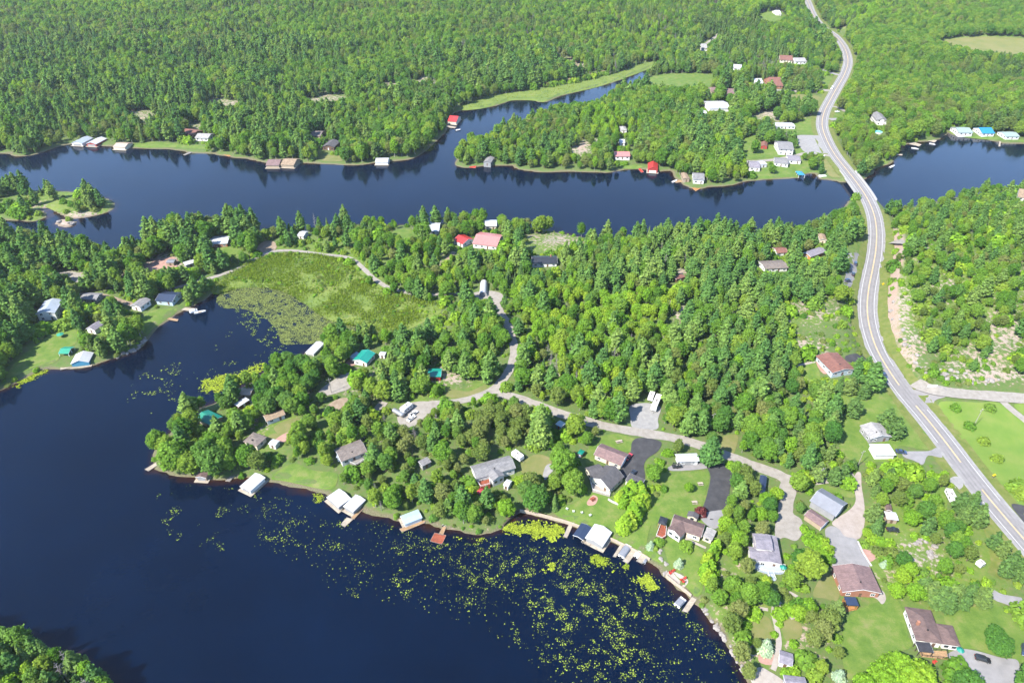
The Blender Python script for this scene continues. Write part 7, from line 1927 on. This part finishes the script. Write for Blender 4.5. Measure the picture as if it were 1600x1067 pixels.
ki = np.concatenate([ki, np.array([keys.index(k_) for k_ in ('bush', 'bushl', 'busho')])[RS.choice(3, len(sx_), p=[.45, .3, .25])]])
ht = np.concatenate([ht, RS.uniform(.6, 1.5, len(sx_))])

# ------------------------------------------------------------------ place words for labels
PLACES = [
 (lambda a, b: a < 270 and b > 890, 'on the wooded corner across the dark open lake'),
 (lambda a, b: a < 420 and 330 < b < 620, 'on the left bank around the white sunroom house'),
 (lambda a, b: a < 200 and b < 352, 'on the small rocky islet'),
 (lambda a, b: 220 < a < 540 and b > 560, 'on the point of the dark teal-roofed cottage'),
 (lambda a, b: 520 <= a < 870 and b > 640, 'on the bank behind the white-roofed boathouses'),
 (lambda a, b: 870 <= a < 1115 and b > 690, 'among the lawns around the black driveways'),
 (lambda a, b: 1115 <= a < 1290 and b > 740, 'in the gardens around the white house with the blue deck'),
 (lambda a, b: a >= 1290 and b > 840, 'around the two brown-roofed bungalows'),
 (lambda a, b: a >= 1290 and b > 700, 'between the grey garage and the highway'),
 (lambda a, b: a > 1385 and 280 < b <= 700, 'on the scrubby hillside east of the highway'),
 (lambda a, b: 1290 <= a <= 1480 and b > 560, 'on the lawn of the pale-roofed grey house'),
 (lambda a, b: 420 <= a < 830 and 470 < b <= 660, 'around the bright teal-roofed cottage and the lane'),
 (lambda a, b: 830 <= a < 1345 and 470 < b <= 760, 'in the central wood above the gravel lane'),
 (lambda a, b: 420 <= a < 1345 and 330 < b <= 470, 'along the river side of the central wood'),
 (lambda a, b: b <= 330, 'on the north bank of the river')]
def place(a, b):
    for f, w_ in PLACES:
        if f(a, b):
            return w_
    return 'in the woods beside the water'
import re
SHORT = []
for bt in BUILD:
    s_ = re.split(r' (?:beside|behind|between|on|near|above|at|in|among|under|by|along|before|below|half|deep|of|off|tucked|joined|floating|facing|with long|standing|nearest|darker|lighter|second|north|east)\b', bt[0]['label'])[0].rstrip(',')
    SHORT.append((s_, bt[1]))
_cnt = {}
for s_, _q in SHORT: _cnt[s_] = _cnt.get(s_, 0) + 1
SHORT = [(s_, q_) for s_, q_ in SHORT if _cnt[s_] == 1 and 3 <= len(s_.split()) <= 9]
SXY = np.array([q_ for _, q_ in SHORT])
def spot(x, y, a, b, lead=4):
    d = np.hypot(SXY[:, 0] - x, SXY[:, 1] - y); i = int(np.argmin(d))
    if d[i] < 26 and len(SHORT[i][0].split()) <= 6:
        return ('close to the ' if d[i] < 12 else 'a short way from the ') + SHORT[i][0]
    return place(a, b)
def size_word(k_, h):
    r_ = h / SPEC[k_][0][2]
    return 'towering ' if r_ > 1.05 else ('' if r_ > .75 else 'small ')
rnd = random.Random(5)
# the largest-looking ones stand as individuals, the rest as massed woodland
scale_px = ht * FPX / proj(gx, gy, gz)[2]
indiv = np.zeros(len(gx), bool)
treeset = {}
inframe = (px > 0) & (px < 1600) & (py > 5) & (py < 1075)
for nm_, ks in (('pine', ('pine', 'pine2', 'spruce')), ('leaf', ('maple', 'dark', 'birch', 'olive', 'lime', 'aspen', 'dead')), ('shrub', ('bush', 'bushl', 'busho'))):
    m = np.isin(ki, [keys.index(k_) for k_ in ks]) & inframe
    idx = np.where(m)[0]
    cap = 230 if nm_ == 'shrub' else (240 if nm_ == 'pine' else 240)
    idx = idx[np.argsort(-scale_px[idx])][:cap]
    indiv[idx] = True
for i in np.where(indiv)[0]:
    k_ = keys[ki[i]]
    lb = (size_word(k_, ht[i]) + LOOK[k_]).replace('towering tall', 'towering').replace('small tall', 'small').replace('small low', 'small').replace('towering low', 'high') + ' ' + spot(gx[i], gy[i], px[i], py[i])
    plant(k_, gx[i], gy[i], gz[i], ht[i], lb, lb, rnd, rnd.uniform(.9, 1.12))
for (k_, x, y, z, h, wd, lb) in HAND:
    a_, b_, _ = proj(x, y, z)
    own = lb is not None
    if lb is None:
        lb = LF[k_] if k_ in LF and (k_ == 'cedar' or a_ > 1480 and b_ < 800) else LOOK[k_] + ' ' + spot(x, y, a_, b_)
    plant(k_, x, y, z, h, lb, None if own else lb, rnd, wd)
rest = ~indiv
def instancer(name, protos, X, Y, Z, S, label, cat):
    """massed plants: one object, points instance a plant mesh"""
    me = bpy.data.meshes.new(name)
    me.vertices.add(len(X)); me.vertices.foreach_set('co', np.column_stack([X, Y, Z]).astype(np.float32).ravel())
    at_ = me.attributes.new('scl', 'FLOAT_VECTOR', 'POINT'); w_ = RS.uniform(.88, 1.15, len(X))
    at_.data.foreach_set('vector', np.column_stack([S * w_, S * w_, S]).astype(np.float32).ravel())
    ar_ = me.attributes.new('rot', 'FLOAT_VECTOR', 'POINT')
    ar_.data.foreach_set('vector', np.column_stack([RS.normal(0, .03, len(X)), RS.normal(0, .03, len(X)), RS.uniform(0, 6.28, len(X))]).astype(np.float32).ravel())
    ob = link(name, me)
    ng = bpy.data.node_groups.new(name, 'GeometryNodeTree')
    ng.interface.new_socket('Geometry', in_out='INPUT', socket_type='NodeSocketGeometry')
    ng.interface.new_socket('Geometry', in_out='OUTPUT', socket_type='NodeSocketGeometry')
    gi, go = ng.nodes.new('NodeGroupInput'), ng.nodes.new('NodeGroupOutput')
    ip = ng.nodes.new('GeometryNodeInstanceOnPoints'); oi = ng.nodes.new('GeometryNodeObjectInfo')
    oi.inputs['Object'].default_value = protos; oi.inputs['As Instance'].default_value = True
    sc = ng.nodes.new('GeometryNodeInputNamedAttribute'); sc.data_type = 'FLOAT_VECTOR'; sc.inputs['Name'].default_value = 'scl'
    ro = ng.nodes.new('GeometryNodeInputNamedAttribute'); ro.data_type = 'FLOAT_VECTOR'; ro.inputs['Name'].default_value = 'rot'
    mp_ = ng.nodes.new('GeometryNodeMeshToPoints')
    ng.links.new(gi.outputs[0], mp_.inputs['Mesh']); ng.links.new(mp_.outputs[0], ip.inputs['Points'])
    ng.links.new(oi.outputs['Geometry'], ip.inputs['Instance'])
    ng.links.new(sc.outputs['Attribute'], ip.inputs['Scale']); ng.links.new(ro.outputs['Attribute'], ip.inputs['Rotation'])
    ng.links.new(ip.outputs[0], go.inputs[0])
    md = ob.modifiers.new('plants', 'NODES'); md.node_group = ng
    return tag(ob, label, cat, kind='stuff')
def proto_obj(cr, tr):
    bm_ = bmesh.new(); bm_.from_mesh(cr); n0 = len(bm_.faces); bm_.from_mesh(tr)
    bm_.faces.ensure_lookup_table()
    for f in bm_.faces[n0:]:
        f.material_index = 1
    me = bpy.data.meshes.new('plant_form'); bm_.to_mesh(me); bm_.free()
    me.materials.append(cr.materials[0]); me.materials.append(tr.materials[0])
    return bpy.data.objects.new('plant_form', me)
FN = dict(maple='leafy_forest', dark='dark_leafy_forest', aspen='aspen_forest', birch='birch_forest', olive='grey_green_forest', lime='lime_green_forest', pine='pine_forest', pine2='dark_pine_forest', spruce='spruce_forest', dead='dead_trees', bush='green_undergrowth', bushl='lime_undergrowth', busho='olive_undergrowth')
for i_, k_ in enumerate(keys):
    sel = np.where(rest & (ki == i_))[0]
    if not len(sel):
        continue
    vs_ = SPEC[k_]
    var = RS.randint(0, len(vs_), len(sel))
    for v_ in range(len(vs_)):
        q_ = sel[var == v_]
        if len(q_):
            instancer(FN[k_], proto_obj(vs_[v_][0], vs_[v_][1]), gx[q_], gy[q_], gz[q_] - .05, ht[q_] / vs_[v_][2], LOOK[k_] + 's massed through the woods and banks', 'forest' if KIND[k_][1] == 'tree' else 'undergrowth')
print('plants', len(gx), 'individual', int(indiv.sum()) + len(HAND))

# ------------------------------------------------------------------ lily pads and water weeds
def discs(name, X, Y, Rr, mat, z0=.03, label='', cat='lily pads', tilt=.06, nseg=7, zvar=.03):
    n = len(X)
    a = np.arange(nseg) * 2 * math.pi / nseg
    an = a[None, :] + RS.uniform(0, 6.28, n)[:, None]
    rr_ = Rr[:, None] * RS.uniform(.8, 1.15, (n, nseg))
    vx = X[:, None] + rr_ * np.cos(an); vy = Y[:, None] + rr_ * np.sin(an)
    tx, ty = RS.normal(0, tilt, n), RS.normal(0, tilt, n)
    vz = z0 + RS.uniform(0, zvar, n)[:, None] + np.abs((vx - X[:, None]) * tx[:, None] + (vy - Y[:, None]) * ty[:, None])
    V = np.stack([vx, vy, vz], 2).reshape(-1, 3)
    me = pydata(name, V, np.arange(n * nseg).reshape(n, nseg), mat)
    return tag(link(name, me), label, cat, kind='stuff')
def scatter(poly, n, rmin, rmax, dens=None, smooth=True):
    P = catmull(unps(poly), 4) if smooth else unps(poly)
    lo, hi = P.min(0), P.max(0)
    x, y = RS.uniform(lo[0], hi[0], n), RS.uniform(lo[1], hi[1], n)
    k_ = inpoly(x, y, P) & (sample(SD, x, y) < -.3)
    x, y = x[k_], y[k_]
    if dens is not None:
        k_ = RS.uniform(0, 1, len(x)) < dens(x, y); x, y = x[k_], y[k_]
    return x, y, rmin + (rmax - rmin) * RS.uniform(0, 1, len(x)) ** 2.0
LP = [(400, 800), (470, 790), (520, 808), (600, 815), (680, 845), (740, 848), (800, 845), (880, 850), (960, 880), (1030, 905), (1070, 950), (1110, 990), (1150, 1040), (1170, 1090), (900, 1100), (830, 1040), (760, 985), (680, 960), (600, 940), (520, 925), (490, 890), (420, 860)]
def d1(x, y):
    c = fbm(x / 9 + y / 14, y / 5, 61); f = vnoise(x / 1.9, y / 1.9, 64); b_ = fbm(x / 26, y / 26, 66)
    a_, q_ = px_of(x, y, 0)
    e = np.clip((a_ - 400) / 450, 0.12, 1)
    return np.clip((c - .48 + (b_ - .5) * .9) * 2.4, 0.012, .55) * np.clip((f - .42) * 3.2, 0.02, 1) * e
x, y, r_ = scatter(LP, 200000, .05, .26, d1)
discs('lily_pads', x, y, r_, 'lily_leaf', label='loose drifts of yellow-green lily pads on the dark lake', nseg=6)
x, y, r_ = scatter(LP, 5200, .10, .26, lambda x, y: np.full(len(x), .5))
discs('lily_pads', x, y, r_, 'lily_leaf', label='single lily pads sprinkled between the drifts', nseg=6)
LW = [(250, 750), (330, 760), (420, 770), (500, 800), (560, 830), (540, 860), (430, 850), (330, 860), (260, 830)]
x, y, r_ = scatter(LW, 9000, .10, .26, lambda x, y: np.clip((fbm(x / 6, y / 6, 70) - .58) * 5, 0, 1))
discs('lily_pads', x, y, r_, 'lily_leaf', label='sparse lily pads off the maple point', nseg=6)
LB = [(200, 600), (260, 570), (330, 545), (380, 500), (440, 530), (470, 560), (400, 575), (330, 640), (250, 640), (210, 660)]
x, y, r_ = scatter(LB, 26000, .12, .34, lambda x, y: np.clip((fbm(x / 6, y / 6, 80) - .60) * 3, 0.004, .5) * np.clip((vnoise(x / 1.6, y / 1.6, 81) - .4) * 3, 0, 1))
discs('lily_pads', x, y, r_, 'lily_leaf', label='scattered lily pads in the mouth of the weedy bay', nseg=6)
LM = [(338, 470), (352, 452), (400, 445), (435, 448), (465, 458), (492, 476), (522, 496), (562, 505), (605, 515), (570, 526), (520, 534), (470, 538), (440, 536), (432, 515), (410, 495), (375, 482), (350, 482)]
x, y, r_ = scatter(LM, 95000, .16, .40, lambda x, y: np.clip((fbm(x / 5, y / 5, 90) - .2) * 3, 0.25, 1) * np.clip((vnoise(x / 1.3, y / 1.3, 83) - .1) * 3, .2, 1))
discs('lily_mat', x, y, r_, 'lily_mat', label='dense grey-green lily mat filling the bay head', nseg=6, tilt=.22)
LM2 = [(365, 482), (410, 495), (432, 515), (440, 540), (425, 545), (400, 530), (380, 510)]
x, y, r_ = scatter(LM2, 9000, .14, .36, lambda x, y: np.clip((fbm(x / 5, y / 5, 95) - .48) * 3, 0, .6) * np.clip((vnoise(x / 1.6, y / 1.6, 82) - .3) * 3, 0, 1))
discs('lily_mat', x, y, r_, 'lily_leaf', label='broken bright lily rafts at the edge of the lily mat', nseg=6, tilt=.1)
def blades(name, poly, n, h0, h1, mat, label, dens=None, land=False, cat='reeds', w=.16):
    P = catmull(unps(poly), 4); lo, hi = P.min(0), P.max(0)
    x, y = RS.uniform(lo[0], hi[0], n), RS.uniform(lo[1], hi[1], n)
    k_ = inpoly(x, y, P)
    if not land: k_ &= sample(SD, x, y) < .2
    else: k_ &= (sample(SD, x, y) > -7)
    if dens is not None: k_ &= RS.uniform(0, 1, n) < dens(x, y)
    x, y = x[k_], y[k_]; n = len(x)
    z = np.maximum(sample(TZ, x, y), 0)
    a = RS.uniform(0, 6.28, n); hh = RS.uniform(h0, h1, n); lx, ly = RS.normal(0, .45, n) * hh, RS.normal(0, .45, n) * hh
    dx, dy = np.cos(a) * w, np.sin(a) * w
    V = np.stack([np.column_stack([x - dx, y - dy, z - .05]), np.column_stack([x + dx, y + dy, z - .05]), np.column_stack([x + dx * .7 + lx, y + dy * .7 + ly, z + hh]), np.column_stack([x - dx * .7 + lx, y - dy * .7 + ly, z + hh])], 1).reshape(-1, 3)
    me = pydata(name, V, np.arange(4 * n).reshape(n, 4), mat)
    return tag(link(name, me), label, cat, kind='stuff')
WE = [('bright weed bed along the seawall inlet', [(785, 828), (800, 816), (830, 812), (862, 816), (886, 824), (884, 840), (862, 848), (838, 846), (815, 838), (796, 836)], 9000),
      ('oval weed bed before the pale grey boathouse', [(920, 872), (935, 866), (950, 872), (968, 876), (984, 884), (975, 896), (955, 894), (938, 888), (922, 882)], 4500),
      ('round weed clump off the rock garden', [(988, 902), (1000, 895), (1018, 896), (1032, 908), (1026, 920), (1008, 923), (992, 916)], 4200),
      ('small curved weed clump in the drifts', [(842, 892), (858, 880), (868, 880), (866, 890), (850, 897)], 1400),
      ('broad weed bed at the striped-roof shed', [(308, 612), (318, 592), (340, 585), (372, 580), (395, 568), (418, 566), (420, 578), (395, 592), (368, 606), (340, 614), (318, 616)], 9000),
      ('weed bed along the left bank boathouse', [(18, 604), (40, 590), (62, 580), (80, 577), (78, 583), (50, 596), (28, 608)], 2600),
      ('weed fringe below the dry north shore', [(640, 235), (668, 226), (684, 224), (680, 234), (655, 240)], 1500),
      ('thin weed bed off the taupe cottage lawn', [(484, 774), (500, 770), (510, 776), (500, 786), (486, 784)], 900),
      ('weed fringe along the dark timber crib wall', [(700, 838), (740, 840), (775, 836), (792, 826), (790, 836), (760, 846), (720, 846)], 1800)]
def ragged(poly):
    P = catmull(unps(poly), 4)
    def f(x, y):
        d, _ = segdist(x, y, P)
        return np.clip(d / 2.6 + (fbm(x / 3.0, y / 3.0, 33) - .60) * 2.6, 0.02, 1) * np.clip((vnoise(x / 1.2, y / 1.2, 34) - .2) * 3, .1, 1)
    return f
for lb, pl_, n_ in WE:
    n_ = n_ * 2
    x, y, r_ = scatter(pl_, n_, .18, .42, ragged(pl_))
    discs('weed_bed', x, y, r_ * .9, 'weed', label=lb, cat='water weeds', tilt=.35, nseg=6, zvar=.12)
blades('marsh_grass', [(330, 455), (350, 435), (400, 410), (450, 400), (510, 404), (548, 418), (575, 445), (610, 462), (660, 472), (690, 486), (660, 505), (625, 520), (604, 520), (556, 511), (514, 502), (482, 481), (457, 463), (430, 453), (400, 450), (366, 453), (342, 461)], 80000, .5, 1.3, 'sedge', 'tall yellow-green marsh grass round the lily bay', lambda x, y: np.clip((fbm(x / 9, y / 9, 12) - .3) * 3, .1, 1), True, 'grass', .22)
blades('marsh_grass', [(715, 171), (745, 158), (790, 147), (850, 139), (900, 130), (960, 116), (1005, 100), (1033, 98), (1005, 112), (966, 126), (930, 137), (886, 147), (868, 152), (850, 159), (830, 156), (800, 156), (780, 163), (750, 169)], 16000, .4, 1.0, 'sedge', 'yellow-green marsh strip along the far channel', lambda x, y: np.clip((fbm(x / 9, y / 9, 14) - .3) * 3, .1, .8), True, 'grass', .25)

# ------------------------------------------------------------------ summer haze in the air
m, nt, o = newmat('haze_air')
pv = N(nt, 'ShaderNodeVolumePrincipled')
pv.inputs['Color'].default_value = (0.86, 0.93, 1.0, 1)
pv.inputs['Density'].default_value = 0.00004
pv.inputs['Anisotropy'].default_value = 0.2
nt.links.new(pv.outputs[0], o.inputs['Volume'])
mb = MB(); mb.box(-1500, 1500, -300, 1900, -8, CAM_H + 12)
hz_ = mb.build('haze', 'haze_air')
tag(hz_, 'thin pale summer haze filling the air over the lakes', 'haze', kind='stuff')
